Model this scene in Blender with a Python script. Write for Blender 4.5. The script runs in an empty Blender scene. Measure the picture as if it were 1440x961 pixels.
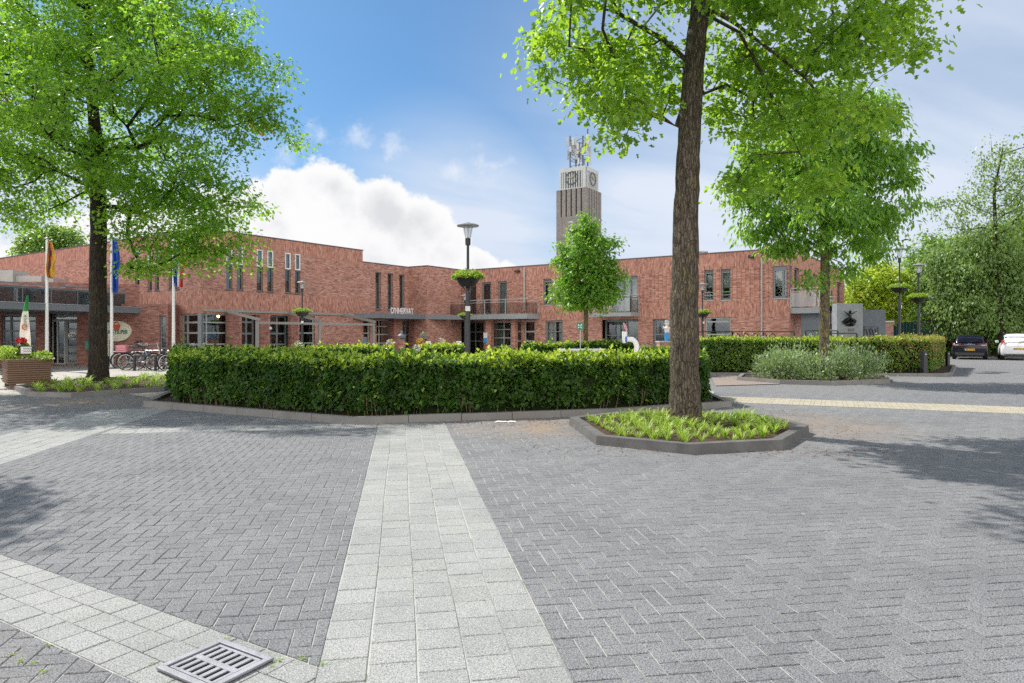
import bpy, bmesh, math, random
import numpy as np
from math import radians, sin, cos, pi, sqrt, atan2
from mathutils import Vector, Matrix

rng = np.random.default_rng(11)
random.seed(5)
SC = bpy.context.scene
COL = SC.collection

# ------------------------------------------------------------------ camera model (survey of the photo)
FPX, CX, HY, HCAM = 960.0, 720.0, 470.0, 1.5
def G(px, py):                      # ground point seen at a photo pixel
    Y = HCAM * FPX / (py - HY)
    return ((px - CX) / FPX * Y, Y)
def PX(px, Y):
    return (px - CX) / FPX * Y
def PZ(py, Y):
    return HCAM + (HY - py) / FPX * Y

# ------------------------------------------------------------------ object helpers
def wloc(o):
    v = Vector((0, 0, 0))
    while o is not None:
        v = v + o.location
        o = o.parent
    return v

def tag(o, label=None, cat=None, group=None, kind=None):
    if label: o['label'] = label
    if cat: o['category'] = cat
    if group: o['group'] = group
    if kind: o['kind'] = kind
    return o

def empty(name, loc, label=None, cat=None, group=None, kind=None):
    o = bpy.data.objects.new(name, None)
    o.empty_display_size = 0.2
    COL.objects.link(o)
    o.location = loc
    return tag(o, label, cat, group, kind)

def link_mesh(name, me, parent=None, loc=None):
    o = bpy.data.objects.new(name, me)
    COL.objects.link(o)
    if parent is not None:
        o.parent = parent
    if loc is not None:
        o.location = loc
    return o

class MB:
    """collects faces with uv and material slot; build() links them as one mesh object"""
    def __init__(self):
        self.v, self.f, self.m, self.uv = [], [], [], []
    def face(self, pts, m=0, uv=None):
        i = len(self.v)
        self.v.extend([tuple(p) for p in pts])
        self.f.append(tuple(range(i, i + len(pts))))
        self.m.append(m)
        self.uv.append(uv if uv else [(0, 0)] * len(pts))
    def grid(self, rows, m=0, closed=False):
        """rows: list of equally long point lists; shared vertices"""
        b = len(self.v)
        n = len(rows[0])
        for r in rows:
            self.v.extend([tuple(p) for p in r])
        for j in range(len(rows) - 1):
            for i in range(n if closed else n - 1):
                i2 = (i + 1) % n
                self.f.append((b + j * n + i, b + j * n + i2, b + (j + 1) * n + i2, b + (j + 1) * n + i))
                self.m.append(m)
                self.uv.append([(i, j), (i + 1, j), (i + 1, j + 1), (i, j + 1)])
        return b, n
    def cap(self, idx, m=0):
        self.f.append(tuple(idx)); self.m.append(m); self.uv.append([(0, 0)] * len(idx))
    def hexa(self, p, m=0):
        """p: 8 points, bottom loop (ccw seen from above) then top loop"""
        i = len(self.v)
        self.v.extend([tuple(q) for q in p])
        for q in ((3, 2, 1, 0), (4, 5, 6, 7), (0, 1, 5, 4), (1, 2, 6, 5), (2, 3, 7, 6), (3, 0, 4, 7)):
            a, b_, c, d = [Vector(p[k]) for k in q]
            w = (b_ - a).length; h = (d - a).length
            self.f.append(tuple(i + k for k in q)); self.m.append(m)
            self.uv.append([(0, 0), (w, 0), (w, h), (0, h)])
    def box(self, x0, x1, y0, y1, z0, z1, m=0):
        self.hexa([(x0, y0, z0), (x1, y0, z0), (x1, y1, z0), (x0, y1, z0),
                   (x0, y0, z1), (x1, y0, z1), (x1, y1, z1), (x0, y1, z1)], m)
    def bar(self, a, b, w, h, m=0, up=(0, 0, 1)):
        """rectangular bar from a to b"""
        a, b = Vector(a), Vector(b)
        d = (b - a).normalized(); up = Vector(up)
        if abs(d.dot(up)) > 0.95: up = Vector((1, 0, 0))
        s = d.cross(up).normalized(); t = s.cross(d).normalized()
        s *= w / 2; t *= h / 2
        self.hexa([a - s - t, a + s - t, b + s - t, b - s - t, a - s + t, a + s + t, b + s + t, b - s + t], m)
    def tube(self, pts, rad, n=8, m=0, caps=True):
        pts = [Vector(p) for p in pts]
        if not hasattr(rad, '__len__'): rad = [rad] * len(pts)
        rows = []
        prev = None
        for k, p in enumerate(pts):
            d = (pts[min(k + 1, len(pts) - 1)] - pts[max(k - 1, 0)])
            d = d.normalized() if d.length > 1e-9 else Vector((0, 0, 1))
            if prev is None:
                s = d.orthogonal().normalized()
            else:
                s = prev - d * prev.dot(d)
                s = s.normalized() if s.length > 1e-6 else d.orthogonal().normalized()
            prev = s
            t = d.cross(s)
            rows.append([p + (s * cos(2 * pi * i / n) + t * sin(2 * pi * i / n)) * rad[k] for i in range(n)])
        b, n = self.grid(rows, m, closed=True)
        if caps:
            self.cap([b + i for i in range(n)][::-1], m)
            e = b + (len(rows) - 1) * n
            self.cap([e + i for i in range(n)], m)
    def lathe(self, prof, c=(0, 0, 0), n=20, m=0, sy=1.0):
        rows = [[(c[0] + r * cos(2 * pi * i / n), c[1] + r * sy * sin(2 * pi * i / n), c[2] + z) for i in range(n)] for r, z in prof]
        b, n = self.grid(rows, m, closed=True)
        if prof[0][0] > 1e-4: self.cap([b + i for i in range(n)][::-1], m)
        e = b + (len(rows) - 1) * n
        if prof[-1][0] > 1e-4: self.cap([e + i for i in range(n)], m)
    def prism(self, poly, z0, z1, m=0):
        n = len(poly)
        i = len(self.v)
        self.v.extend([(p[0], p[1], z0) for p in poly] + [(p[0], p[1], z1) for p in poly])
        self.cap([i + k for k in range(n)][::-1], m)
        self.cap([i + n + k for k in range(n)], m)
        acc = 0
        for k in range(n):
            k2 = (k + 1) % n
            L = sqrt((poly[k][0] - poly[k2][0]) ** 2 + (poly[k][1] - poly[k2][1]) ** 2)
            self.f.append((i + k, i + k2, i + n + k2, i + n + k)); self.m.append(m)
            self.uv.append([(acc, z0), (acc + L, z0), (acc + L, z1), (acc, z1)])
            acc += L
    def build(self, name, mats, parent=None, loc=None, smooth=False, bevel=0, world=True, autosmooth=None):
        """world: coordinates are world coordinates (parent roots are unrotated when used this way)"""
        off = Vector((0, 0, 0))
        if world:
            if parent is not None: off = wloc(parent)
            if loc is not None: off = off + Vector(loc)
        me = bpy.data.meshes.new(name)
        me.from_pydata([(p[0] - off.x, p[1] - off.y, p[2] - off.z) for p in self.v], [], self.f)
        if not isinstance(mats, (list, tuple)): mats = [mats]
        for mt in mats: me.materials.append(mt)
        me.polygons.foreach_set('material_index', self.m)
        ul = me.uv_layers.new(name='UVMap')
        ul.data.foreach_set('uv', [c for fuv in self.uv for t in fuv for c in t])
        if bevel or smooth:
            bm = bmesh.new(); bm.from_mesh(me)
            if bevel:
                bmesh.ops.remove_doubles(bm, verts=bm.verts, dist=1e-5)
                ed = [e for e in bm.edges if len(e.link_faces) == 2 and e.calc_face_angle(0) > 0.6]
                bmesh.ops.bevel(bm, geom=ed, offset=bevel, segments=2, affect='EDGES', profile=0.5)
            if smooth:
                for f in bm.faces: f.smooth = True
                for e in bm.edges:
                    if len(e.link_faces) == 2 and e.calc_face_angle(0) > 0.7: e.smooth = False
            bm.to_mesh(me); bm.free()
        me.update()
        o = link_mesh(name, me, parent, loc)
        return o

def copy_tree(o, parent=None):
    c = o.copy(); COL.objects.link(c); c.parent = parent
    for ch in list(o.children):
        copy_tree(ch, c)
    return c

class Frame:
    """a vertical plane: s along d, z up, o outwards"""
    def __init__(self, org, d, n):
        self.o, self.d, self.n = org, d, n
    def p(self, s, z, o=0.0):
        return (self.o[0] + s * self.d[0] + o * self.n[0], self.o[1] + s * self.d[1] + o * self.n[1], z)
    def s_of(self, px, o=0.0):
        k = (px - CX) / FPX
        ox, oy = self.o[0] + o * self.n[0], self.o[1] + o * self.n[1]
        return (k * oy - ox) / (self.d[0] - k * self.d[1])
    def z_of(self, px, py, o=0.0):
        s = self.s_of(px, o)
        return PZ(py, self.p(s, 0, o)[1])
    def rect(self, x0, x1, y0, y1, o=0.0):
        xm = (x0 + x1) / 2
        return (self.s_of(x0, o), self.s_of(x1, o), self.z_of(xm, y1, o), self.z_of(xm, y0, o))
    def box(self, mb, s0, s1, z0, z1, o0, o1, m=0):
        P = self.p
        a = [P(s0, z0, o1), P(s1, z0, o1), P(s1, z0, o0), P(s0, z0, o0)]
        b = [P(s0, z1, o1), P(s1, z1, o1), P(s1, z1, o0), P(s0, z1, o0)]
        # keep ccw from above
        ar = sum(a[k][0] * a[(k + 1) % 4][1] - a[(k + 1) % 4][0] * a[k][1] for k in range(4))
        if ar < 0: a, b = a[::-1], b[::-1]
        mb.hexa(a + b, m)

def wall_mesh(mb, F, s0, s1, bands, openings, depth=0.14, mr=0):
    """bands: (z0,z1,mat); openings (s0,s1,z0,z1) cut out with reveals"""
    ss = sorted(set([s0, s1] + [q for o in openings for q in o[:2] if s0 < q < s1]))
    zs = sorted(set([b[0] for b in bands] + [b[1] for b in bands] + [q for o in openings for q in o[2:4] if bands[0][0] < q < bands[-1][1]]))
    for i in range(len(ss) - 1):
        for j in range(len(zs) - 1):
            a, b, c, d = ss[i], ss[i + 1], zs[j], zs[j + 1]
            sm, zm = (a + b) / 2, (c + d) / 2
            if any(o[0] < sm < o[1] and o[2] < zm < o[3] for o in openings): continue
            mt = next((q[2] for q in bands if q[0] <= zm <= q[1]), 0)
            mb.face([F.p(a, c), F.p(b, c), F.p(b, d), F.p(a, d)], mt, [(a, c), (b, c), (b, d), (a, d)])
    for (a, b, c, d) in openings:
        a, b, c, d = max(a, s0), min(b, s1), max(c, bands[0][0]), min(d, bands[-1][1])
        D = depth
        for q, L in ((((a, c), (a, d)), d - c), (((b, d), (b, c)), d - c), (((a, d), (b, d)), b - a), (((b, c), (a, c)), b - a)):
            (sa, za), (sb, zb) = q
            mb.face([F.p(sa, za), F.p(sb, zb), F.p(sb, zb, -D), F.p(sa, za, -D)], mr, [(0, 0), (0, L), (D, L), (D, 0)])

# ------------------------------------------------------------------ node helpers
class NT:
    def __init__(self, name):
        self.mat = bpy.data.materials.new(name)
        self.mat.use_nodes = True
        self.t = self.mat.node_tree
        self.t.nodes.clear()
        self.out = self.t.nodes.new('ShaderNodeOutputMaterial')
    def n(self, typ, **kw):
        nd = self.t.nodes.new(typ)
        for k, v in kw.items(): setattr(nd, k, v)
        return nd
    def set(self, sock, v):
        if hasattr(v, 'is_output') or isinstance(v, bpy.types.NodeSocket):
            self.t.links.new(v, sock)
        else:
            sock.default_value = v
    def m(self, op, a, b=None, c=None, clamp=False):
        nd = self.n('ShaderNodeMath', operation=op); nd.use_clamp = clamp
        self.set(nd.inputs[0], a)
        if b is not None: self.set(nd.inputs[1], b)
        if c is not None: self.set(nd.inputs[2], c)
        return nd.outputs[0]
    def vm(self, op, a, b=None, out=0):
        nd = self.n('ShaderNodeVectorMath', operation=op)
        self.set(nd.inputs[0], a)
        if b is not None: self.set(nd.inputs[1], b)
        return nd.outputs[out]
    def mix(self, f, a, b, blend='MIX'):
        nd = self.n('ShaderNodeMix', data_type='RGBA', blend_type=blend)
        self.set(nd.inputs['Factor'], f)
        self.set(nd.inputs[6], a if not isinstance(a, tuple) else (*a[:3], 1))
        self.set(nd.inputs[7], b if not isinstance(b, tuple) else (*b[:3], 1))
        return nd.outputs[2]
    def noise(self, vec, scale, detail=3, rough=0.55, out='Fac', dist=0.0):
        nd = self.n('ShaderNodeTexNoise')
        if vec is not None: self.set(nd.inputs['Vector'], vec)
        nd.inputs['Scale'].default_value = scale
        nd.inputs['Detail'].default_value = detail
        nd.inputs['Roughness'].default_value = rough
        nd.inputs['Distortion'].default_value = dist
        return nd.outputs[out]
    def ramp(self, f, stops, interp='LINEAR'):
        nd = self.n('ShaderNodeValToRGB')
        nd.color_ramp.interpolation = interp
        el = nd.color_ramp.elements
        while len(el) < len(stops): el.new(0.5)
        for e, (p, c) in zip(el, stops):
            e.position = p
            e.color = (*c[:3], 1) if hasattr(c, '__len__') else (c, c, c, 1)
        self.set(nd.inputs[0], f)
        return nd.outputs[0]
    def maprange(self, v, a, b, c=0.0, d=1.0, smooth=False):
        nd = self.n('ShaderNodeMapRange')
        if smooth: nd.interpolation_type = 'SMOOTHSTEP'
        self.set(nd.inputs[0], v)
        for k, q in enumerate((a, b, c, d)): nd.inputs[k + 1].default_value = q
        return nd.outputs[0]
    def coord(self, what='Object'):
        return self.n('ShaderNodeTexCoord').outputs[what]
    def sep(self, v):
        nd = self.n('ShaderNodeSeparateXYZ'); self.set(nd.inputs[0], v); return nd.outputs
    def comb(self, x, y, z=0.0):
        nd = self.n('ShaderNodeCombineXYZ')
        for i, q in enumerate((x, y, z)): self.set(nd.inputs[i], q)
        return nd.outputs[0]
    def bump(self, h, strength=0.3, dist=0.01):
        nd = self.n('ShaderNodeBump')
        nd.inputs['Strength'].default_value = strength
        nd.inputs['Distance'].default_value = dist
        self.set(nd.inputs['Height'], h)
        return nd.outputs[0]
    def pbsdf(self, color, rough=0.6, metal=0.0, spec=0.5, normal=None, **kw):
        nd = self.n('ShaderNodeBsdfPrincipled')
        self.set(nd.inputs['Base Color'], color if not isinstance(color, tuple) else (*color[:3], 1))
        self.set(nd.inputs['Roughness'], rough)
        nd.inputs['Metallic'].default_value = metal
        nd.inputs['Specular IOR Level'].default_value = spec
        if normal is not None: self.set(nd.inputs['Normal'], normal)
        for k, v in kw.items(): self.set(nd.inputs[k.replace('_', ' ')], v)
        return nd.outputs[0]
    def done(self, shader):
        self.t.links.new(shader, self.out.inputs[0])
        return self.mat
# ------------------------------------------------------------------ materials
STRIP_D = Vector((-0.161, 0.987))      # direction of the pale strips
M = {}

def simple(name, col, rough=0.5, metal=0.0, spec=0.5, var=0.08, scale=6.0, bump=0.0, bscale=40):
    N = NT(name)
    co = N.coord('Object')
    f = N.noise(co, scale, 4)
    c = N.mix(f, tuple(x * (1 - var * 2) for x in col), tuple(min(1, x * (1 + var * 2)) for x in col))
    nr = N.bump(N.noise(co, bscale, 3), bump, 0.01) if bump else None
    r = N.maprange(N.noise(co, scale * 2.3, 3), 0.3, 0.7, max(0.02, rough - 0.08), min(1, rough + 0.08))
    M[name] = N.done(N.pbsdf(c, r, metal, spec, nr))
    return M[name]

def herringbone(N, x, y, w):
    X = N.m('DIVIDE', x, w); Y = N.m('DIVIDE', y, w)
    i = N.m('FLOOR', X); j = N.m('FLOOR', Y)
    fx = N.m('SUBTRACT', X, i); fy = N.m('SUBTRACT', Y, j)
    gx = N.m('SUBTRACT', 1.0, fx); gy = N.m('SUBTRACT', 1.0, fy)
    k = N.m('FLOORED_MODULO', N.m('SUBTRACT', i, j), 4.0)
    def eq(v): return N.m('COMPARE', k, v, 0.25)
    e0, e1, e2, e3 = eq(0), eq(1), eq(2), eq(3)
    hor = N.m('ADD', e0, e1); ver = N.m('ADD', e2, e3)
    # open edge of each half brick is pushed away
    dxm = N.m('ADD', fx, e1); dxp = N.m('ADD', gx, e0)
    dym = N.m('ADD', fy, e2); dyp = N.m('ADD', gy, e3)
    d = N.m('MINIMUM', N.m('MINIMUM', dxm, dxp), N.m('MINIMUM', dym, dyp))
    d = N.m('MULTIPLY', d, w)
    ii = N.m('SUBTRACT', i, e1); jj = N.m('SUBTRACT', j, e2)
    idv = N.comb(N.m('ADD', ii, 0.5), N.m('ADD', jj, 0.5), hor)
    return d, idv, hor

def paver_ground():
    N = NT('dark_pavers')
    co = N.coord('Object')
    s = N.sep(co)
    # slight waviness of the laid rows
    wob = N.noise(co, 0.7, 2)
    wv = N.m('MULTIPLY', N.m('SUBTRACT', wob, 0.5), 0.07)
    c, sn = STRIP_D.y, -STRIP_D.x
    x = N.m('ADD', N.m('ADD', N.m('MULTIPLY', s[0], c), N.m('MULTIPLY', s[1], sn)), wv)
    y = N.m('ADD', N.m('SUBTRACT', N.m('MULTIPLY', s[1], c), N.m('MULTIPLY', s[0], sn)), wv)
    jit = N.m('MULTIPLY', N.m('SUBTRACT', N.noise(co, 9, 2), 0.5), 0.012)
    x = N.m('ADD', x, jit); y = N.m('ADD', y, jit)
    d, idv, hor = herringbone(N, x, y, 0.105)
    wn = N.n('ShaderNodeTexWhiteNoise', noise_dimensions='3D'); N.set(wn.inputs[0], idv)
    rnd = wn.outputs['Value']
    joint = N.m('SUBTRACT', 1.0, N.maprange(d, 0.0010, 0.0040, 0, 1, True))
    base = N.mix(rnd, (0.142, 0.142, 0.147), (0.165, 0.165, 0.170))
    big = N.noise(co, 0.22, 5, 0.6)
    base = N.mix(N.maprange(big, 0.35, 0.7), base, N.mix(0.5, base, (0.205, 0.20, 0.197)))
    agg = N.noise(co, 190, 2, 0.75)
    base = N.mix(N.maprange(agg, 0.42, 0.68), base, N.mix(1.0, base, (1.75, 1.73, 1.7), 'MULTIPLY'))
    agg2 = N.noise(co, 150, 2, 0.6)
    base = N.mix(N.maprange(agg2, 0.54, 0.64), base, N.mix(1.0, base, (0.42, 0.42, 0.43), 'MULTIPLY'))
    fad = N.noise(co, 34, 3, 0.6)
    base = N.mix(N.maprange(fad, 0.4, 0.65, 0, 0.5), base, N.mix(1.0, base, (0.80, 0.81, 0.83), 'MULTIPLY'))
    # sandy brown dirt where the leaves collect
    st = N.noise(co, 1.3, 5, 0.65)
    # dirt zone close to the beds
    def zone(cx, cy, r):
        v = N.vm('DISTANCE', co, (cx, cy, 0), 1)
        return N.maprange(v, 0, r, 1, 0, True)
    z = N.m('MAXIMUM', zone(0.4, 11.0, 1.9), zone(4.9, 11.3, 2.2))
    z = N.m('MAXIMUM', z, zone(-9.2, 15.0, 2.4))
    dirt = N.m('MULTIPLY', N.maprange(st, 0.40, 0.6), N.m('MULTIPLY', z, 0.85))
    base = N.mix(dirt, base, (0.27, 0.20, 0.145))
    # sand in the joints; pale with mossy stretches
    moss = N.maprange(N.noise(co, 1.9, 4, 0.6), 0.6, 0.72)
    jc = N.mix(moss, (0.42, 0.415, 0.385), (0.16, 0.18, 0.08))
    side = N.noise(co, 30, 2)
    jc = N.mix(N.maprange(side, 0.30, 0.50), (0.10, 0.10, 0.095), jc)
    col = N.mix(joint, base, jc)
    h = N.m('ADD', N.maprange(d, 0.0, 0.009, 0, 1, True), N.m('MULTIPLY', agg, 0.22))
    nr = N.bump(h, 1.0, 0.008)
    M['dark_pavers'] = N.done(N.pbsdf(col, 0.86, 0, 0.35, nr))

def slabs(name, c1, c2, bw, bh, mort=0.005, joint=(0.10, 0.10, 0.08), green=0.3, speck=1.0):
    N = NT(name)
    uv = N.coord('UV')
    s = N.sep(uv)
    jit = N.m('MULTIPLY', N.m('SUBTRACT', N.noise(uv, 6, 2), 0.5), 0.012)
    vec = N.comb(N.m('ADD', s[1], jit), N.m('ADD', s[0], jit))
    br = N.n('ShaderNodeTexBrick')
    N.set(br.inputs['Vector'], vec)
    br.offset = 0.37; br.offset_frequency = 2
    br.inputs['Scale'].default_value = 1.0
    br.inputs['Mortar Size'].default_value = mort
    br.inputs['Mortar Smooth'].default_value = 0.3
    br.inputs['Bias'].default_value = 0.0
    br.inputs['Brick Width'].default_value = bw
    br.inputs['Row Height'].default_value = bh
    br.inputs['Color1'].default_value = (*c1, 1); br.inputs['Color2'].default_value = (*c2, 1)
    N.set(br.inputs['Mortar'], N.mix(N.maprange(N.noise(uv, 3, 4), 0.45, 0.65), joint, (0.13, 0.15, 0.06)))
    co = N.coord('Object')
    agg = N.noise(co, 230, 2, 0.7)
    col = N.mix(N.maprange(agg, 0.3, 0.7), N.mix(1.0, br.outputs[0], (0.80, 0.80, 0.80), 'MULTIPLY'), N.mix(1.0, br.outputs[0], (1.13, 1.13, 1.12), 'MULTIPLY'))
    ag2 = N.noise(co, 110, 2, 0.6)
    col = N.mix(N.maprange(ag2, 0.55, 0.63, 0, 0.8 * speck), col, N.mix(1.0, col, (0.55, 0.55, 0.55), 'MULTIPLY'))
    dirt = N.noise(co, 0.9, 5, 0.65)
    col = N.mix(N.maprange(dirt, 0.45, 0.75, 0, green), col, N.mix(1.0, col, (0.72, 0.75, 0.62), 'MULTIPLY'))
    h = N.m('ADD', N.m('SUBTRACT', 1.0, br.outputs['Fac']), N.m('MULTIPLY', agg, 0.3))
    nr = N.bump(h, 0.7, 0.006)
    M[name] = N.done(N.pbsdf(col, 0.85, 0, 0.35, nr))

def brick(name, mode, tint=(1, 1, 1)):
    """mode run / soldier / stack; uv in metres"""
    N = NT(name)
    uv = N.coord('UV')
    s = N.sep(uv)
    if mode == 'run':
        vec = uv; bw, bh, off = 0.22, 0.065, 0.5
    else:
        vec = N.comb(s[1], s[0]); bw, bh, off = (0.21, 0.068, 0.5) if mode == 'soldier' else (0.65, 0.21, 0.0)
    def bt(vec, bw, bh, off, mort):
        br = N.n('ShaderNodeTexBrick'); N.set(br.inputs['Vector'], vec)
        br.offset = off
        br.inputs['Scale'].default_value = 1.0
        br.inputs['Mortar Size'].default_value = mort
        br.inputs['Mortar Smooth'].default_value = 0.2
        br.inputs['Brick Width'].default_value = bw
        br.inputs['Row Height'].default_value = bh
        br.inputs['Color1'].default_value = (0, 0, 0, 1); br.inputs['Color2'].default_value = (1, 1, 1, 1)
        br.inputs['Mortar'].default_value = (0.5, 0.5, 0.5, 1)
        return br
    if mode == 'stack':
        b = bt(uv, 0.22, 0.065, 0.0, 0.006)
        b2 = bt(uv, 0.235, 6.0, 0.0, 0.022)
    else:
        b = bt(vec, bw, bh, off, 0.0065)
    T = lambda c: tuple(c[i] * tint[i] * (1.0, 0.99, 0.94)[i] for i in range(3))
    col = N.ramp(b.outputs[0], [(0.0, T((0.24, 0.115, 0.105))), (0.12, T((0.34, 0.155, 0.130))), (0.3, T((0.44, 0.20, 0.160))), (0.6, T((0.50, 0.245, 0.195))), (0.85, T((0.57, 0.305, 0.245))), (1.0, T((0.64, 0.385, 0.315)))])
    f = N.noise(uv, 0.35, 5, 0.6)
    col = N.mix(N.maprange(f, 0.35, 0.7), col, N.mix(1.0, col, (0.80, 0.78, 0.80), 'MULTIPLY'))
    fl = N.noise(N.vm('MULTIPLY', uv, (15, 38, 1) if mode == 'run' else (38, 13.0, 1)), 1.0, 2, 0.6)
    col = N.mix(N.maprange(fl, 0.34, 0.48, 0.20, 0), col, T((0.19, 0.10, 0.10)))
    col = N.mix(N.maprange(fl, 0.56, 0.68, 0, 0.12), col, T((0.58, 0.33, 0.26)))
    # rain streaks under the coping
    stv = N.noise(N.vm('MULTIPLY', uv, (3.0, 0.25, 1)), 1.0, 4, 0.7)
    col = N.mix(N.maprange(stv, 0.55, 0.8, 0, 0.35), col, N.mix(1.0, col, (0.55, 0.52, 0.52), 'MULTIPLY'))
    mort = b.outputs['Fac']
    col = N.mix(N.m('MULTIPLY', mort, 0.8), col, T((0.42, 0.31, 0.27)))
    if mode == 'stack':
        col = N.mix(N.m('MULTIPLY', b2.outputs['Fac'], 0.55), col, T((0.17, 0.10, 0.09)))
    nr = N.bump(N.m('SUBTRACT', 1.0, mort), 0.5, 0.008)
    M[name] = N.done(N.pbsdf(col, 0.88, 0, 0.25, nr))

def leafmat(name, stops, trans, tfac=0.42, rough=0.42, spec=0.5, gain=1.45, tgain=1.7):
    N = NT(name)
    g = N.n('ShaderNodeNewGeometry')
    r = g.outputs['Random Per Island']
    co = N.coord('Object')
    cl = N.noise(co, 0.9, 2)
    f = N.m('ADD', N.m('MULTIPLY', r, 0.65), N.m('MULTIPLY', N.maprange(cl, 0.3, 0.7), 0.35))
    col = N.ramp(f, [(p, tuple(x * gain for x in c)) for p, c in stops])
    tr = N.n('ShaderNodeBsdfTranslucent')
    N.set(tr.inputs['Color'], N.mix(r, tuple(x * 0.75 * tgain for x in trans), tuple(min(0.9, x * 1.2 * tgain) for x in trans)))
    p = N.pbsdf(col, rough, 0, spec)
    mx = N.n('ShaderNodeMixShader'); mx.inputs[0].default_value = tfac
    N.t.links.new(p, mx.inputs[1]); N.t.links.new(tr.outputs[0], mx.inputs[2])
    M[name] = N.done(mx.outputs[0])

def barkmat(name, c0, c1, lich, lf=0.4, zs=0.22):
    N = NT(name)
    co = N.coord('Object')
    v = N.vm('MULTIPLY', co, (1, 1, zs))
    a = N.noise(v, 26, 5, 0.65, dist=0.4)
    col = N.mix(N.maprange(a, 0.3, 0.7), c0, c1)
    l = N.noise(co, 2.2, 5, 0.7)
    col = N.mix(N.maprange(l, 0.52, 0.68, 0, lf), col, lich)
    l2 = N.noise(co, 9, 4, 0.7)
    col = N.mix(N.maprange(l2, 0.6, 0.72, 0, 0.5), col, tuple(min(1, x * 1.9) for x in c1))
    vo = N.n('ShaderNodeTexVoronoi', feature='DISTANCE_TO_EDGE'); vo.inputs['Scale'].default_value = 25
    N.set(vo.inputs['Vector'], N.vm('ADD', N.vm('MULTIPLY', co, (1, 1, zs * 0.9)), N.vm('MULTIPLY', N.noise(co, 6, 3, out='Color'), (0.09, 0.09, 0.09))))
    fis = N.maprange(vo.outputs['Distance'], 0.0, 0.16, 0, 1, True)
    col = N.mix(fis, N.mix(1.0, col, (0.58, 0.56, 0.55), 'MULTIPLY'), col)
    nr = N.bump(N.m('ADD', N.m('ADD', a, N.m('MULTIPLY', fis, 0.7)), N.m('MULTIPLY', N.noise(v, 70, 3), 0.4)), 1.0, 0.03)
    M[name] = N.done(N.pbsdf(col, 0.9, 0, 0.2, nr))

paver_ground()
def laid_stone(name, c0, c1, green=0.0, dirtz=True, spk=1.0):
    N = NT(name)
    co = N.coord('Object')
    g = N.n('ShaderNodeNewGeometry')
    base = N.mix(g.outputs['Random Per Island'], c0, c1)
    big = N.noise(co, 0.22, 5, 0.6)
    base = N.mix(N.maprange(big, 0.35, 0.7, 0, 0.6), base, N.mix(1.0, base, (1.25, 1.22, 1.18), 'MULTIPLY'))
    mid = N.noise(co, 1.1, 4, 0.6)
    base = N.mix(N.maprange(mid, 0.45, 0.7, 0, 0.7), base, N.mix(1.0, base, (0.76, 0.77, 0.79), 'MULTIPLY'))
    agg = N.noise(co, 170, 2, 0.75)
    base = N.mix(N.maprange(agg, 0.42, 0.66, 0, spk), base, N.mix(1.0, base, (2.1, 2.08, 2.05), 'MULTIPLY'))
    agg2 = N.noise(N.vm('ADD', co, (3.1, 7.7, 0)), 140, 2, 0.7)
    base = N.mix(N.maprange(agg2, 0.50, 0.64, 0, spk), base, N.mix(1.0, base, (0.24, 0.24, 0.25), 'MULTIPLY'))
    odd = N.maprange(g.outputs['Random Per Island'], 0.988, 0.990, 0, 0.7)
    base = N.mix(odd, base, N.mix(1.0, base, (0.76, 0.76, 0.77), 'MULTIPLY'))
    if dirtz:
        st = N.noise(co, 1.3, 5, 0.65)
        def zone(cx, cy, r):
            v = N.vm('DISTANCE', co, (cx, cy, 0), 1)
            return N.maprange(v, 0, r, 1, 0, True)
        z = N.m('MAXIMUM', zone(0.4, 11.0, 1.9), zone(4.9, 11.3, 2.2))
        z = N.m('MAXIMUM', z, zone(-9.2, 15.0, 2.4))
        z = N.m('MAXIMUM', z, N.m('MULTIPLY', zone(-2.6, 3.0, 1.3), 0.2))
        base = N.mix(N.m('MULTIPLY', N.maprange(st, 0.38, 0.6), N.m('MULTIPLY', z, 0.9)), base, (0.27, 0.20, 0.145))
    if green:
        dn = N.noise(co, 0.9, 5, 0.65)
        base = N.mix(N.maprange(dn, 0.45, 0.75, 0, green), base, N.mix(1.0, base, (0.78, 0.80, 0.68), 'MULTIPLY'))
    # scattered pale specks of dropped gum and chalk
    vo = N.n('ShaderNodeTexVoronoi'); vo.inputs['Scale'].default_value = 1.1; N.set(vo.inputs['Vector'], co)
    sp = N.maprange(N.m('ADD', vo.outputs['Distance'], N.m('MULTIPLY', N.m('SUBTRACT', N.noise(co, 40, 2), .5), .02)), 0.016, 0.022, 0.55, 0)
    base = N.mix(sp, base, (0.42, 0.42, 0.41))
    nr = N.bump(N.m('ADD', agg, N.m('MULTIPLY', agg2, -0.8)), 0.55, 0.0025)
    M[name] = N.done(N.pbsdf(base, 0.88, 0, 0.3, nr))
laid_stone('laid_pavers', (0.143, 0.146, 0.152), (0.166, 0.169, 0.176))
laid_stone('laid_slabs', (0.248, 0.252, 0.246), (0.286, 0.289, 0.282), 0.35, False, 0.8)
def joint():
    N = NT('joint_sand')
    co = N.coord('Object')
    moss = N.maprange(N.noise(co, 1.9, 4, 0.6), 0.56, 0.70)
    c = N.mix(N.noise(co, 60, 3), (0.34, 0.335, 0.31), (0.60, 0.59, 0.55))
    c = N.mix(moss, c, (0.15, 0.17, 0.07))
    M['joint_sand'] = N.done(N.pbsdf(c, 0.95, 0, 0.2, N.bump(N.noise(co, 160, 2), 0.5, 0.003)))
joint()
slabs('pale_slabs', (0.335, 0.335, 0.32), (0.365, 0.365, 0.35), 0.212, 0.2165)
slabs('diagonal_slabs', (0.345, 0.342, 0.305), (0.395, 0.39, 0.35), 0.205, 0.168, green=0.45)
slabs('yellow_pavers', (0.43, 0.38, 0.29), (0.52, 0.46, 0.36), 0.21, 0.11)
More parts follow.
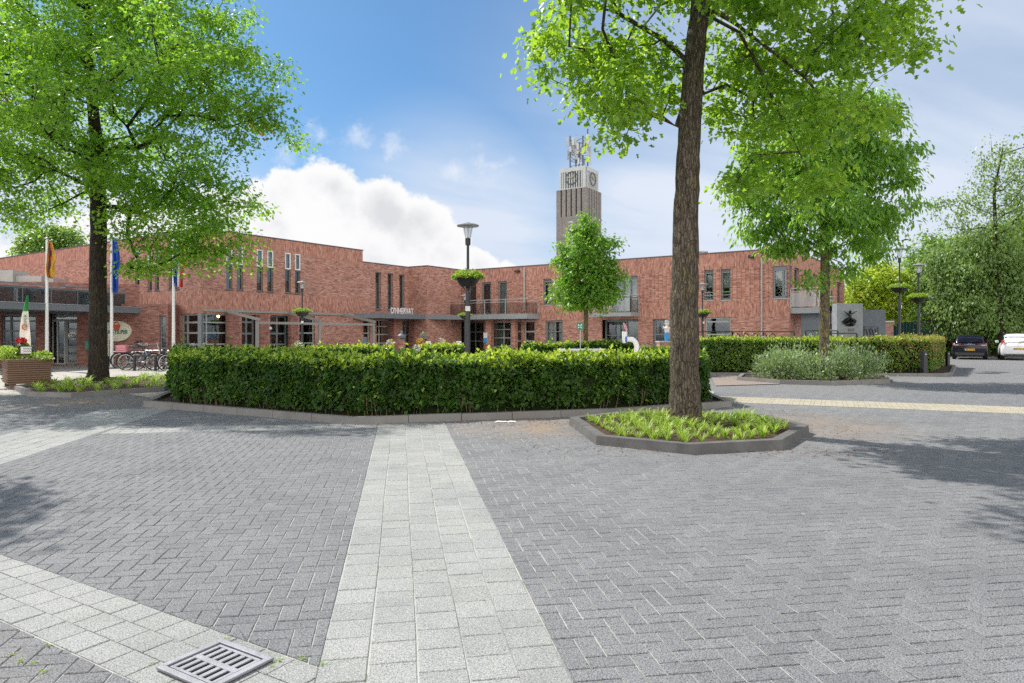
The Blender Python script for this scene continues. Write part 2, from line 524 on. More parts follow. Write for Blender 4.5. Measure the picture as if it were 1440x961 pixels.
slabs('plaza_pavers', (0.42, 0.385, 0.345), (0.49, 0.455, 0.41), 0.21, 0.11, joint=(0.25, 0.24, 0.2), green=0.15, speck=0.5)
slabs('red_pavers', (0.29, 0.225, 0.195), (0.34, 0.27, 0.235), 0.21, 0.10, joint=(0.25, 0.22, 0.18), green=0.15)
brick('brick_run', 'run')
brick('brick_soldier', 'soldier', (1.06, 1.0, 0.97))
brick('brick_stack', 'stack', (1.08, 1.02, 0.98))
brick('brick_shop', 'run', (0.72, 0.66, 0.68))
brick('brick_old', 'run', (0.66, 0.75, 0.78))
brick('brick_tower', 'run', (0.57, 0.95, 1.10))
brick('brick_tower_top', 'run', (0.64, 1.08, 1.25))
simple('grey_frame', (0.175, 0.20, 0.215), 0.45, 0, 0.5, 0.05)
simple('light_frame', (0.34, 0.365, 0.355), 0.45, 0, 0.5, 0.05)
simple('white_frame', (0.78, 0.78, 0.76), 0.4, 0, 0.5, 0.03)
simple('taupe_steel', (0.30, 0.29, 0.27), 0.4, 0, 0.5, 0.05)
simple('fascia', (0.16, 0.178, 0.20), 0.5, 0, 0.5, 0.06, 1.2)
simple('fascia_light', (0.30, 0.325, 0.335), 0.5, 0, 0.5, 0.06, 1.2)
simple('coping', (0.11, 0.10, 0.10), 0.6)
simple('roofing', (0.14, 0.14, 0.14), 0.9)
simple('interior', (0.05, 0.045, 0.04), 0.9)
simple('floor_slab', (0.12, 0.11, 0.10), 0.9)
simple('soffit', (0.10, 0.095, 0.09), 0.8)
simple('zinc', (0.42, 0.43, 0.43), 0.4, 0.3)
simple('black_metal', (0.018, 0.020, 0.023), 0.42, 0.0, 0.5, 0.15)
simple('black_rubber', (0.012, 0.012, 0.012), 0.75)
simple('chrome', (0.55, 0.55, 0.56), 0.25, 0.9)
simple('white_paint', (0.80, 0.80, 0.79), 0.4, 0, 0.5, 0.03)
simple('lamp_lid', (0.33, 0.34, 0.34), 0.4, 0.2)
simple('kerb_concrete', (0.205, 0.195, 0.185), 0.9, 0, 0.3, 0.16, 2.5, 0.5, 120)
simple('kerb_dark', (0.125, 0.121, 0.117), 0.9, 0, 0.3, 0.28, 4, 0.5, 120)
simple('concrete', (0.42, 0.42, 0.40), 0.85, 0, 0.3, 0.08, 3, 0.3, 90)
simple('concrete_pale', (0.56, 0.57, 0.55), 0.8, 0, 0.3, 0.08, 0.6)
simple('soil', (0.075, 0.048, 0.033), 0.95, 0, 0.2, 0.3, 14, 1.0, 35)
simple('cast_iron', (0.26, 0.26, 0.285), 0.6, 0.35, 0.5, 0.25, 9, 0.3, 200)
simple('pit_dark', (0.004, 0.004, 0.004), 0.9, 0, 0.05)  # black colour stands in for shade inside the drain and tower openings
simple('bluestone', (0.27, 0.29, 0.31), 0.6, 0, 0.4, 0.16, 5, 0.15, 60)
simple('bluestone_dark', (0.135, 0.155, 0.19), 0.6, 0, 0.4, 0.16, 5)
simple('panel_blue_grey', (0.13, 0.155, 0.185), 0.5)
simple('bronze', (0.035, 0.037, 0.038), 0.3, 0.7)
simple('plaque', (0.14, 0.14, 0.13), 0.4, 0.5)
simple('sign_cream', (0.72, 0.69, 0.56), 0.5, 0, 0.4, 0.02)
simple('sign_green', (0.02, 0.13, 0.075), 0.5)
simple('sign_red', (0.62, 0.10, 0.05), 0.5)
simple('green_plastic', (0.0, 0.25, 0.16), 0.35)
simple('dark_plastic', (0.03, 0.03, 0.032), 0.5)
simple('sky_blue', (0.05, 0.30, 0.62), 0.5)
simple('flag_yellow', (0.75, 0.42, 0.05), 0.8)
simple('flag_orange', (0.68, 0.20, 0.04), 0.8)
simple('flag_purple', (0.12, 0.08, 0.14), 0.8)
simple('flag_blue', (0.02, 0.10, 0.48), 0.8)
simple('flag_red', (0.62, 0.035, 0.04), 0.8)
simple('flag_white', (0.78, 0.78, 0.78), 0.8)
simple('banner_white', (0.78, 0.72, 0.66), 0.75, 0, 0.3, 0.04)
simple('banner_green', (0.05, 0.30, 0.10), 0.75)
simple('pink_crate', (0.62, 0.25, 0.30), 0.5)
simple('bike_blue', (0.07, 0.11, 0.17), 0.35)
simple('bike_silver', (0.55, 0.57, 0.58), 0.3, 0.5)
simple('leather', (0.02, 0.018, 0.016), 0.6)
simple('car_black', (0.009, 0.009, 0.016), 0.14, 0, 0.45, 0.02)
simple('car_white', (0.74, 0.75, 0.76), 0.2, 0, 0.7, 0.02)
simple('car_glass', (0.03, 0.036, 0.04), 0.06, 0, 0.9, 0.02)
simple('tail_red', (0.45, 0.012, 0.015), 0.2, 0, 0.7)
simple('tail_white', (0.75, 0.68, 0.68), 0.2, 0, 0.7)
simple('plate_yellow', (0.72, 0.42, 0.04), 0.5)
simple('teal_wood', (0.02, 0.075, 0.08), 0.7)
simple('house_brick', (0.11, 0.07, 0.06), 0.9, 0, 0.2, 0.2, 12)
simple('house_roof', (0.07, 0.06, 0.06), 0.85, 0, 0.3, 0.2, 10)
simple('curtain_white', (0.62, 0.63, 0.60), 0.9, 0, 0.2, 0.06)
simple('curtain_green', (0.25, 0.32, 0.28), 0.9, 0, 0.2, 0.1)
simple('blind_grey', (0.30, 0.33, 0.33), 0.8, 0, 0.2, 0.05)
simple('blind_olive', (0.12, 0.135, 0.12), 0.8, 0, 0.2, 0.1)
simple('blind_lilac', (0.45, 0.46, 0.48), 0.8, 0, 0.2, 0.05)
simple('skin_white', (0.75, 0.73, 0.70), 0.6)
simple('paper', (0.75, 0.75, 0.73), 0.8)
simple('petal_red', (0.55, 0.02, 0.04), 0.6)
simple('petal_pink', (0.65, 0.30, 0.36), 0.6)
simple('petal_purple', (0.22, 0.14, 0.42), 0.6)
simple('petal_orange', (0.70, 0.28, 0.03), 0.6)
simple('petal_white', (0.75, 0.72, 0.70), 0.6)
simple('dead_leaf', (0.26, 0.13, 0.07), 0.9, 0, 0.2, 0.3, 30)
simple('clock_gold', (0.45, 0.38, 0.16), 0.4, 0.4)
simple('antenna_grey', (0.40, 0.42, 0.44), 0.5, 0.2)
simple('antenna_dark', (0.10, 0.12, 0.14), 0.5, 0.2)
simple('hedge_core', (0.012, 0.018, 0.006), 0.95, 0, 0.1, 0.3, 8)  # near-black colour puts the shade between the leaves into the block

def wood():
    N = NT('slat_wood')
    co = N.coord('Object')
    v = N.vm('MULTIPLY', co, (1.2, 1.2, 26))
    a = N.noise(v, 3.0, 5, 0.6)
    row = N.noise(N.vm('MULTIPLY', co, (0.05, 0.05, 11)), 1.0, 0)
    col = N.mix(a, (0.10, 0.055, 0.035), (0.235, 0.135, 0.09))
    col = N.mix(N.maprange(row, 0.35, 0.65, 0, 0.5), col, (0.20, 0.125, 0.09))
    M['slat_wood'] = N.done(N.pbsdf(col, 0.65, 0, 0.35, N.bump(a, 0.3, 0.01)))
wood()

def glass(name, tint, refl=1.0, base=0.05):
    N = NT(name)
    fr = N.n('ShaderNodeFresnel'); fr.inputs[0].default_value = 1.5
    f = N.m('ADD', N.m('MULTIPLY', fr.outputs[0], refl), base, clamp=True)
    tr = N.n('ShaderNodeBsdfTransparent'); tr.inputs[0].default_value = (*tint, 1)
    gl = N.n('ShaderNodeBsdfGlossy'); gl.inputs['Roughness'].default_value = 0.02
    gl.inputs['Color'].default_value = (0.9, 0.95, 1.0, 1)
    co = N.coord('Object')
    N.set(gl.inputs['Normal'], N.bump(N.noise(co, 1.3, 2), 0.12, 0.02))
    mx = N.n('ShaderNodeMixShader')
    N.set(mx.inputs[0], f)
    N.t.links.new(tr.outputs[0], mx.inputs[1]); N.t.links.new(gl.outputs[0], mx.inputs[2])
    M[name] = N.done(mx.outputs[0])
glass('window_glass', (0.72, 0.76, 0.75), 1.0, 0.07)
glass('rail_glass', (0.62, 0.66, 0.64), 1.0, 0.06)
def frosted():
    N = NT('lamp_glass')
    p = N.pbsdf((0.85, 0.87, 0.88), 0.25, 0, 0.5)
    tr = N.n('ShaderNodeBsdfTranslucent'); tr.inputs[0].default_value = (0.9, 0.92, 0.94, 1)
    tp = N.n('ShaderNodeBsdfTransparent'); tp.inputs[0].default_value = (0.95, 0.96, 0.97, 1)
    a = N.n('ShaderNodeMixShader'); a.inputs[0].default_value = 0.6
    N.t.links.new(p, a.inputs[1]); N.t.links.new(tr.outputs[0], a.inputs[2])
    b = N.n('ShaderNodeMixShader'); b.inputs[0].default_value = 0.72
    N.t.links.new(a.outputs[0], b.inputs[1]); N.t.links.new(tp.outputs[0], b.inputs[2])
    M['lamp_glass'] = N.done(b.outputs[0])
frosted()

def bulb():
    N = NT('warm_lamp')
    e = N.n('ShaderNodeEmission'); e.inputs[0].default_value = (1.0, 0.62, 0.25, 1); e.inputs[1].default_value = 12
    M['warm_lamp'] = N.done(e.outputs[0])
bulb()

leafmat('maple_leaf', [(0.0, (0.035, 0.085, 0.012)), (0.5, (0.065, 0.14, 0.018)), (0.85, (0.105, 0.19, 0.024)), (1.0, (0.15, 0.22, 0.04))], (0.25, 0.44, 0.03), 0.48)
leafmat('near_maple_leaf', [(0.0, (0.04, 0.10, 0.014)), (0.5, (0.08, 0.165, 0.02)), (0.85, (0.12, 0.21, 0.026)), (1.0, (0.17, 0.24, 0.05))], (0.30, 0.48, 0.03), 0.5)
leafmat('ash_leaf', [(0.0, (0.035, 0.095, 0.016)), (0.5, (0.06, 0.14, 0.022)), (1.0, (0.11, 0.20, 0.04))], (0.27, 0.45, 0.035), 0.45, gain=1.6)
leafmat('round_leaf', [(0.0, (0.05, 0.115, 0.016)), (0.5, (0.085, 0.175, 0.024)), (1.0, (0.14, 0.235, 0.045))], (0.24, 0.42, 0.04), 0.42)
leafmat('far_leaf', [(0.0, (0.035, 0.075, 0.018)), (0.5, (0.07, 0.13, 0.026)), (1.0, (0.125, 0.19, 0.045))], (0.22, 0.34, 0.04), 0.42, gain=1.8)
leafmat('birch_leaf', [(0.0, (0.04, 0.075, 0.025)), (0.5, (0.075, 0.125, 0.035)), (1.0, (0.13, 0.18, 0.06))], (0.22, 0.32, 0.06), 0.42, gain=1.9)
leafmat('yellow_leaf', [(0.0, (0.10, 0.16, 0.012)), (0.5, (0.19, 0.27, 0.025)), (1.0, (0.38, 0.42, 0.11))], (0.42, 0.56, 0.05), 0.48, gain=1.6)
leafmat('hedge_leaf', [(0.0, (0.010, 0.030, 0.004)), (0.45, (0.022, 0.058, 0.007)), (0.8, (0.048, 0.11, 0.012)), (1.0, (0.13, 0.21, 0.025))], (0.11, 0.24, 0.02), 0.32, 0.5, 0.35, gain=1.1)
leafmat('hedge_shoot', [(0.0, (0.10, 0.17, 0.015)), (0.5, (0.17, 0.25, 0.025)), (1.0, (0.27, 0.33, 0.06))], (0.38, 0.50, 0.04), 0.45)
leafmat('beech_leaf', [(0.0, (0.028, 0.06, 0.010)), (0.5, (0.055, 0.11, 0.016)), (0.8, (0.10, 0.15, 0.03)), (1.0, (0.20, 0.15, 0.05))], (0.15, 0.26, 0.03), 0.36)
leafmat('bronze_leaf', [(0.0, (0.10, 0.105, 0.02)), (0.5, (0.19, 0.155, 0.04)), (1.0, (0.30, 0.19, 0.07))], (0.30, 0.24, 0.06), 0.36)
leafmat('silver_leaf', [(0.0, (0.06, 0.10, 0.045)), (0.5, (0.125, 0.175, 0.085)), (1.0, (0.29, 0.33, 0.21))], (0.20, 0.28, 0.10), 0.3, gain=1.7)
leafmat('lily_leaf', [(0.0, (0.09, 0.16, 0.02)), (0.5, (0.19, 0.28, 0.035)), (1.0, (0.40, 0.42, 0.14))], (0.30, 0.42, 0.05), 0.35)
leafmat('basket_leaf', [(0.0, (0.07, 0.14, 0.015)), (0.5, (0.15, 0.25, 0.025)), (1.0, (0.27, 0.35, 0.07))], (0.30, 0.42, 0.04), 0.4)
leafmat('red_leaf', [(0.0, (0.35, 0.06, 0.03)), (1.0, (0.55, 0.14, 0.06))], (0.5, 0.12, 0.05), 0.35)
barkmat('maple_bark', (0.052, 0.042, 0.032), (0.205, 0.168, 0.130), (0.17, 0.15, 0.05), 0.55, 0.20)
barkmat('dark_bark', (0.025, 0.021, 0.017), (0.075, 0.062, 0.048), (0.075, 0.075, 0.03), 0.4)
barkmat('lichen_bark', (0.10, 0.085, 0.06), (0.24, 0.20, 0.14), (0.38, 0.29, 0.05), 0.85)
barkmat('thin_bark', (0.11, 0.085, 0.05), (0.24, 0.19, 0.11), (0.30, 0.26, 0.06), 0.6)
# ------------------------------------------------------------------ leaves
def _norm(a):
    return a / np.maximum(np.linalg.norm(a, axis=1, keepdims=True), 1e-9)

TPL = {
    # (x across, y along, fold) vertices and faces
    'kite': ([(0, 0), (0.33, 0.42), (0, 1), (-0.33, 0.42)], [(0, 1, 2), (0, 2, 3)]),
    'lance': ([(0, 0), (0.19, 0.4), (0, 1), (-0.19, 0.4)], [(0, 1, 2), (0, 2, 3)]),
    'maple': ([(0, 0), (0.52, 0.18), (0.20, 0.42), (0.36, 0.74), (0, 1), (-0.36, 0.74), (-0.20, 0.42), (-0.52, 0.18)],
              [(0, 1, 2), (0, 2, 3, 4), (0, 4, 5, 6), (0, 6, 7)]),
}

def leaf_mesh(name, C, A, Nn, size, mats, shape='kite', fold=0.25, midx=None, smooth=False):
    """C centres, A growth axis, Nn normals, size per leaf; one mesh from numpy arrays"""
    tv, tf = TPL[shape]
    tv = np.array(tv, float)
    n = len(C)
    A = _norm(A)
    Nn = Nn - A * np.sum(Nn * A, 1, keepdims=True)
    Nn = _norm(Nn)
    B = np.cross(Nn, A)
    size = np.asarray(size).reshape(n, 1, 1)
    x = tv[None, :, 0, None]; y = tv[None, :, 1, None]
    V = C[:, None, :] + size * (B[:, None, :] * x + A[:, None, :] * (y - 0.45) + Nn[:, None, :] * (np.abs(x) * fold - fold * 0.35 * y * y))
    k = len(tv)
    V = V.reshape(-1, 3)
    loops = []; starts = []; totals = []; st = 0
    base = np.concatenate([np.array(f) for f in tf])
    per = len(base)
    L = (base[None, :] + (np.arange(n) * k)[:, None]).ravel()
    sz = np.array([len(f) for f in tf])
    off = np.concatenate([[0], np.cumsum(sz)[:-1]])
    S = (off[None, :] + (np.arange(n) * per)[:, None]).ravel()
    T = np.tile(sz, n)
    me = bpy.data.meshes.new(name)
    me.vertices.add(len(V)); me.vertices.foreach_set('co', V.astype(np.float32).ravel())
    me.loops.add(len(L)); me.loops.foreach_set('vertex_index', L.astype(np.int32))
    me.polygons.add(len(S)); me.polygons.foreach_set('loop_start', S.astype(np.int32)); me.polygons.foreach_set('loop_total', T.astype(np.int32))
    if not isinstance(mats, (list, tuple)): mats = [mats]
    for m in mats: me.materials.append(m)
    if midx is not None:
        me.polygons.foreach_set('material_index', np.repeat(midx, len(tf)).astype(np.int32))
    me.update(calc_edges=True)
    return me

def leaves(name, parent, C, A, Nn, size, mats, shape='kite', fold=0.25, midx=None, loc=None):
    off = np.array(wloc(parent)) if parent is not None else (np.array(loc) if loc is not None else np.zeros(3))
    me = leaf_mesh(name, C - off, A, Nn, size, mats, shape, fold, midx)
    return link_mesh(name, me, parent, loc if parent is None else None)

# ------------------------------------------------------------------ trees
def blob_points(blobs, n, mind, shell=0.45, seed=1):
    """n points inside a union of ellipsoids, kept apart, most of them towards the outside"""
    r = np.random.default_rng(seed)
    B = np.array(blobs, float)
    vol = np.prod(B[:, 3:6], axis=1) ** 0.85
    out = np.zeros((0, 3))
    tries = 0
    while len(out) < n and tries < 60:
        tries += 1
        k = r.choice(len(B), size=n, p=vol / vol.sum())
        d = _norm(r.normal(size=(n, 3)))
        rad = r.random(n) ** shell
        P = B[k, :3] + d * rad[:, None] * B[k, 3:6]
        for p in P:
            if len(out) == 0 or np.min(np.sum((out - p) ** 2, 1)) > mind * mind * (0.6 + 0.8 * r.random()):
                out = np.vstack([out, p])
                if len(out) >= n: break
    return out

def tree(name, label, base, trunk, blobs, nclus, per, leaf, leafsize, shape, bark, crad=0.42, mind=0.5, seed=1,
         start=0.35, droop=0.3, group=None, flat=0.55, limb=0.017, extra=None, shell=0.45, maxlimb=0.45, sides=7, lift=0.9, cat='tree', nobranch=False, limbs=()):
    """trunk: [(x,y,z,r)...] world; blobs: world ellipsoids (x,y,z,rx,ry,rz); start: fraction of trunk where limbs begin"""
    r = np.random.default_rng(seed)
    root = empty(name, (base[0], base[1], 0), label, cat, group)
    # trunk
    T = np.array(trunk, float)
    pts = []; rad = []
    segs = 7
    for i in range(len(T) - 1):
        for q in range(segs):
            t = q / segs
            p = T[i] * (1 - t) + T[i + 1] * t
            wob = 0.006 * (1 if 0 < i + t else 0)
            pts.append((p[0] + r.normal() * wob, p[1] + r.normal() * wob, p[2])); rad.append(p[3] * (1 + 0.012 * r.normal()))
    pts.append(tuple(T[-1][:3])); rad.append(T[-1][3])
    # root flare
    mbt = MB()
    fl = []
    for k, (p, rr) in enumerate(zip(pts, rad)):
        z = p[2]
        fl.append(rr * (1 + 0.34 * math.exp(-max(z, 0) / 0.30) + 0.45 * math.exp(-max(z, 0) / 0.08)))
    mbt.tube(pts, fl, 16)
    mbt.build('trunk', M[bark], root, smooth=True)
    zs = np.array([p[2] for p in pts]); z0 = zs[0] + (zs[-1] - zs[0]) * start
    nodes = [np.array(p) for p, z in zip(pts, zs) if z >= z0]
    par = [-1] + list(range(len(nodes) - 1))
    ntr = len(nodes)
    trad = [q for q, z in zip(rad, zs) if z >= z0]
    ND = np.array(nodes)
    C = blob_points(blobs, nclus, mind, shell, seed)
    ax = np.array([np.interp(C[:, 2], ND[:ntr, 2], ND[:ntr, 0]), np.interp(C[:, 2], ND[:ntr, 2], ND[:ntr, 1])]).T
    hd = np.linalg.norm(C[:, :2] - ax, axis=1)
    order = np.argsort(hd + 0.35 * np.abs(C[:, 2] - np.median(C[:, 2])))
    gen = [0] * ntr
    for lb in limbs:                       # main limbs laid out first
        prev = int(np.argmin(np.sum((ND[:ntr] - np.array(lb[0])) ** 2, 1)))
        for a, b in zip(lb[:-1], lb[1:]):
            a, b = np.array(a), np.array(b); ns = max(2, int(np.linalg.norm(b - a) / .3))
            for q in range(1, ns + 1):
                ND = np.vstack([ND, a + (b - a) * q / ns + r.normal(size=3) * .012]); par.append(prev); gen.append(0); prev = len(par) - 1
    tips = []
    for ci in order:
        c = C[ci]
        d = ND - c
        dist = np.linalg.norm(d, axis=1)
        h = np.linalg.norm(d[:, :2], axis=1)
        rise = c[2] - ND[:, 2]
        cost = dist * (1 + np.where(rise < 0.25 * h, lift * (0.25 * h - rise) / (dist + 1e-6), 0)) + 0.08 * np.array(gen)
        j = int(np.argmin(cost))
        p0 = ND[j]
        L = dist[j]
        ns = max(1, int(L / 0.45))
        prev = j
        sag = L * 0.10
        side = r.normal(size=3) * L * 0.05
        new = []
        for q in range(1, ns + 1):
            t = q / ns
            p = p0 * (1 - t) + c * t + np.array([0, 0, 1]) * sag * sin(pi * t) + side * sin(pi * t)
            par.append(prev); gen.append(gen[j] + 1); prev = len(par) - 1
            new.append(p)
        ND = np.vstack([ND] + [np.array(new)])
        tips.append(prev)
    # pipe-model radii
    cnt = np.zeros(len(ND))
    for t in tips:
        i = t
        while i >= 0:
            cnt[i] += 1; i = par[i]
    br = limb * np.sqrt(cnt) * 0.62
    mbb = MB()
    tr0 = trad[0]
    children = {}
    for i, p in enumerate(par):
        if i >= ntr: children.setdefault(p, []).append(i)
    # chains
    def radius(i):
        return min(max(br[i], limb * 0.45), tr0 * maxlimb)
    done = set()
    for i in range(ntr, len(ND)):
        p = par[i]
        is_start = p < ntr or max(children[p], key=lambda q: cnt[q]) != i
        if not is_start: continue
        chain = [p, i]
        while chain[-1] in children:
            chain.append(max(children[chain[-1]], key=lambda q: cnt[q]))
        P = [ND[k] for k in chain]
        R = [radius(i) * 1.05] + [radius(k) for k in chain[1:]]
        R[-1] = limb * 0.25
        mbb.tube(P, R, sides if R[0] > 0.025 else 4, caps=False)
    if not nobranch:
        mbb.build('branches', M[bark], root, smooth=True)
    # foliage
    cc = ND[np.array(tips)]
    n = len(cc)
    num = np.maximum(8, (per * (0.55 + 0.9 * r.random(n)))).astype(int)
    idx = np.repeat(np.arange(n), num)
    tot = len(idx)
    sc = crad * (0.7 + 0.6 * r.random(n))[idx][:, None]
    g = r.normal(size=(tot, 3)) * 0.55
    g = g / np.maximum(1, np.linalg.norm(g, axis=1, keepdims=True) / 1.5)
    loc = g * sc * np.array([1, 1, flat])
    loc[:, 2] -= droop * sc[:, 0] * (g[:, 0] ** 2 + g[:, 1] ** 2) * 0.5
    P = cc[idx] + loc
    out = _norm(loc * np.array([1, 1, 0.6]) + r.normal(size=(tot, 3)) * 0.35 * sc)
    A = out * (1 - droop) + np.array([0, 0, -1]) * droop * 1.1 + r.normal(size=(tot, 3)) * 0.25
    Nn = np.array([0, 0, 1.0]) + out * 0.5 + r.normal(size=(tot, 3)) * 0.45
    S = leafsize * (0.65 + 0.7 * r.random(tot))
    mats = [M[leaf]] + ([M[extra[0]]] if extra else [])
    mi = (r.random(tot) < extra[1]).astype(int) if extra else None
    if extra and len(extra) > 2:     # extra leaves only in a few clumps
        pick = r.choice(n, size=extra[2], replace=False)
        mi = (np.isin(idx, pick) & (r.random(tot) < 0.5)).astype(int)
    leaves('crown', root, P, A, Nn, S, mats, shape, 0.22, mi)
    return root

def pxblob(px, py, Y, rpx, rpy=None, dy=0, ry=None):
    """ellipsoid from its outline in the photo, set at its own distance"""
    Yd = Y + dy
    k = Yd / FPX
    rpy = rpy or rpx
    return (PX(px, Yd), Yd, PZ(py, Yd), rpx * k, (ry if ry else 0.5 * (rpx + rpy) * k), rpy * k)

# ------------------------------------------------------------------ hedges
def lump(P, f, seed):
    r = np.random.default_rng(seed)
    o = np.zeros(len(P))
    for k in range(7):
        d = r.normal(size=3); d /= np.linalg.norm(d)
        o += np.sin(P @ d * f * (0.6 + 1.2 * r.random()) + r.random() * 7)
    return o / 7

def hedge(name, label, path, width, height, lsize, dens, mats, seed=3, group=None, shoots=0.10, bump=0.07, cat='hedge', inward=1, topshoot=0.6, shape='kite', bronze_from=None):
    """path: ground polyline of the outer face; the hedge lies to the left (inward=1) of it"""
    r = np.random.default_rng(seed)
    P = [np.array(p, float) for p in path]
    n = len(P)
    # inner offset polyline
    inner = []
    for i in range(n):
        ds = []
        if i > 0: ds.append((P[i] - P[i - 1]) / np.linalg.norm(P[i] - P[i - 1]))
        if i < n - 1: ds.append((P[i + 1] - P[i]) / np.linalg.norm(P[i + 1] - P[i]))
        d = sum(ds); d /= np.linalg.norm(d)
        nn = np.array([-d[1], d[0]]) * inward
        k = 1 / max(0.5, np.dot(nn, np.array([-ds[0][1], ds[0][0]]) * inward))
        inner.append(P[i] + nn * width * k)
    cen = np.mean(np.array(P), 0)
    root = empty(name, (cen[0], cen[1], 0), label, cat, group)
    z0, ht = 0.13, height
    ins = 0.11
    core = MB()
    for i in range(n - 1):
        a, b, c, d = P[i], P[i + 1], inner[i + 1], inner[i]
        def sh(p, q): return p + (q - p) / np.linalg.norm(q - p) * ins
        a2, b2, c2, d2 = sh(a, d), sh(b, c), sh(c, b), sh(d, a)
        if i == 0:
            e = (b - a) / np.linalg.norm(b - a) * ins; a2 = a2 + e; d2 = d2 + e
        if i == n - 2:
            e = (a - b) / np.linalg.norm(b - a) * ins; b2 = b2 + e; c2 = c2 + e
        poly = [a2, b2, c2, d2] if inward == 1 else [d2, c2, b2, a2]
        core.hexa([(p[0], p[1], 0.0) for p in poly] + [(p[0], p[1], ht - ins) for p in poly])
    st = core
    for i in range(n - 1):
        L = np.linalg.norm(P[i + 1] - P[i])
        for q in range(int(L * 7)):
            t = r.random(); b = P[i] + (P[i + 1] - P[i]) * t; nn = inner[i] - P[i]; nn = nn / np.linalg.norm(nn)
            b = b + nn * (.05 + .06 * r.random()); e = b + r.normal(size=2) * .05 - nn * .02
            st.tube([(b[0], b[1], 0.02), ((b[0] + e[0]) / 2, (b[1] + e[1]) / 2, .2), (e[0], e[1], .42)], [.010, .008, .004], 5, 1, caps=False)
    core.build('hedge_stems', [M['hedge_core'], M['thin_bark']], root)  # solid block painted dark as inner shade, with the twigs merged in
    Ps, Ns = [], []
    def quad(a, b, c, d, nrm):
        area = np.linalg.norm(np.cross(b - a, d - a)) * 0.5 + np.linalg.norm(np.cross(b - c, d - c)) * 0.5
        k = int(area * dens)
        u = r.random((k, 1)); v = r.random((k, 1))
        Ps.append(a * (1 - u) * (1 - v) + b * u * (1 - v) + c * u * v + d * (1 - u) * v)
        Ns.append(np.tile(nrm, (k, 1)))
    V3 = lambda p, z: np.array([p[0], p[1], z])
    for i in range(n - 1):
        d = (P[i + 1] - P[i]) / np.linalg.norm(P[i + 1] - P[i])
        on = np.array([d[1], -d[0], 0]) * inward
        quad(V3(P[i], z0), V3(P[i + 1], z0), V3(P[i + 1], ht), V3(P[i], ht), on)
        quad(V3(inner[i], z0), V3(inner[i + 1], z0), V3(inner[i + 1], ht), V3(inner[i], ht), -on)
        quad(V3(P[i], ht), V3(P[i + 1], ht), V3(inner[i + 1], ht), V3(inner[i], ht), np.array([0, 0, 1.0]))
    for (p, q, o) in ((P[0], inner[0], P[1]), (P[-1], inner[-1], P[-2])):
        e = (p - o) / np.linalg.norm(p - o)
        quad(V3(p, z0), V3(q, z0), V3(q, ht), V3(p, ht), np.array([e[0], e[1], 0]))
    Q = np.vstack(Ps); Nn = np.vstack(Ns)
    k = len(Q)
    lb = lump(Q, 5.0, seed) * bump * 1.2 + lump(Q, 14.0, seed + 1) * bump * 1.3
    depth = -np.abs(r.normal(size=k)) * 0.06 + lb
    top = Nn[:, 2] > 0.5
    up = np.zeros((k, 3)); up[:, 2] = 1
    shoot_len = np.where(top, r.exponential(0.032, size=k) * (r.random(k) < .6), 0)
    Q = Q + Nn * depth[:, None] + up * shoot_len[:, None]
    rnd = r.normal(size=(k, 3))
    A = Nn * 0.55 + rnd * 0.5 + up * np.where(top, 0.5, -0.35)[:, None]
    LN = Nn * 0.75 + up * 0.55 + r.normal(size=(k, 3)) * 0.42
    thin = r.random(k) > np.clip(1.0 - (Q[:, 2] - 0.1) / 0.22, 0, 0.75)
    Q, A, LN, Nn, top = Q[thin], A[thin], LN[thin], Nn[thin], top[thin]; k = len(Q)
    near_top = np.clip((Q[:, 2] - (ht - 0.16)) / 0.16, 0, 1)
    pr = shoots * 0.6 + topshoot * near_top
    patch = 0.5 + lump(Q, 2.2, seed + 5)
    mi = (r.random(k) < pr * np.where(near_top > 0.4, np.clip(patch + 0.45, 0.45, 1.3), np.clip((patch - 0.45) * 6, 0.05, 4.0))).astype(int)
    if bronze_from is not None:
        e0, e1 = np.array(bronze_from[0]), np.array(bronze_from[1])
        t = np.clip(((Q[:, :2] - e0) @ (e1 - e0)) / np.dot(e1 - e0, e1 - e0), 0, 1)
        mi = np.where(r.random(k) < t * (0.12 + 0.5 * np.clip((Q[:, 2] - 0.3) / 0.9, 0, 1)), 2, mi)
    S = lsize * (0.65 + 0.7 * r.random(k))
    leaves('foliage', root, Q, A, LN, S, [M[m] for m in mats], shape, 0.25, mi)
    return root

# ------------------------------------------------------------------ small plants
def clump_mesh(name, nb, length, width, seed, mat, spread=0.9):
    r = np.random.default_rng(seed)
    mb = MB()
    for i in range(nb):
        a = r.random() * 2 * pi
        L = length * (0.6 + 0.55 * r.random()); w = width * (0.7 + 0.6 * r.random())
        reach = L * spread * (0.35 + 0.6 * r.random()); h = L * (0.55 + 0.4 * r.random())
        rr = 0.035 * r.random()
        d = np.array([cos(a), sin(a)]); s = np.array([-sin(a), cos(a)])
        pts = []
        for q in range(5):
            t = q / 4
            x = rr + reach * t
            z = h * (1.9 * t - 1.25 * t * t)
            ww = w * (1 - t) ** 0.7 * (0.6 + 0.4 * (1 if q else 0.8))
            pts.append((d * x, z, ww))
        rows = [[(p[0] - s[0] * ww / 2, p[1] - s[1] * ww / 2, z), (p[0], p[1], z - ww * 0.18), (p[0] + s[0] * ww / 2, p[1] + s[1] * ww / 2, z)] for p, z, ww in pts]
        mb.grid(rows)
    me = bpy.data.meshes.new(name)
    me.from_pydata(mb.v, [], mb.f)
    me.materials.append(mat)
    for p in me.polygons: p.use_smooth = True
    me.update()
    return me

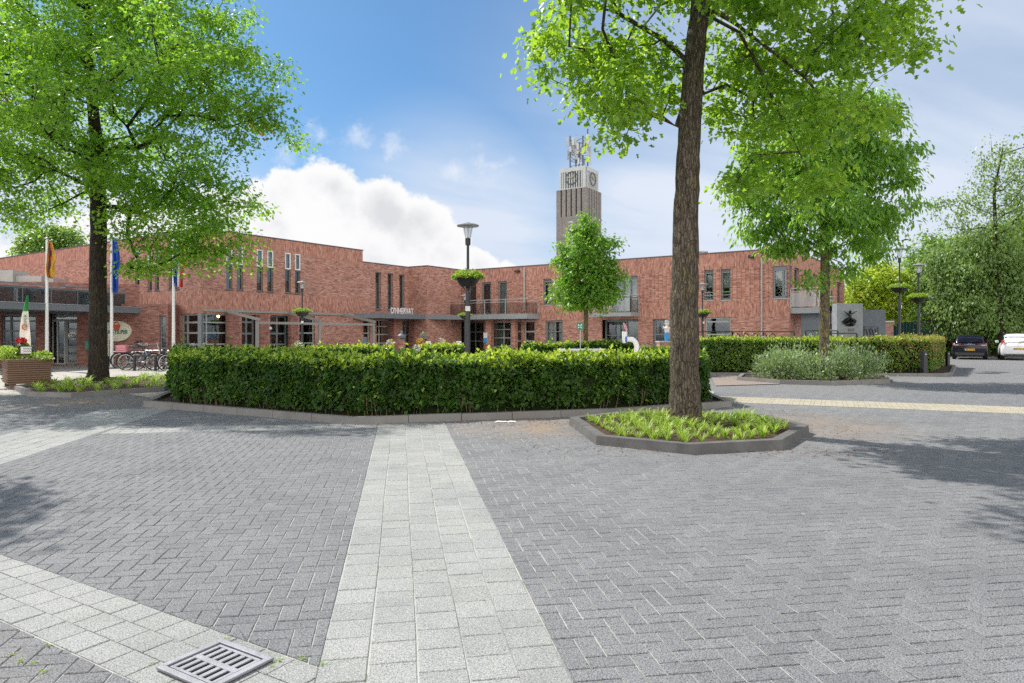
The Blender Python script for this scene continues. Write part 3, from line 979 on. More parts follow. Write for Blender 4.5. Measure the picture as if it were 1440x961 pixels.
def leafball(name, parent, c, rad, n, size, mats, seed, shape='kite', fr=None, loc=None, up=0.6):
    r = np.random.default_rng(seed)
    d = _norm(r.normal(size=(n, 3)))
    R = r.random((n, 1)) ** 0.4
    P = np.array(c) + d * R * np.array(rad)
    P = P[P[:, 2] > c[2] - rad[2] * 0.75] if len(P) else P
    n = len(P); d = d[:n]
    A = d + r.normal(size=(n, 3)) * 0.5 + np.array([0, 0, 0.3])
    Nn = d * 0.6 + np.array([0, 0, up]) + r.normal(size=(n, 3)) * 0.45
    S = size * (0.6 + 0.8 * r.random(n))
    mi = r.choice(len(mats), size=n, p=fr) if fr else None
    return leaves(name, parent, P, A, Nn, S, [M[m] for m in mats], shape, 0.25, mi, loc)

def shrub(name, label, c, rad, n, size, mats, seed, shape='kite', fr=None, group=None, cat='shrub', stems=9):
    root = empty(name, (c[0], c[1], 0), label, cat, group)
    r = np.random.default_rng(seed)
    mb = MB()
    for i in range(stems):
        a = r.random() * 2 * pi; q = r.random() * 0.7
        tip = (c[0] + cos(a) * rad[0] * q, c[1] + sin(a) * rad[1] * q, rad[2] * (1.1 + 0.6 * r.random()))
        mid = (c[0] + cos(a) * rad[0] * q * 0.35, c[1] + sin(a) * rad[1] * q * 0.35, rad[2] * 0.55)
        mb.tube([(c[0], c[1], 0), mid, tip], [0.016, 0.011, 0.004], 5)
    mb.build('stems', M['dark_bark'], root)
    # several leafy sprays
    P = []; Dn = []
    for i in range(26):
        a = r.random() * 2 * pi; q = sqrt(r.random()) * 0.85; z = 0.25 + 0.75 * r.random()
        k = sqrt(max(0.1, 1 - (z - 0.5) ** 2))
        cc = np.array([c[0] + cos(a) * rad[0] * q * k, c[1] + sin(a) * rad[1] * q * k, rad[2] * 2 * z * 0.88])
        m = n // 26
        g = r.normal(size=(m, 3)) * np.array([0.13, 0.13, 0.16]) * (rad[0] + rad[2])
        P.append(cc + g); Dn.append(_norm(g + np.array([cos(a) * q, sin(a) * q, 0.6]) * 0.25))
    P = np.vstack(P); Dn = np.vstack(Dn)
    keep = P[:, 2] > 0.04
    P, Dn = P[keep], Dn[keep]
    m = len(P)
    A = Dn + np.array([0, 0, 0.5]) + r.normal(size=(m, 3)) * 0.4
    Nn = Dn * 0.4 + np.array([0, 0, 0.7]) + r.normal(size=(m, 3)) * 0.5
    S = size * (0.6 + 0.8 * r.random(m))
    mi = r.choice(len(mats), size=m, p=fr) if fr else None
    leaves('foliage', root, P, A, Nn, S, [M[q] for q in mats], shape, 0.2, mi)
    return root
# ------------------------------------------------------------------ world, sun, camera
SUN_EL = radians(49)
SHD = Vector((0.76, -0.65))                    # direction the shadows fall on the ground
def world():
    w = bpy.data.worlds.new('World'); SC.world = w; w.use_nodes = True
    N = NT.__new__(NT); N.t = w.node_tree; N.t.nodes.clear()
    out = N.n('ShaderNodeOutputWorld')
    sky = N.n('ShaderNodeTexSky', sky_type='NISHITA')
    sky.sun_disc = False; sky.sun_elevation = SUN_EL
    sky.sun_rotation = atan2(-SHD.x, -SHD.y) % (2 * pi)
    sky.altitude = 0; sky.air_density = 1.0; sky.dust_density = 0.9; sky.ozone_density = 1.6
    d = N.vm('NORMALIZE', N.coord('Generated'))
    s = N.sep(d)
    def dirv(px, py):
        v = Vector(((px - CX) / FPX, 1, (HY - py) / FPX)); return tuple(v.normalized())
    def lobes(L, base=None):
        acc = base
        for px, py, r in L:
            q = N.m('SUBTRACT', 1.0, N.m('DIVIDE', N.vm('DISTANCE', d, dirv(px, py), 1), r / FPX * 0.93))
            acc = q if acc is None else N.m('MAXIMUM', acc, q)
        return acc
    puff = N.noise(d, 13, 12, 0.62)
    puff2 = N.noise(d, 38, 10, 0.65)
    v = lobes([(462, 298, 74), (535, 302, 62), (395, 300, 66), (585, 340, 74), (430, 360, 95), (525, 380, 95), (628, 352, 44), (668, 378, 40), (300, 350, 90), (160, 395, 110), (715, 400, 36),
               (60, 420, 90)])
    dens = N.m('ADD', v, N.m('ADD', N.m('MULTIPLY', N.m('SUBTRACT', puff, 0.52), 1.25), N.m('MULTIPLY', N.m('SUBTRACT', puff2, 0.5), 0.35)))
    cm = N.maprange(dens, 0.0, 0.17, 0, 1, True)
    belly = N.m('MULTIPLY', N.maprange(dens, 0.2, 0.8, 0, 1, True), N.maprange(N.noise(d, 8, 9, 0.6), 0.40, 0.66, 0, 1, True))
    cum = N.mix(belly, (6.5, 6.5, 6.55), (4.9, 4.95, 5.15))
    # smaller broken cloud above it
    v2 = lobes([(450, 195, 52), (500, 190, 46), (400, 210, 50), (560, 205, 34), (640, 240, 30), (700, 235, 60)])
    dens2 = N.m('ADD', v2, N.m('MULTIPLY', N.m('SUBTRACT', N.noise(d, 21, 9, 0.66), 0.60), 3.4))
    cm2 = N.maprange(dens2, 0.0, 1.1, 0, 0.62, True)
    # thin high veil
    pr = N.m('ADD', N.m('ABSOLUTE', s[2]), 0.18)
    pv = N.comb(N.m('DIVIDE', s[0], pr), N.m('MULTIPLY', N.m('DIVIDE', s[1], pr), 1.0), 0)
    ang = 0.5
    pr2 = N.vm('MULTIPLY', N.comb(N.m('ADD', N.m('MULTIPLY', N.sep(pv)[0], cos(ang)), N.m('MULTIPLY', N.sep(pv)[1], sin(ang))),
                                  N.m('SUBTRACT', N.m('MULTIPLY', N.sep(pv)[1], cos(ang)), N.m('MULTIPLY', N.sep(pv)[0], sin(ang))), 0.3), (0.55, 1.5, 1))
    wis = N.noise(pr2, 1.1, 7, 0.55, dist=0.35)
    veil = N.maprange(lobes([(1380, 160, 760), (1500, 330, 800), (980, 330, 330), (640, 350, 260), (200, 400, 300), (30, 300, 260)]), 0.0, 0.75, 0.03, 1, True)
    wm = N.m('MULTIPLY', N.maprange(wis, 0.22, 0.78, 0.48, 1, True), N.m('MULTIPLY', veil, 1.05))
    wm = N.m('ADD', wm, N.m('MULTIPLY', N.maprange(s[2], 0.34, 0.0, 0, 1, True), 0.42), clamp=True)
    vc = N.mix(N.maprange(wis, 0.4, 0.8), (4.5, 5.1, 6.1), (5.3, 5.7, 6.4))
    col = N.mix(1.0, sky.outputs[0], (0.38, 0.63, 0.80), 'MULTIPLY')
    col = N.mix(wm, col, vc)
    col = N.mix(cm2, col, (5.8, 6.05, 6.5))
    col = N.mix(cm, col, cum)
    # unseen bright cloud band, added behind the camera to brighten the shaded facades
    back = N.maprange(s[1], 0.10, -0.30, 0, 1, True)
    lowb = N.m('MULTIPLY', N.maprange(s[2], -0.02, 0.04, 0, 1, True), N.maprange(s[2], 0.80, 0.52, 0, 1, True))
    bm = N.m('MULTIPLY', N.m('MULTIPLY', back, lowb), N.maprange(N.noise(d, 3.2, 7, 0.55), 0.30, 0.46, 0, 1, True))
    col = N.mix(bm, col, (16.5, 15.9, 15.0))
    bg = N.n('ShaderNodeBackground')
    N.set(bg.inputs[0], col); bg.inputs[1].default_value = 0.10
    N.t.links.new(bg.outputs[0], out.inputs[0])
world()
sl = bpy.data.lights.new('Sun', 'SUN'); sl.energy = 3.9; sl.angle = radians(0.6); sl.color = (1.0, 0.955, 0.88)
so = bpy.data.objects.new('Sun', sl); COL.objects.link(so)
to_sun = Vector((-SHD.x * cos(SUN_EL), -SHD.y * cos(SUN_EL), sin(SUN_EL)))
so.rotation_euler = to_sun.to_track_quat('Z', 'Y').to_euler()
so.location = (-20, 20, 40)

cam = bpy.data.cameras.new('Camera'); co_ = bpy.data.objects.new('Camera', cam); COL.objects.link(co_)
cam.sensor_width = 36; cam.lens = 24; cam.clip_end = 3000; cam.clip_start = 0.05
co_.location = (0, 0, HCAM); co_.rotation_euler = (radians(90), 0, 0)
cam.shift_y = -(480.5 - HY) / 1440
SC.camera = co_
SC.view_settings.view_transform = 'Standard'
SC.view_settings.look = 'None'
SC.view_settings.exposure = 0.60
SC.view_settings.gamma = 1
SC.cycles.max_bounces = 8
SC.cycles.diffuse_bounces = 4
SC.cycles.transparent_max_bounces = 12
SC.cycles.use_denoising = False
SC.cycles.sample_clamp_indirect = 8

# ------------------------------------------------------------------ ground and paving sheets
def sheet(name, poly, z, mat, uvdir=None, org=None, label=None):
    mb = MB()
    if uvdir is None: uvdir = (0, 1)
    org = org or poly[0]
    d = Vector(uvdir).normalized(); s = Vector((d.y, -d.x))
    uv = [((p[0] - org[0]) * s.x + (p[1] - org[1]) * s.y, (p[0] - org[0]) * d.x + (p[1] - org[1]) * d.y) for p in poly]
    mb.face([(p[0], p[1], z) for p in poly], 0, uv)
    o = mb.build(name, M[mat])
    tag(o, label, None, None, 'structure')
    return o
sheet('ground', [(-600, -80), (600, -80), (600, 900), (-600, 900)], 0.0, 'dark_pavers')
sd = (STRIP_D.x, STRIP_D.y)
def along(p, k): return (p[0] + STRIP_D.x * k, p[1] + STRIP_D.y * k)
def across(p, k): return (p[0] + STRIP_D.y * k, p[1] - STRIP_D.x * k)
# band of slabs crossing the lower corner
bd = Vector((0.857, -0.515)); bn = Vector((0.515, 0.857))
A0 = Vector(G(0, 782))
def bandp(s, t): return tuple(A0 + bd * s + bn * t)
bandpoly = [bandp(-6, -0.50), bandp(7, -0.50), bandp(7, 0.0), bandp(-6, 0.0)]
L0 = (-2.15, 10.95)
mainpoly = [along(L0, -10), across(along(L0, -10), 1.085), across(along(L0, 0.35), 1.085), along(L0, 0.35)]
L1 = (-7.52, 10.1)
sidepoly = [along(L1, -8), across(along(L1, -8), 1.30), across(along(L1, 3.55), 1.30), along(L1, 3.3)]
L2 = (-6.15, 10.18)
crosspoly = [L2, across(L2, 4.05), along(across(L2, 4.05), 0.62), along(L2, 0.62)]
# ---- individually laid stones in the near paving (real bevelled tops, cut along the strips)
def clip(poly, a, b, keep_left=True):
    out = []
    n = len(poly)
    def sd_(p): 
        v = (b[0] - a[0]) * (p[1] - a[1]) - (b[1] - a[1]) * (p[0] - a[0])
        return v if keep_left else -v
    for k in range(n):
        p, q = poly[k], poly[(k + 1) % n]; sp, sq = sd_(p), sd_(q)
        if sp >= 0: out.append(p)
        if sp * sq < 0:
            t = sp / (sp - sq); out.append((p[0] + (q[0] - p[0]) * t, p[1] + (q[1] - p[1]) * t))
    return out
def parea(p): return 0.5 * sum(p[k][0] * p[(k + 1) % len(p)][1] - p[(k + 1) % len(p)][0] * p[k][1] for k in range(len(p)))
def inset(poly, d):
    n = len(poly); L = []
    for k in range(n):
        a, b = poly[k], poly[(k + 1) % n]; l = sqrt((b[0] - a[0]) ** 2 + (b[1] - a[1]) ** 2)
        if l < 1e-6: return None
        nx, ny = -(b[1] - a[1]) / l, (b[0] - a[0]) / l
        L.append((a[0] + nx * d, a[1] + ny * d, (b[0] - a[0]) / l, (b[1] - a[1]) / l))
    out = []
    for k in range(n):
        x1, y1, dx1, dy1 = L[k - 1]; x2, y2, dx2, dy2 = L[k]
        det = dx1 * dy2 - dy1 * dx2
        if abs(det) < 1e-3: out.append((x2, y2)); continue
        t = ((x2 - x1) * dy2 - (y2 - y1) * dx2) / det
        out.append((x1 + dx1 * t, y1 + dy1 * t))
    return out
srng = np.random.default_rng(77)
def stone(mb, poly, top, gap=.0032, ch=.0035, drop=.005, tilt=.0):
    # drop tiny cut slivers and duplicate corners
    q = []
    for p in poly:
        if not q or (p[0] - q[-1][0]) ** 2 + (p[1] - q[-1][1]) ** 2 > 4e-6: q.append(p)
    if len(q) > 2 and (q[0][0] - q[-1][0]) ** 2 + (q[0][1] - q[-1][1]) ** 2 < 4e-6: q.pop()
    if len(q) < 3 or parea(q) < .00015: return
    a = inset(q, gap); b = inset(q, gap + ch) if a else None
    if not b or parea(b) < .0006 or parea(b) > parea(q):
        i = len(mb.v); n = len(q); mb.v.extend([(p[0], p[1], top - .001) for p in q]); mb.f.append(tuple(range(i, i + n))); mb.m.append(0); mb.uv.append([(0, 0)] * n)
        return
    cx, cy = sum(p[0] for p in b) / len(b), sum(p[1] for p in b) / len(b)
    gx_, gy_ = srng.normal() * tilt, srng.normal() * tilt
    h = lambda p, z: (p[0], p[1], z + gx_ * (p[0] - cx) + gy_ * (p[1] - cy))
    n = len(b); i = len(mb.v)
    mb.v.extend([h(p, top) for p in b] + [h(p, top - ch * .8) for p in a] + [(p[0], p[1], top - drop - .006) for p in a])
    mb.f.append(tuple(i + k for k in range(n))); mb.m.append(0); mb.uv.append([(0, 0)] * n)
    for k in range(n):
        k2 = (k + 1) % n
        mb.f.append((i + n + k, i + n + k2, i + k2, i + k)); mb.m.append(0); mb.uv.append([(0, 0)] * 4)
        mb.f.append((i + 2 * n + k, i + 2 * n + k2, i + n + k2, i + n + k)); mb.m.append(0); mb.uv.append([(0, 0)] * 4)
PTOP = 0.013
strips = [bandpoly, mainpoly, sidepoly, crosspoly]
strips = [p if parea(p) > 0 else p[::-1] for p in strips]
def in_view(x, y, m=.8): return 2.2 < y < 17.2 and abs(x) < .76 * y + m
def outside(poly, x, y):
    return any((b[0] - a[0]) * (y - a[1]) - (b[1] - a[1]) * (x - a[0]) < 0 for a, b in zip(poly, poly[1:] + poly[:1]))
def minus(poly, strip):
    # part of a small convex stone outside a convex strip
    if all(outside(strip, *p) for p in poly) and outside(strip, sum(p[0] for p in poly) / len(poly), sum(p[1] for p in poly) / len(poly)): return poly
    best = None
    for a, b in zip(strip, strip[1:] + strip[:1]):
        c = clip(poly, a, b, keep_left=False)
        if len(c) > 2 and (best is None or parea(c) > parea(best)): best = c
    return best
yel = [G(1003, 566), (30.5, 3.2), (31.3, 4.6), G(1003, 558)]
def herring():
    mb = MB(); w = .105
    c, sn = STRIP_D.y, -STRIP_D.x
    def W(x, y): return (x * c - y * sn, x * sn + y * c)      # pattern -> world
    for i in range(-190, 190):
        for j in range(-10, 190):
            k = (i - j) % 4
            if k not in (0, 3): continue
            x0, y0 = i * w, j * w
            x1, y1 = (x0 + 2 * w, y0 + w) if k == 0 else (x0 + w, y0 + 2 * w)
            m = W((x0 + x1) / 2, (y0 + y1) / 2)
            if not in_view(*m): continue
            wv = lambda x, y: (x + .010 * sin(y * .9 + x * .35) + .004 * sin(3.1 * y + 1.7 * x), y + .010 * sin(x * .8 + .5 * y + 1) + .004 * sin(2.7 * x + 2.2 * y))
            poly = [W(*wv(x0, y0)), W(*wv(x1, y0)), W(*wv(x1, y1)), W(*wv(x0, y1))]
            jx, jy = srng.normal() * .0008, srng.normal() * .0008
            poly = [(p[0] + jx, p[1] + jy) for p in poly]
            for s_ in strips:
                poly = minus(poly, s_)
                if not poly: break
            if poly: stone(mb, poly, PTOP + srng.normal() * .0008, tilt=.0045)
    o = mb.build('dark_pavement', M['laid_pavers']); tag(o, None, None, None, 'structure')
def laid(name, poly, d, cols, cw, rl, mat, seed, cutby=()):
    # columns of slabs along d from poly[0]; s to the right of d
    mb = MB(); r_ = np.random.default_rng(seed)
    d = Vector(d).normalized(); s = Vector((d.y, -d.x)); o = Vector(poly[0])
    L = (Vector(poly[3]) - o).length + .4
    for ci in range(cols):
        y = -r_.random() * rl
        xw0, xw1 = ci * cw, (ci + 1) * cw
        while y < L:
            l = rl + r_.normal() * .002
            q = [o + s * xw0 + d * y, o + s * xw1 + d * y, o + s * xw1 + d * (y + l), o + s * xw0 + d * (y + l)]
            y += l
            q = [(p.x + .004 * sin(1.7 * p.y + ci), p.y + .003 * sin(2 * p.x)) for p in q]
            if not in_view(q[0][0], q[0][1], 1.2): continue
            P_ = q
            pp = poly if parea(poly) > 0 else poly[::-1]
            for a, b in ((pp[0], pp[1]), (pp[2], pp[3])): P_ = clip(P_, a, b)
            if len(P_) > 2 and parea(P_) < 0: P_ = P_[::-1]
            for cb in cutby:
                if len(P_) > 2: P_ = minus(P_, cb)
                if not P_: break
            if P_ and len(P_) > 2: stone(mb, P_, PTOP + .0004 + srng.normal() * .0008, tilt=.006)
    ob = mb.build(name, M[mat]); tag(ob, None, None, None, 'structure')
sheet('joint_sand', [(-2.3, 2.3), (2.3, 2.3), (13.4, 17.0), (-13.4, 17.0)], 0.0070, 'joint_sand')
herring()
laid('main_paving_strip', mainpoly, sd, 5, .217, .2165, 'laid_slabs', 1)
# the crossing band runs along bd: columns counted from its outer edge
laid('diagonal_paving_strip', [bandp(-6, 0.0), bandp(-6, -0.50), bandp(7, -0.50), bandp(7, 0.0)], tuple(bd), 3, .1667, .208, 'laid_slabs', 2, [strips[1]])
laid('side_paving_strip', sidepoly, sd, 6, .2167, .2165, 'laid_slabs', 3)
laid('cross_paving_strip', [along(L2, .62), L2, across(L2, 4.05), along(across(L2, 4.05), .62)], (STRIP_D.y, -STRIP_D.x), 3, .2067, .2165, 'laid_slabs', 4, [strips[2], strips[1]])
sheet('yellow_paving_strip', [G(1003, 566), (30.5, 3.2), (31.3, 4.6), G(1003, 558)], 0.016, 'yellow_pavers', (0.9, -0.42), G(1010, 559))
sheet('plaza_pavement', [(-70, 15.4), (-11.8, 16.6), (-9.5, 16.9), (-7.7, 15.2), (-7.5, 14.6), (3.9, 15.0), (4.4, 15.4), (5.2, 17.5), (5.6, 24), (9.5, 30), (20, 34), (12, 75), (-70, 75)], 0.016, 'plaza_pavers', (0.83, -0.56))
sheet('brick_path', [G(1000, 531), G(1104, 529), G(1096, 541), G(1006, 543.5)], 0.020, 'red_pavers', (1, 0))

# ------------------------------------------------------------------ buildings
U = Vector((0.829, -0.559)); V = Vector((0.559, 0.829))
C1 = Vector((-15.06, 33.0))
F1 = Frame(C1, V, U)                                     # street front of the hall
F0 = Frame(C1 - U * 30, U, -V)                           # its long side facing the square
RD = Vector((0.818, -0.575)).normalized(); RN = Vector((-RD.y, RD.x)) * -1   # out of the right wing
R0 = Vector((-5.06, 48.6))
FR = Frame(R0, RD, RN)

def window(par, F, s0, s1, z0, z1, dep=0.13, fr=0.06, vb=(), hb=(), fm='grey_frame', gl='window_glass', blind=None, name='window', sill=True, solid=None, barw=None, bf=None):
    """frame set into an opening, with its pane and (if seen) blind or curtain; blind=(material, from, to, sfrom, sto)"""
    w, h = s1 - s0, z1 - z0
    bw = barw or fr
    mb = MB()
    o0, o1 = -dep - 0.03, -dep + 0.04
    F.box(mb, s0, s0 + fr, z0, z1, o0, o1); F.box(mb, s1 - fr, s1, z0, z1, o0, o1)
    F.box(mb, s0 + fr, s1 - fr, z0, z0 + fr, o0, o1); F.box(mb, s0 + fr, s1 - fr, z1 - fr, z1, o0, o1)
    for q in vb: F.box(mb, s0 + w * q - bw / 2, s0 + w * q + bw / 2, z0 + fr, z1 - fr, o0, o1)
    for q in hb: F.box(mb, s0 + fr, s1 - fr, z0 + h * q - bw / 2, z0 + h * q + bw / 2, o0 - 0.002, o1 + 0.008)
    f = mb.build(name, M[fm], par, world=True)
    f.location = Vector(F.p(s0, z0, -dep)) - wloc(par)
    # geometry was built in the parent's space: shift so the part's origin is its own corner
    for v in f.data.vertices: v.co -= f.location
    p = MB()
    p.face([F.p(s0 + fr * .5, z0 + fr * .5, -dep), F.p(s1 - fr * .5, z0 + fr * .5, -dep), F.p(s1 - fr * .5, z1 - fr * .5, -dep), F.p(s0 + fr * .5, z1 - fr * .5, -dep)])
    p.build('pane', M[gl], f)
    if sill:
        sm = MB(); F.box(sm, s0 - 0.03, s1 + 0.03, z0 - 0.05, z0 - 0.003, -dep, 0.035)
        sm.build('sill', M['coping' if sill is True else sill], f)
    for b in ([blind] if blind and isinstance(blind[0], str) else (blind or [])):
        bm_ = MB()
        a, c = (b[3], b[4]) if len(b) > 3 else (0.0, 1.0)
        n = max(4, int((c - a) * w / 0.06)) if 'curtain' in b[0] else 1
        rows = []
        for k in range(n + 1):
            t = k / n
            wv = 0.035 * sin(k * 2.4) if 'curtain' in b[0] else 0
            ss = s0 + w * (a + (c - a) * t)
            rows.append([F.p(ss, z0 + h * b[1], -dep - 0.12 + wv), F.p(ss, z0 + h * b[2], -dep - 0.12 + wv)])
        bm_.grid(rows)
        bm_.build('curtain' if 'curtain' in b[0] else 'blind', M[b[0]], f)
    return f

def flatroof(par, poly, z, name='roof'):
    mb = MB(); mb.prism(poly, z - 0.25, z); return mb.build(name, M['roofing'], par)

def coping(par, F, s0, s1, z, w=0.34, th=0.06):
    mb = MB(); F.box(mb, s0, s1, z, z + th, -w, 0.035); return mb

P2 = lambda v: (v[0], v[1])
# ---- hall
HH, HM = 6.6, 5.9
hall = empty('hall_building', (C1.x, C1.y, 0), 'tall red brick hall with paired slit windows and a pergola along its front', 'building')
S1, S2 = 10.6, 14.77
top1 = [F1.rect(318, 327, 346, 370), F1.rect(333, 342, 346, 370), F1.rect(361, 370, 350, 373), F1.rect(376, 384.5, 351, 374), F1.rect(401, 409, 355, 378.5), F1.rect(415, 422.5, 357, 380)]
slits = [(a[0], a[1], 3.74, 5.93) for a in top1]
GZ = 2.50
# ground floor openings of the street front
def gx(a, b): return (F1.s_of(a), F1.s_of(b))
g_open = []
gw = []
for (a, b, kind) in ((283.5, 322, 'win'), (340, 361, 'door'), (380, 407, 'door'), (421, 443, 'win'), (511, 520.5, 'win')):
    s0, s1 = gx(a, b)
    g_open.append((max(s0, 0.06), s1, 0.06 if kind == 'door' else 0.35, GZ)); gw.append(kind)
m_open = []
m_kind = []
for (a, b, kind) in ((529.5, 554, 'win'), (566, 582.5, 'door'), (592, 611, 'win')):
    s0, s1 = gx(a, b); 
    m_open.append((s0, s1 if kind != 'x' else s1, 0.06 if kind == 'door' else 0.3, 2.40)); m_kind.append(kind)
tall = [(F1.s_of(528), F1.s_of(536)), (F1.s_of(545), F1.s_of(553)), (F1.s_of(561.5), F1.s_of(569))]
tz0, tz1 = F1.z_of(532, 435.5), F1.z_of(532, 382.5)
tall_o = [(a, b, tz0, tz1) for a, b in tall]
mb = MB()
BN = [(0, GZ + 0.02, 0), (GZ + 0.02, 3.62, 1), (3.62, 5.85, 0), (5.85, HH, 1)]
o_main = slits + [o for o in g_open if o[0] < S1] + [o for o in m_open if o[0] < S1]
wall_mesh(mb, F1, 0, S1, BN, o_main)
BM = [(0, 2.45, 0), (2.45, 2.8, 0), (2.8, HM, 0)]
o_mid = tall_o + [o for o in m_open if o[1] > S1] + [o for o in g_open if o[0] > S1]
wall_mesh(mb, F1, S1, S2, BM, o_mid)
# side facing the square (F0: s runs to the corner at 30)
LS = 30.0
f0o = []
for px in (190, 207.5, 217.5, 237, 246): 
    a, b = F0.s_of(px), F0.s_of(px + 6); f0o.append((a, b, 3.74, 5.93))
s_corner = (F0.s_of(253.5), LS - 0.06)
f0o.append((s_corner[0], s_corner[1], 0.35, GZ))
wall_mesh(mb, F0, 0, LS, BN, f0o)
# return of the tall block above the lower middle part, back and far walls
Fret = Frame(C1 + V * S1, -U, V)
wall_mesh(mb, Fret, 0, 30, [(HM - 0.4, HH, 0)], [])
Fback = Frame(C1 + V * S1, -U, V); wall_mesh(mb, Fback, 0, 30, [(0, HM - 0.4, 0)], [])
Fl = Frame(C1 - U * 30, V, -U); wall_mesh(mb, Fl, 0, S1, BN, [])
# pier beside the entrance
Pc = C1 + V * S2
pier = [Pc - V * 0.4 - U * 0.02, Pc + U * 1.55, Pc + U * 1.55 + V * 4.2, Pc - U * 6 + V * 4.2, Pc - U * 6 - V * 0.0, Pc]
Fp1 = Frame(Pc, U, -V); wall_mesh(mb, Fp1, 0, 1.55, [(2.75, HM + 0.02, 0)], [])
Fp2 = Frame(Pc + U * 1.55, V, U); wall_mesh(mb, Fp2, 0, 3.6, [(0, HM + 0.02, 0)], [])
Fp1b = Frame(Pc, U, -V); wall_mesh(mb, Fp1b, 0, 1.55, [(0, 2.75, 0)], [])
Fp3 = Frame(Pc + U * 1.55 + V * 3.6, -U, V); wall_mesh(mb, Fp3, 0, 12, [(0, HM + 0.02, 0)], [])
mb.build('wall', [M['brick_run'], M['brick_soldier']], hall)
flatroof(hall, [P2(C1 + V * 0.02 - U * 0.02), P2(C1 + V * (S1 - .02) - U * .02), P2(C1 + V * (S1 - .02) - U * 29.9), P2(C1 + V * .02 - U * 29.9)], HH - 0.3)
flatroof(hall, [P2(C1 + V * S1 - U * 0.02), P2(Pc - U * .02), P2(Pc + U * 1.5 + V * .05), P2(Pc + U * 1.5 + V * 3.55), P2(Pc - U * 10 + V * 3.55), P2(C1 + V * S1 - U * 10)], HM - 0.3)
fl = MB(); fl.prism([P2(C1 + V * .2 - U * 0.25), P2(Pc - U * .25), P2(Pc - U * 9), P2(C1 + V * .2 - U * 29)], 2.75, 3.0); fl.build('floor_slab', M['floor_slab'], hall)
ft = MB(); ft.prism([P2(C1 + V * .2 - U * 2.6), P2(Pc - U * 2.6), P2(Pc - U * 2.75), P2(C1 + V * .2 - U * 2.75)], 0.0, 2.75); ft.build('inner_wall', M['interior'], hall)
mb = MB()
F1.box(mb, -0.035, S1 + 0.03, HH, HH + 0.055, -0.34, 0.035)
F0.box(mb, 0, LS - 0.30, HH, HH + 0.055, -0.34, 0.035)
Fret.box(mb, 0.30, 30, HH, HH + 0.055, -0.34, 0.035)
F1.box(mb, S1 + 0.04, S2 - 0.04, HM, HM + 0.055, -0.34, 0.035)
Fp1.box(mb, -0.03, 1.585, HM + 0.02, HM + 0.075, -0.3, 0.035); Fp2.box(mb, 0.32, 3.6, HM + 0.02, HM + 0.075, -0.3, 0.035)
mb.build('coping', M['coping'], hall)
for (a, b, c, d) in slits:
    window(hall, F1, a, b, c, 5.02, fr=0.05, blind=('blind_olive', 0.0, 1.0), fm='grey_frame', name='window')
    window(hall, F1, a - 0.005, b + 0.005, 5.03, d, dep=0.05, fr=0.065, fm='white_frame', blind=('blind_lilac', 0, 1), name='window', sill=False)
for (a, b, c, d) in f0o[:-1]:
    window(hall, F0, a, b, c, 5.02, fr=0.05, blind=('blind_olive', 0.0, 1.0))
    window(hall, F0, a - 0.005, b + 0.005, 5.03, d, dep=0.05, fr=0.065, fm='white_frame', blind=('blind_lilac', 0, 1), sill=False)
for (a, b, c, d) in tall_o:
    window(hall, F1, a, b, c, d, dep=0.16, fr=0.07, blind=('blind_grey', 0.0, 0.72, 0.0, 0.75))
for o, k in list(zip(g_open, gw)) + list(zip(m_open, m_kind)):
    if k == 'win':
        nm = window(hall, F1, *o, dep=0.16, fr=0.07, vb=(() if o[1] - o[0] < 1.2 else (0.22,)), hb=(0.30, 0.56, 0.80), fm='light_frame', sill=True)
    else:
        window(hall, F1, *o, dep=0.30, fr=0.09, vb=(0.5,), hb=(0.10, 0.36, 0.60, 0.84), fm='grey_frame', name='glazed_door', sill=False, barw=0.09)
window(hall, F0, *f0o[-1], dep=0.16, fr=0.09, vb=(0.25,), hb=(0.30, 0.56, 0.80), fm='light_frame')
mb = MB(); mb.box(C1.x - 0.13, C1.x + 0.05, C1.y - 0.01, C1.y + 0.16, 0.02, GZ); mb.build('corner_post', M['grey_frame'], hall)
# warm lamp seen through the corner window
lp = F1.p(F1.s_of(307, -0.9), F1.z_of(307, 445, -0.9), -0.9)
mb = MB(); mb.lathe([(0.001, -0.07), (0.05, -0.05), (0.07, 0), (0.05, 0.05), (0.001, 0.07)], lp, 12); mb.build('ceiling_lamp', M['warm_lamp'], hall, smooth=True)
mb = MB(); mb.lathe([(0.001, -0.1), (0.09, -0.06), (0.10, 0), (0.09, 0.06), (0.001, 0.1)], F1.p(F1.s_of(378), F1.z_of(378, 462), 0.10), 12); mb.build('wall_lamp', M['white_paint'], hall, smooth=True)
# entrance canopy
mb = MB()
cs0 = F1.s_of(495); 
cpoly = [F1.p(cs0, 0, 0.02)[:2], F1.p(10.55, 0, 1.42)[:2], F1.p(16.35, 0, 1.42)[:2], P2(Pc + U * 1.42 + V * 1.6), P2(Pc + U * 0.02 + V * 0), F1.p(S2, 0, 0.02)[:2]]
cp2 = [F1.p(cs0, 0, 0.01)[:2], F1.p(10.55, 0, 1.42)[:2], F1.p(14.7, 0, 1.42)[:2], F1.p(14.7, 0, 0.01)[:2]]
mb.prism(cp2, 2.46, 2.76)
mb.prism([F1.p(14.703, 0, 1.42)[:2], F1.p(16.6, 0, 1.60)[:2], F1.p(16.9, 0, 3.0)[:2], F1.p(14.703, 0, 1.45)[:2]], 2.46, 2.76)
mb.build('entrance_canopy', M['fascia'], hall)
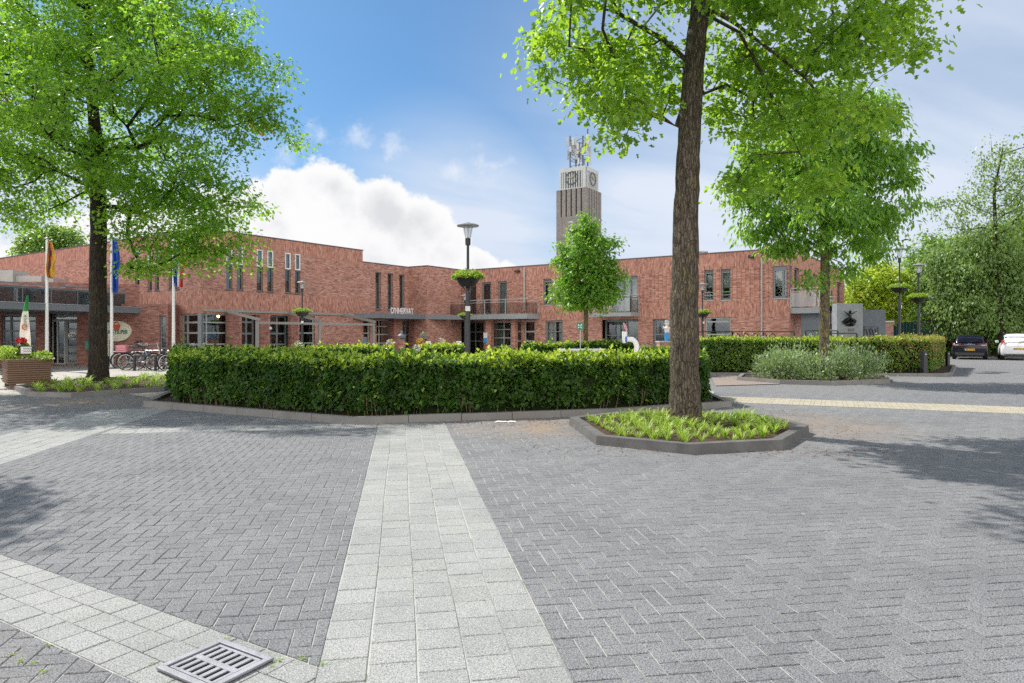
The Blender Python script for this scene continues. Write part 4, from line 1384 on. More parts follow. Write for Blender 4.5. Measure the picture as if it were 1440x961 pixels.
# freestanding letters on the canopy edge
def text(name, body, size, par, F, s, z, o, mat, ext=0.02, width=None, bold=0.0):
    cu = bpy.data.curves.new(name, 'FONT'); cu.body = body; cu.size = size; cu.extrude = ext; cu.align_x = 'CENTER'; cu.offset = bold
    to = bpy.data.objects.new(name + '_tmp', cu); COL.objects.link(to)
    dg = bpy.context.evaluated_depsgraph_get()
    me = bpy.data.meshes.new_from_object(to.evaluated_get(dg))
    bpy.data.objects.remove(to)
    if width:
        xs = [v.co.x for v in me.vertices]; k = width / (max(xs) - min(xs))
        for v in me.vertices: v.co.x *= k
    Mx = Matrix(((F.d[0], 0, F.n[0]), (F.d[1], 0, F.n[1]), (0, 1, 0)))
    for v in me.vertices: v.co = Mx @ v.co
    me.materials.clear(); me.materials.append(M[mat])
    ob = link_mesh(name, me, par)
    ob.location = Vector(F.p(s, z, o)) - wloc(par)
    return ob
sa, sb = F1.s_of(549.5, 1.3), F1.s_of(581, 1.3)
text('canopy_letters', "D'NHERVAT", 0.52, hall, F1, (sa + sb) / 2, 2.765, 1.3, 'white_paint', 0.02, sb - sa, 0.004)

# ---- pergola along the hall front
perg = empty('pergola', F1.p(3, 0, 2), 'grey steel pergola frame with sloping beams before the tall brick hall', 'pergola')
mb = MB(); zr = 2.66
F1.box(mb, 0.10, F1.s_of(512) - 0.3, 2.60, 2.72, 0.01, 0.10); mb.build('wall_rail', M['taupe_steel'], perg)
fronts = []
OUT = 2.6
for px, py in ((363, 450), (450, 453), (526, 456)):
    s = F1.s_of(px, OUT); fronts.append(s)
    mb = MB(); F1.box(mb, s - 0.06, s + 0.06, 0, 2.12, OUT - 0.12, OUT); mb.build('post', M['taupe_steel'], perg)
    mb = MB(); mb.bar(F1.p(s, 2.64, 0.1), F1.p(s, 2.20, OUT + 0.08), 0.11, 0.13); mb.build('sloping_beam', M['taupe_steel'], perg)
for a, b in zip(fronts[:-1], fronts[1:]):
    mb = MB(); F1.box(mb, a + 0.065, b - 0.065, 1.98, 2.10, OUT - 0.10, OUT - 0.02); mb.build('front_beam', M['taupe_steel'], perg)

# ---- right wing
HR = 5.9
def tpx(px, o=0): return FR.s_of(px, o)
TE = tpx(1110)
wing = empty('apartment_building', (R0.x, R0.y, 0), 'two-storey red brick apartment wing with balconies and grey window frames', 'building')
ups = []
upspec = [(624, 631.5, 401, 430.5, 'w'), (638.5, 647, 400, 431, 'w'), (658, 670, 399, 443, 'd'), (677, 691, 398, 442, 'd'), (700, 713, 396, 441, 'd'), (764, 775.5, 393, 430, 'w'), (782, 793, 391.5, 429, 'w'),
          (858, 897, 385, 441, 'b'), (990, 1003.5, 378, 421, 'w'), (1013.5, 1027.5, 376.5, 420.5, 'w')]
for a, b, c, d, k in upspec:
    s0, s1, z0, z1 = FR.rect(a, b, c, d)
    z1 = 5.02 if k != 'b' else 4.9
    z0 = 3.35 if k == 'w' else 2.80
    ups.append((s0, s1, z0, z1, k))
zc0, zc1 = 3.35, 5.02
cw = (tpx(1086.5), TE - 0.02, zc0, zc1)
gspec = [(621, 681, 453, 500, 'recess'), (691, 719, 455, 501, 'glass_door'), (724.5, 733, 455, 500, 'win'), (737, 752, 455, 500, 'win'), (767, 791.5, 452, 487, 'cwin'), (846, 897.5, 450, 488, 'cwin2'), (918, 936, 447, 491, 'door'), (973, 983, 446, 490, 'win'), (991.5, 1027.5, 444, 476, 'big')]
grs = []
for a, b, c, d, k in gspec:
    s0, s1, z0, z1 = FR.rect(a, b, c, d)
    z1 = {'big': 2.42}.get(k, 2.36)
    z0 = {'recess': 0.02, 'glass_door': 0.04, 'door': 0.04, 'win': 0.3, 'cwin': 0.5, 'cwin2': 0.3, 'big': 0.85}[k]
    grs.append((s0, s1, z0, z1, k))
mb = MB()
BR = [(0, 2.44, 0), (2.44, 3.30, 1), (3.30, 5.02, 2), (5.02, HR, 1)]
t0 = -1.0
wall_mesh(mb, FR, t0, TE, BR, [o[:4] for o in ups] + [o[:4] for o in grs if o[4] != 'recess'] + [grs[0][:4]] + [cw])
FE = Frame(FR.p(TE, 0)[:2], -RN, RD)                      # end wall
eo = []
for a, b, c, d in ((1117, 1124, 376, 434), (1135, 1139, 381, 425), (1143, 1147, 383, 425), (1177, 1184, 397, 427), (1173, 1179, 450, 474)):
    s0, s1, z0, z1 = FE.rect(a, b, c, d); eo.append((s0, s1, max(0.3, z0), min(z1, 5.02)))
EL = FE.s_of(1187.5)
wall_mesh(mb, FE, 0.0, EL, BR, eo + [(0.02, 0.55, zc0, zc1)])
Fb = Frame(FE.p(EL, 0)[:2], -RD, -RN); wall_mesh(mb, Fb, 0, TE - t0, BR, [])
mb.build('wall', [M['brick_run'], M['brick_soldier'], M['brick_stack']], wing)
p = lambda s, o: FR.p(s, 0, o)[:2]
flatroof(wing, [p(t0, -0.02), p(TE - .02, -0.02), p(TE - .02, -EL + .02), p(t0, -EL + .02)], HR - 0.3)
fl = MB(); fl.prism([p(t0, -0.35), p(TE - .7, -0.35), p(TE - .7, -EL + .1), p(t0, -EL + .1)], 2.45, 2.72); fl.build('floor_slab', M['floor_slab'], wing)
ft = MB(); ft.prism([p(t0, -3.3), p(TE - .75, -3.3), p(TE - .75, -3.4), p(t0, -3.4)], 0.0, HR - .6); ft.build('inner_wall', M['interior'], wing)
mb = MB(); FR.box(mb, 1.8, TE + 0.035, HR, HR + 0.055, -0.32, 0.035); FE.box(mb, 0.33, EL, HR, HR + 0.055, -0.32, 0.035); mb.build('coping', M['coping'], wing)
bl = {0: ('blind_grey', 0, 0, 0, .1), 2: None, 3: ('curtain_white', 0, 1, 0.65, 0.95), 4: ('blind_grey', 0.0, 1.0), 5: ('curtain_white', 0, 1, .35, 1), 6: ('curtain_white', 0, 1, 0, .5), 7: ('blind_lilac', 0, 1), 8: ('blind_lilac', 0.42, 1), 9: ('blind_lilac', 0.40, 1)}
for i, (s0, s1, z0, z1, k) in enumerate(ups):
    if k == 'w':
        f = window(wing, FR, s0, s1, z0, z1, fr=0.09, hb=(0.90,), blind=bl.get(i), sill='zinc', dep=0.15)
        rb = MB()
        for q in (0.16, 0.26): FR.box(rb, s0, s1, z0 + (z1 - z0) * q - 0.012, z0 + (z1 - z0) * q + 0.012, -0.06, -0.03)
        if i > 4: rb.build('safety_rail', M['zinc'], f)
    elif k == 'd':
        window(wing, FR, s0, s1, z0, z1, fr=0.11, blind=bl.get(i), sill=False, name='balcony_door', dep=0.15)
    else:
        window(wing, FR, s0, s1, z0, z1, fr=0.09, vb=(0.45, 0.72), blind=bl.get(i), sill=False, name='balcony_door', dep=0.15)
f = window(wing, FR, cw[0], cw[1] - 0.0, cw[2], cw[3], fr=0.11, vb=(0.64,), hb=(0.9,), blind=('blind_lilac', 0.38, 1, 0, .62), sill='zinc', dep=0.10)
f = window(wing, FE, 0.02, 0.55, zc0, zc1, fr=0.11, sill=False, dep=0.10)
for i, o in enumerate(eo):
    window(wing, FE, *o, fr=0.09, sill=False, dep=0.15, name='balcony_door' if i == 0 else 'window', blind=('blind_grey', 0, 1) if i == 3 else None)
for (s0, s1, z0, z1, k) in grs:
    w = s1 - s0
    if k == 'recess':
        mb = MB(); D = 1.6
        mb.face([FR.p(s0, z0, -D), FR.p(s1, z0, -D), FR.p(s1, z1, -D), FR.p(s0, z1, -D)])
        mb.face([FR.p(s0, z0, -.14), FR.p(s0, z0, -D), FR.p(s0, z1, -D), FR.p(s0, z1, -.14)])
        mb.face([FR.p(s1, z0, -.14), FR.p(s1, z0, -D), FR.p(s1, z1, -D), FR.p(s1, z1, -.14)])
        mb.face([FR.p(s0, z1, -.14), FR.p(s1, z1, -.14), FR.p(s1, z1, -D), FR.p(s0, z1, -D)])
        mb.build('porch', M['interior'], wing)
        window(wing, FR, s0 + w * .42, s1 - 0.02, z0 + .02, z1 - .03, dep=0.9, fr=0.06, vb=(0.36, 0.68), hb=(0.42, 0.7), fm='grey_frame', name='glazed_door', sill=False)
        mb = MB(); mb.lathe([(0.001, -0.06), (0.07, -0.03), (0.07, 0.03), (0.001, 0.06)], FR.p(s0 + w * .22, 2.0, -1.45), 10); mb.build('porch_lamp', M['white_paint'], wing)
    elif k == 'glass_door':
        window(wing, FR, s0, s1, z0, z1, fr=0.12, vb=(0.60,), hb=(0.27, 0.52, 0.76), fm='light_frame', name='glazed_door', sill=False, barw=0.08, blind=('curtain_green', 0, 0.9, 0.05, .5))
    elif k == 'cwin':
        window(wing, FR, s0, s1, z0, z1, fr=0.10, vb=(0.55,), hb=(0.28, 0.62), sill='zinc', barw=0.05, blind=[('curtain_white', 0, 1, 0.03, .46), ('curtain_white', 0, 1, .68, .97)])
    elif k == 'cwin2':
        window(wing, FR, s0, s1, z0, z1, fr=0.12, vb=(0.62,), hb=(0.55,), sill=False, barw=0.05, dep=0.5, blind=[('curtain_green', 0, 1, 0.3, .5), ('curtain_green', 0, 1, .64, .97)])
    elif k == 'door':
        window(wing, FR, s0, s1, z0, z1, fr=0.13, hb=(0.30, 0.62,), sill=False, barw=0.05, name='front_door', dep=.2)
    elif k == 'big':
        window(wing, FR, s0, s1, z0, z1, fr=0.08, hb=(0.40, 0.84), sill='zinc', fm='light_frame', barw=0.07)
    else:
        window(wing, FR, s0, s1, z0, z1, fr=0.08, hb=(0.36, 0.66), sill=True, fm='light_frame', barw=0.1)
for px in (737, 1071):
    s = tpx(px, 0.07); mb = MB(); mb.tube([FR.p(s, 0.3 if px > 800 else 3.0, 0.07), FR.p(s, HR - 0.05, 0.07)], 0.045, 8); mb.build('downpipe', M['zinc'], wing, smooth=True)
for px in (727.5, 1057):
    s = tpx(px, 0.1); mb = MB(); FR.box(mb, s - 0.16, s + 0.16, HR - 0.36, HR - 0.24, 0, 0.22); mb.build('floodlight', M['dark_plastic'], wing)
mb = MB(); mb.tube([FR.p(tpx(987, -3), HR - .4, -3), FR.p(tpx(987, -3), HR + .45, -3)], 0.28, 14); mb.tube([FR.p(tpx(987, -3), HR + .45, -3), FR.p(tpx(987, -3), HR + .52, -3)], 0.36, 14); mb.build('roof_vent', M['zinc'], wing)

def railing(par, pts, z0, z1, glassy, postn, mat='zinc', two=True):
    mb = MB()
    for a, b in zip(pts[:-1], pts[1:]):
        mb.bar((*a, z1), (*b, z1), 0.05, 0.05)
        if two: mb.bar((*a, z1 - 0.17), (*b, z1 - 0.17), 0.03, 0.03)
        L = sqrt((a[0] - b[0]) ** 2 + (a[1] - b[1]) ** 2); n = max(1, int(L / postn))
        for k in range(n + 1):
            t = k / n; x, y = a[0] + (b[0] - a[0]) * t, a[1] + (b[1] - a[1]) * t
            mb.bar((x, y, z0), (x, y, z1 - 0.02), 0.035, 0.035)
    r = mb.build('railing', M[mat], par)
    if glassy:
        g = MB()
        for a, b in zip(pts[:-1], pts[1:]):
            g.face([(*a, z0 + 0.06), (*b, z0 + 0.06), (*b, z1 - 0.22), (*a, z1 - 0.22)])
        g.build('glass_panel', M['rail_glass'], r)
    return r
# long balcony above the entrance
OB = 1.4
b0, b1 = FR.s_of(622, OB), FR.s_of(741, OB)
mb = MB(); FR.box(mb, b0, b1, 2.46, 2.78, 0.01, OB)
bal = mb.build('balcony', M['fascia_light'], wing)
mb = MB(); FR.box(mb, b0 + .1, b1 - .1, 2.44, 2.456, 0.02, OB - .1); mb.build('soffit', M['soffit'], bal)
railing(bal, [FR.p(FR.s_of(601, OB), 0, OB - .06)[:2], FR.p(b1 - .05, 0, OB - .06)[:2], FR.p(b1 - .05, 0, 0.05)[:2]], 2.78, 3.72, True, 1.6)
for a, b in ((683, 690.5), (719, 724.5), (612, 620)):
    s0, s1 = FR.s_of(a, 0.75), FR.s_of(b, 0.75)
    mb = MB(); FR.box(mb, s0, s1, 0, 2.44, 0.45, 0.75); mb.build('brick_pier', M['brick_run'], wing)
for a, b in ((554, 562), (583, 592)):
    s0, s1 = F1.s_of(a, 0.5), F1.s_of(b, 0.5)
    mb = MB(); F1.box(mb, s0, s1, 0, 2.455, 0.15, 0.5); mb.build('brick_pier', M['brick_shop'], hall)
for a, b in ((322.5, 337), (366, 377), (409, 419)):
    s0, s1 = F1.s_of(a, 0.28), F1.s_of(b, 0.28)
    mb = MB(); F1.box(mb, s0, s1, 0, 2.50, 0.01, 0.28); mb.build('brick_pier', M['brick_shop'], hall)
# second balcony, grey glass front
OB = 1.25
b0, b1 = FR.s_of(828, OB), FR.s_of(887, OB)
mb = MB(); FR.box(mb, b0, b1, 2.52, 2.74, 0.01, OB); bal = mb.build('balcony', M['fascia_light'], wing)
railing(bal, [FR.p(b0 + .05, 0, OB - .05)[:2], FR.p(b1 - .05, 0, OB - .05)[:2], FR.p(b1 - .05, 0, 0.05)[:2]], 2.74, 3.72, True, 1.1)
# corner balcony on the end wall
e1 = 1.55
mb = MB(); FE.box(mb, 0.12, 2.9, 2.56, 2.84, 0.01, e1); bal = mb.build('balcony', M['fascia_light'], wing)
railing(bal, [FE.p(0.17, 0, 0.02)[:2], FE.p(0.17, 0, e1 - .05)[:2], FE.p(2.85, 0, e1 - .05)[:2], FE.p(2.85, 0, 0.05)[:2]], 2.84, 3.85, True, 1.2)
mb = MB(); FE.box(mb, 0.55, 0.75, 0, 2.55, 0.45, 1.45, 0); mb.build('balcony_support', M['panel_blue_grey'], wing)

# ---- shop: single storey with canopy in front
shop = empty('shop_building', (-21, 33.2, 0), 'low dark brick supermarket with grey canopy and roof terrace railing', 'building')
FS = Frame(Vector((-34, 33.0)), Vector((1, 0)), Vector((0, -1)))
def srect(a, b, z0, z1): return (FS.s_of(a), FS.s_of(b), z0, z1)
so_ = [srect(-70, -8, 0.45, 2.45), srect(2, 50.5, 0.45, 2.45), srect(68, 108, 0.03, 2.52), srect(224.5, 234, 0.2, 2.4)]
mb = MB(); SE = FS.s_of(236)
wall_mesh(mb, FS, -6, SE, [(0, 2.95, 0)], so_)
Fq = Frame(FS.p(SE, 0)[:2], Vector((0, 1)), Vector((1, 0))); wall_mesh(mb, Fq, 0, 2.2, [(0, 2.95, 0)], [])
mb.build('wall', M['brick_shop'], shop)
mb = MB(); mb.prism([(-40, 33.02), FS.p(SE - .02, 0, -.02)[:2], (FS.p(SE, 0)[0] - .02, 34.6), (-33, 46), (-60, 46)], 2.7, 2.94); mb.build('roof', M['roofing'], shop)
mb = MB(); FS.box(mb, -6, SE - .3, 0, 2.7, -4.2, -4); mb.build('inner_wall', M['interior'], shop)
window(shop, FS, *so_[0], dep=.12, fr=0.07, vb=(.3, .65), hb=(.36, .66), fm='grey_frame')
window(shop, FS, *so_[1], dep=.12, fr=0.07, vb=(0.24, 0.60), hb=(.33, .60, .84), fm='grey_frame', blind=[('curtain_white', .3, .85, .28, .55), ('curtain_green', .84, 1, 0, 1), ('blind_grey', 0, .35, .3, .6)])
window(shop, FS, *so_[3], dep=.12, fr=0.06, hb=(.28, .52, .78), fm='grey_frame', sill=False)
# entrance: transom, sliding panel, grey door with four lights
a, b, c, d = so_[2]; w = b - a
f = window(shop, FS, a, b, 2.17, d, dep=.3, fr=0.05, fm='grey_frame', name='transom_window', sill=False, blind=('curtain_white', 0.1, 1, 0.0, 0.9))
f = window(shop, FS, a, a + w * 0.47, c, 2.165, dep=.3, fr=0.06, vb=(0.42,), fm='light_frame', name='glazed_door', sill=False)
f = window(shop, FS, a + w * .475, b, c, 2.165, dep=.3, fr=0.13, hb=(.20, .40, .60, .80), fm='grey_frame', name='grey_door', sill=False, barw=0.06)
mb = MB()
for q in (0.13, .32): FS.box(mb, a + w * .475 + .14, b - .14, c + 2.13 * q - .10, c + 2.13 * q + .12, -.335, -.29)
mb.build('door_panel', M['blind_grey'], f)
mb = MB(); FS.box(mb, a + w * .475 + .16, b - .18, 1.17, 1.44, -.29, -.285)
st = MB(); ctr = a + w * .475 + .14 + (b - a - w * .475 - .28) / 2
st.tube([FS.p(ctr, 1.42, -.284), FS.p(ctr, 1.42, -.276)], 0.235, 20)
stk = st.build('door_sticker', M['white_paint'], f)
for v in stk.data.vertices: v.co.z = (v.co.z - (1.42 - wloc(f).z)) * 0.8 + (1.42 - wloc(f).z)
tx = text('sticker_numbers', '1208', 0.26, f, FS, ctr, 1.335, -.27, 'grey_frame', 0.002, 0.34, 0.008)
# canopy fascia (nearer on the outer side)
fp = [(-20.9, 25.6), (-17.65, 34.7)]
c0 = Vector((PX(-60, 25.4), 25.4)); c1 = Vector((PX(231, 34.3), 34.3))
ca = (c1 - c0).normalized(); cn = Vector((ca.y, -ca.x))
FC = Frame(c0, ca, cn)
Lc = (c1 - c0).length
mb = MB(); mb.prism([P2(c0), P2(c1), (c1.x - 0.1, 34.6), (c1.x - .5, 32.99), (-40, 32.99), (-40, c0.y)], 2.50, 2.76); mb.build('canopy', M['fascia'], shop)
mb = MB(); FC.box(mb, -0.05, Lc + .02, 2.765, 2.79, -0.2, 0.03); mb.build('canopy_edge', M['zinc'], shop)
def cpt(px, off): 
    s = FC.s_of(px, off); return FC.p(s, 0, off)[:2]
rail = MB()
# terrace railing with grey panels
ra, rb_ = cpt(-60, -0.9), cpt(176, -0.9)
railing(shop, [ra, rb_], 2.78, 3.62, True, 1.1, 'grey_frame', True)
mb = MB(); mb.bar((*cpt(-60, -0.96), 3.15), (*cpt(176, -0.96), 3.15), 0.02, 0.72); mb.build('terrace_panel', M['panel_blue_grey'], shop)
# set-back brick upper band and roof units
mb = MB(); mb.prism([(-40, 34.2), (-24, 34.2), (-19.6, 36.2), (-21.5, 37), (-27, 44), (-45, 44)], 2.94, 4.12); mb.build('upper_wall', M['brick_shop'], shop)
mb = MB()
for a, b, c, d, Y in ((-20, 18, 380, 396, 36.4), (22, 58, 388, 398, 36.6), (62, 75, 391, 399.5, 36.8)):
    mb.box(PX(a, Y), PX(b, Y), Y, Y + 1.2, 4.121, PZ(c, Y))
mb.build('roof_unit', M['concrete'], shop)
# ------------------------------------------------------------------ clock tower far behind
YT = 140.0
tc = Vector((PX(825, YT), YT))
TW = 7.08
ta = radians(32.4)
TU = Vector((-cos(ta), sin(ta))); TV = Vector((sin(ta), cos(ta)))
tower = empty('clock_tower', (tc.x, tc.y, 0), 'tall brick tower with white slatted clock storey and mobile phone antennas on top', 'tower')
FA = Frame(tc, TU, Vector((-sin(ta), -cos(ta))))          # broad face
FB = Frame(tc, TV, Vector((cos(ta), -sin(ta))))           # narrow face
zt = PZ(263, YT); zs = PZ(302, YT)
mb = MB()
slot = lambda n: [(TW * (0.115 + k * 0.165), TW * (0.115 + k * 0.165) + 0.34, zs, zt - 0.5) for k in range(n)]
wall_mesh(mb, FA, 0, TW, [(0, zs - 4, 0), (zs - 4, zt, 1)], [(a + .25, b + .25, c, d + 0.45) for a, b, c, d in slot(5)], depth=0.7)
wall_mesh(mb, FB, 0, TW, [(0, zs - 4, 0), (zs - 4, zt, 1)], [(a + .25, b + .25, c, d + 0.45) for a, b, c, d in slot(5)], depth=0.7)
far_c = tc + TU * TW + TV * TW
wall_mesh(mb, Frame(tc + TU * TW, TV, TU), 0, TW, [(0, zt, 0)], [])
wall_mesh(mb, Frame(tc + TV * TW, TU, TV), 0, TW, [(0, zt, 0)], [])
mb.face([(*P2(tc), zt), (*P2(tc + TV * TW), zt), (*P2(far_c), zt), (*P2(tc + TU * TW), zt)])
mb.build('shaft', [M['brick_tower'], M['brick_tower_top']], tower)
mb = MB(); ins = 0.75
q = lambda a, b: P2(tc + TU * a + TV * b)
mb.prism([q(ins, ins), q(ins, TW - ins), q(TW - ins, TW - ins), q(TW - ins, ins)][::-1], 2, zt - 0.03); mb.build('slot_back', M['pit_dark'], tower)
# white storey
zw = PZ(233, YT); g0 = 0.45
FA2 = Frame(tc + TU * g0 + TV * g0, TU, FA.n); FB2 = Frame(tc + TU * g0 + TV * g0, TV, FB.n)
W2 = TW - 2 * g0
mb = MB()
for F in (FA2, FB2):
    F.box(mb, 0 if F is FA2 else 0.002, 0.75, zt + 0.002, zw - 0.003, -0.5, 0.0)
    F.box(mb, W2 - 0.45, W2, zt + 0.002, zw - 0.003, -0.5, 0.0)
    F.box(mb, 0.752, W2 - .452, zw - 0.65, zw - 0.004, -0.5, -0.002)
    F.box(mb, 0.752, W2 - .452, zt + 0.003, zt + 0.28, -0.5, -0.002)
    n = 9
    for k in range(n):
        s = 0.75 + (W2 - 1.2) * (k + 0.5) / n
        F.box(mb, s - 0.12, s + 0.12, zt + 0.281, zw - 0.651, -0.4, -0.03)
qq = lambda a, b: P2(tc + TU * a + TV * b)
mb.prism([qq(g0, g0), qq(TW - g0, g0), qq(TW - g0, TW - g0), qq(g0, TW - g0)][::-1], zw, zw + 0.18)
mb.build('slatted_storey', M['concrete_pale'], tower)
mb = MB(); mb.prism([qq(1.2, 1.2), qq(TW - 1.2, 1.2), qq(TW - 1.2, TW - 1.2), qq(1.2, TW - 1.2)][::-1], zt, zw); mb.build('inner_core', M['pit_dark'], tower)
for F in (FA2, FB2):
    ck = MB(); cx = W2 * 0.52; cz = (zt + zw) / 2 + 0.15; R = 1.35
    pts = [F.p(cx + R * cos(2 * pi * k / 32), cz + R * sin(2 * pi * k / 32), 0.12) for k in range(33)]
    ck.tube(pts, 0.075, 6, caps=False)
    for k in range(12):
        a = 2 * pi * k / 12
        ck.bar(F.p(cx + R * .84 * cos(a), cz + R * .84 * sin(a), 0.12), F.p(cx + R * 1.04 * cos(a), cz + R * 1.04 * sin(a), 0.12), 0.13, 0.13)
    c = ck.build('clock', M['antenna_dark'], tower)
    hd = MB(); hd.bar(F.p(cx, cz, 0.2), F.p(cx + 0.95, cz + 0.28, 0.2), 0.14, 0.14); hd.bar(F.p(cx, cz, 0.22), F.p(cx - 0.75, cz + 0.55, 0.22), 0.14, 0.14); hd.build('hands', M['clock_gold'], c)
r = np.random.default_rng(4)
cen = tc + TU * TW / 2 + TV * TW / 2
ctr3 = lambda a, b: P2(cen + TU * a + TV * b)
ma = MB(); za = PZ(181, YT)
for (a, b) in ((-1.5, -1.2), (1.5, -1.2), (-1.4, 1.3), (1.4, 1.3), (0, 0)):
    x, y = ctr3(a, b); ma.tube([(x, y, zw), (x, y, za + r.normal() * 0.9)], 0.16, 6)
for z in np.linspace(zw + 1, za - 1, 6):
    for (a, b), (c, d) in ((((-1.5, -1.2)), (1.5, -1.2)), ((1.5, -1.2), (1.4, 1.3)), ((1.4, 1.3), (-1.4, 1.3)), ((-1.4, 1.3), (-1.5, -1.2))):
        p0, p1 = ctr3(a, b), ctr3(c, d); ma.bar((*p0, z), (*p1, z + 0.5 * r.normal()), 0.09, 0.09)
ma.build('mast', M['antenna_dark'], tower)
for k in range(42):
    a = r.random() * 2 * pi; rr = 0.8 + r.random() * 1.9
    x, y = ctr3(cos(a) * rr, sin(a) * rr); z = zw + 1.0 + r.random() * (za - zw - 3.2); h = 1.1 + r.random() * 1.3
    mb = MB(); w = 0.15 + 0.10 * r.random(); mb.box(x - w, x + w, y - .1, y + .1, z, z + h); mb.bar((x, y, z + h / 2), (*ctr3(cos(a) * .9, sin(a) * .9), z + h / 2), 0.07, 0.07)
    mb.build('antenna_panel', M['concrete_pale' if r.random() < .55 else 'antenna_grey'], tower)
wa = text('wall_figure', '2', 3.0, tower, Frame(tc + TU * TW, -TU, FA.n), TW * 0.50, PZ(323, YT), 0.03, 'concrete_pale', 0.05)

# ------------------------------------------------------------------ street lamps and flower baskets
def lamp_meshes():
    root = empty('street_lamp', (0, 0, 0))
    mb = MB(); mb.lathe([(0.085, 0), (0.085, 0.9), (0.060, 0.98), (0.052, 2.42), (0.032, 2.48), (0.029, 3.52)], n=14); mb.build('pole', M['black_metal'], root, smooth=True)
    mb = MB(); mb.lathe([(0.03, 3.50), (0.058, 3.51), (0.062, 3.66), (0.05, 3.665)], n=14); mb.build('collar', M['black_metal'], root, smooth=True)
    mb = MB(); mb.lathe([(0.055, 3.665), (0.075, 3.70), (0.118, 3.93)], n=20); g = mb.build('lantern_glass', M['lamp_glass'], root, smooth=True)
    mb = MB(); mb.lathe([(0.02, 3.67), (0.028, 3.72), (0.024, 3.88), (0.008, 3.90)], n=10); mb.build('bulb', M['white_paint'], g, smooth=True)
    mb = MB()
    for k in range(4):
        a = pi / 4 + k * pi / 2
        mb.bar((0.065 * cos(a), 0.065 * sin(a), 3.66), (0.125 * cos(a), 0.125 * sin(a), 3.935), 0.008, 0.008)
    mb.build('lantern_frame', M['zinc'], root)
    mb = MB(); mb.lathe([(0.10, 3.925), (0.245, 3.935), (0.25, 3.955), (0.22, 3.975), (0.08, 3.995), (0.02, 4.03), (0.001, 4.035)], n=28); mb.build('lid', M['lamp_lid'], root, smooth=True)
    mb = MB(); mb.box(-.055, .055, -.075, -.06, 2.02, 2.13); mb.build('number_plate', M['paper'], root)
    return root
def basket_meshes():
    root = empty('flower_basket', (0, 0, 0))
    mb = MB(); mb.lathe([(0.075, -0.20), (0.16, -0.19), (0.27, -0.03), (0.285, 0.0), (0.27, 0.01), (0.14, -0.02), (0.075, -0.03)], n=24); mb.build('bowl', M['dark_plastic'], root, smooth=True)
    mb = MB()
    for k in range(4):
        a = k * pi / 2 + .4
        mb.bar((0.055 * cos(a), .055 * sin(a), -0.27), (0.24 * cos(a), 0.24 * sin(a), -0.08), 0.02, 0.02)
    mb.build('bracket', M['black_metal'], root)
    rr = np.random.default_rng(8); n = 1500
    a = rr.random(n) * 2 * pi; q = 0.09 + 0.28 * np.sqrt(rr.random(n))
    z = 0.16 * rr.random(n) * (1.15 - (q / .40) ** 2) + np.where(q > .27, -0.06 * rr.random(n), 0) + 0.015
    P = np.stack([q * np.cos(a), q * np.sin(a), z], 1)
    A = np.stack([np.cos(a), np.sin(a), 0.4 + rr.normal(size=n) * .4], 1) + rr.normal(size=(n, 3)) * .4
    Nn = np.array([0, 0, 1.0]) + rr.normal(size=(n, 3)) * .5
    mi = (rr.random(n) < .05).astype(int)
    leaves('flowers', root, P, A, Nn, 0.055 * (0.6 + .8 * rr.random(n)), [M['basket_leaf'], M['petal_white']], 'kite', .25, mi)
    return root
lspec = [
    (658, 15.4, 4.03, 2.75, 'black street lamp with flower basket rising behind the middle of the front hedge'),
    (425, 32.0, 4.0, 2.52, 'slim black street lamp with flower basket in front of the pergola'),
    (988, 33.2, 4.0, 2.50, 'slim black street lamp with flower basket before the apartment slit windows'),
    (1265, 28.0, 5.09, 3.38, 'taller looking black lamp behind the beech hedge next to the yellow-green tree'),
    (1292, 28.6, 4.48, 3.02, 'black lamp with broad bowl between the yellow-green tree and the dark trees'),
    (1311, 46.0, 4.0, 2.50, 'small distant lamp with orange-tinged basket among the dark trees'),
    (654, 42.0, 3.95, 2.62, 'distant grey lamp almost hidden behind the pole of a nearer lamp'),
]
lamp0 = basket0 = None
for i, (px, Y, h, bz, lab) in enumerate(lspec):
    if i == 0: o = lamp0 = lamp_meshes(); b = basket0 = basket_meshes()
    else: o = copy_tree(lamp0); b = copy_tree(basket0)
    o.location = (PX(px, Y), Y, 0); o.scale = (1, 1, h / 4.035); o.rotation_euler.z = 0.3 * i
    tag(o, lab, 'street lamp', 'black street lamps with flat lids')
    b.location = (PX(px, Y), Y, bz + 0.02); b.rotation_euler.z = 1.3 * i
    w = {3: (1.2, 1.2, 1.0), 0: (1, 1, 1.05)}.get(i, (1.18, 1.18, 1.05)); b.scale = w
    place = ['the lamp behind the front hedge', 'the slim lamp before the pergola', 'the lamp before the apartment slit windows', 'the lamp by the yellow-green tree', 'the second lamp from the yellow-green tree',
             'the small distant lamp among dark trees', 'the far lamp hidden by another pole'][i]
    tag(b, 'round black basket of leafy green plants on ' + place, 'flower basket', 'flower baskets hung on lamp posts')
# one more basket seen beside the ash trunk
b = copy_tree(basket0); Y = 31.0; b.location = (PX(1168, Y), Y, PZ(431, Y)); tag(b, 'green flower basket peeping out behind the lichened tree trunk', 'flower basket', 'flower baskets hung on lamp posts')
b2 = copy_tree(lamp0); b2.location = (PX(1168, Y), Y, 0); b2.scale = (1, 1, 0.80); tag(b2, 'lamp post hidden behind the lichened tree trunk and its leaves', 'street lamp', 'black street lamps with flat lids')

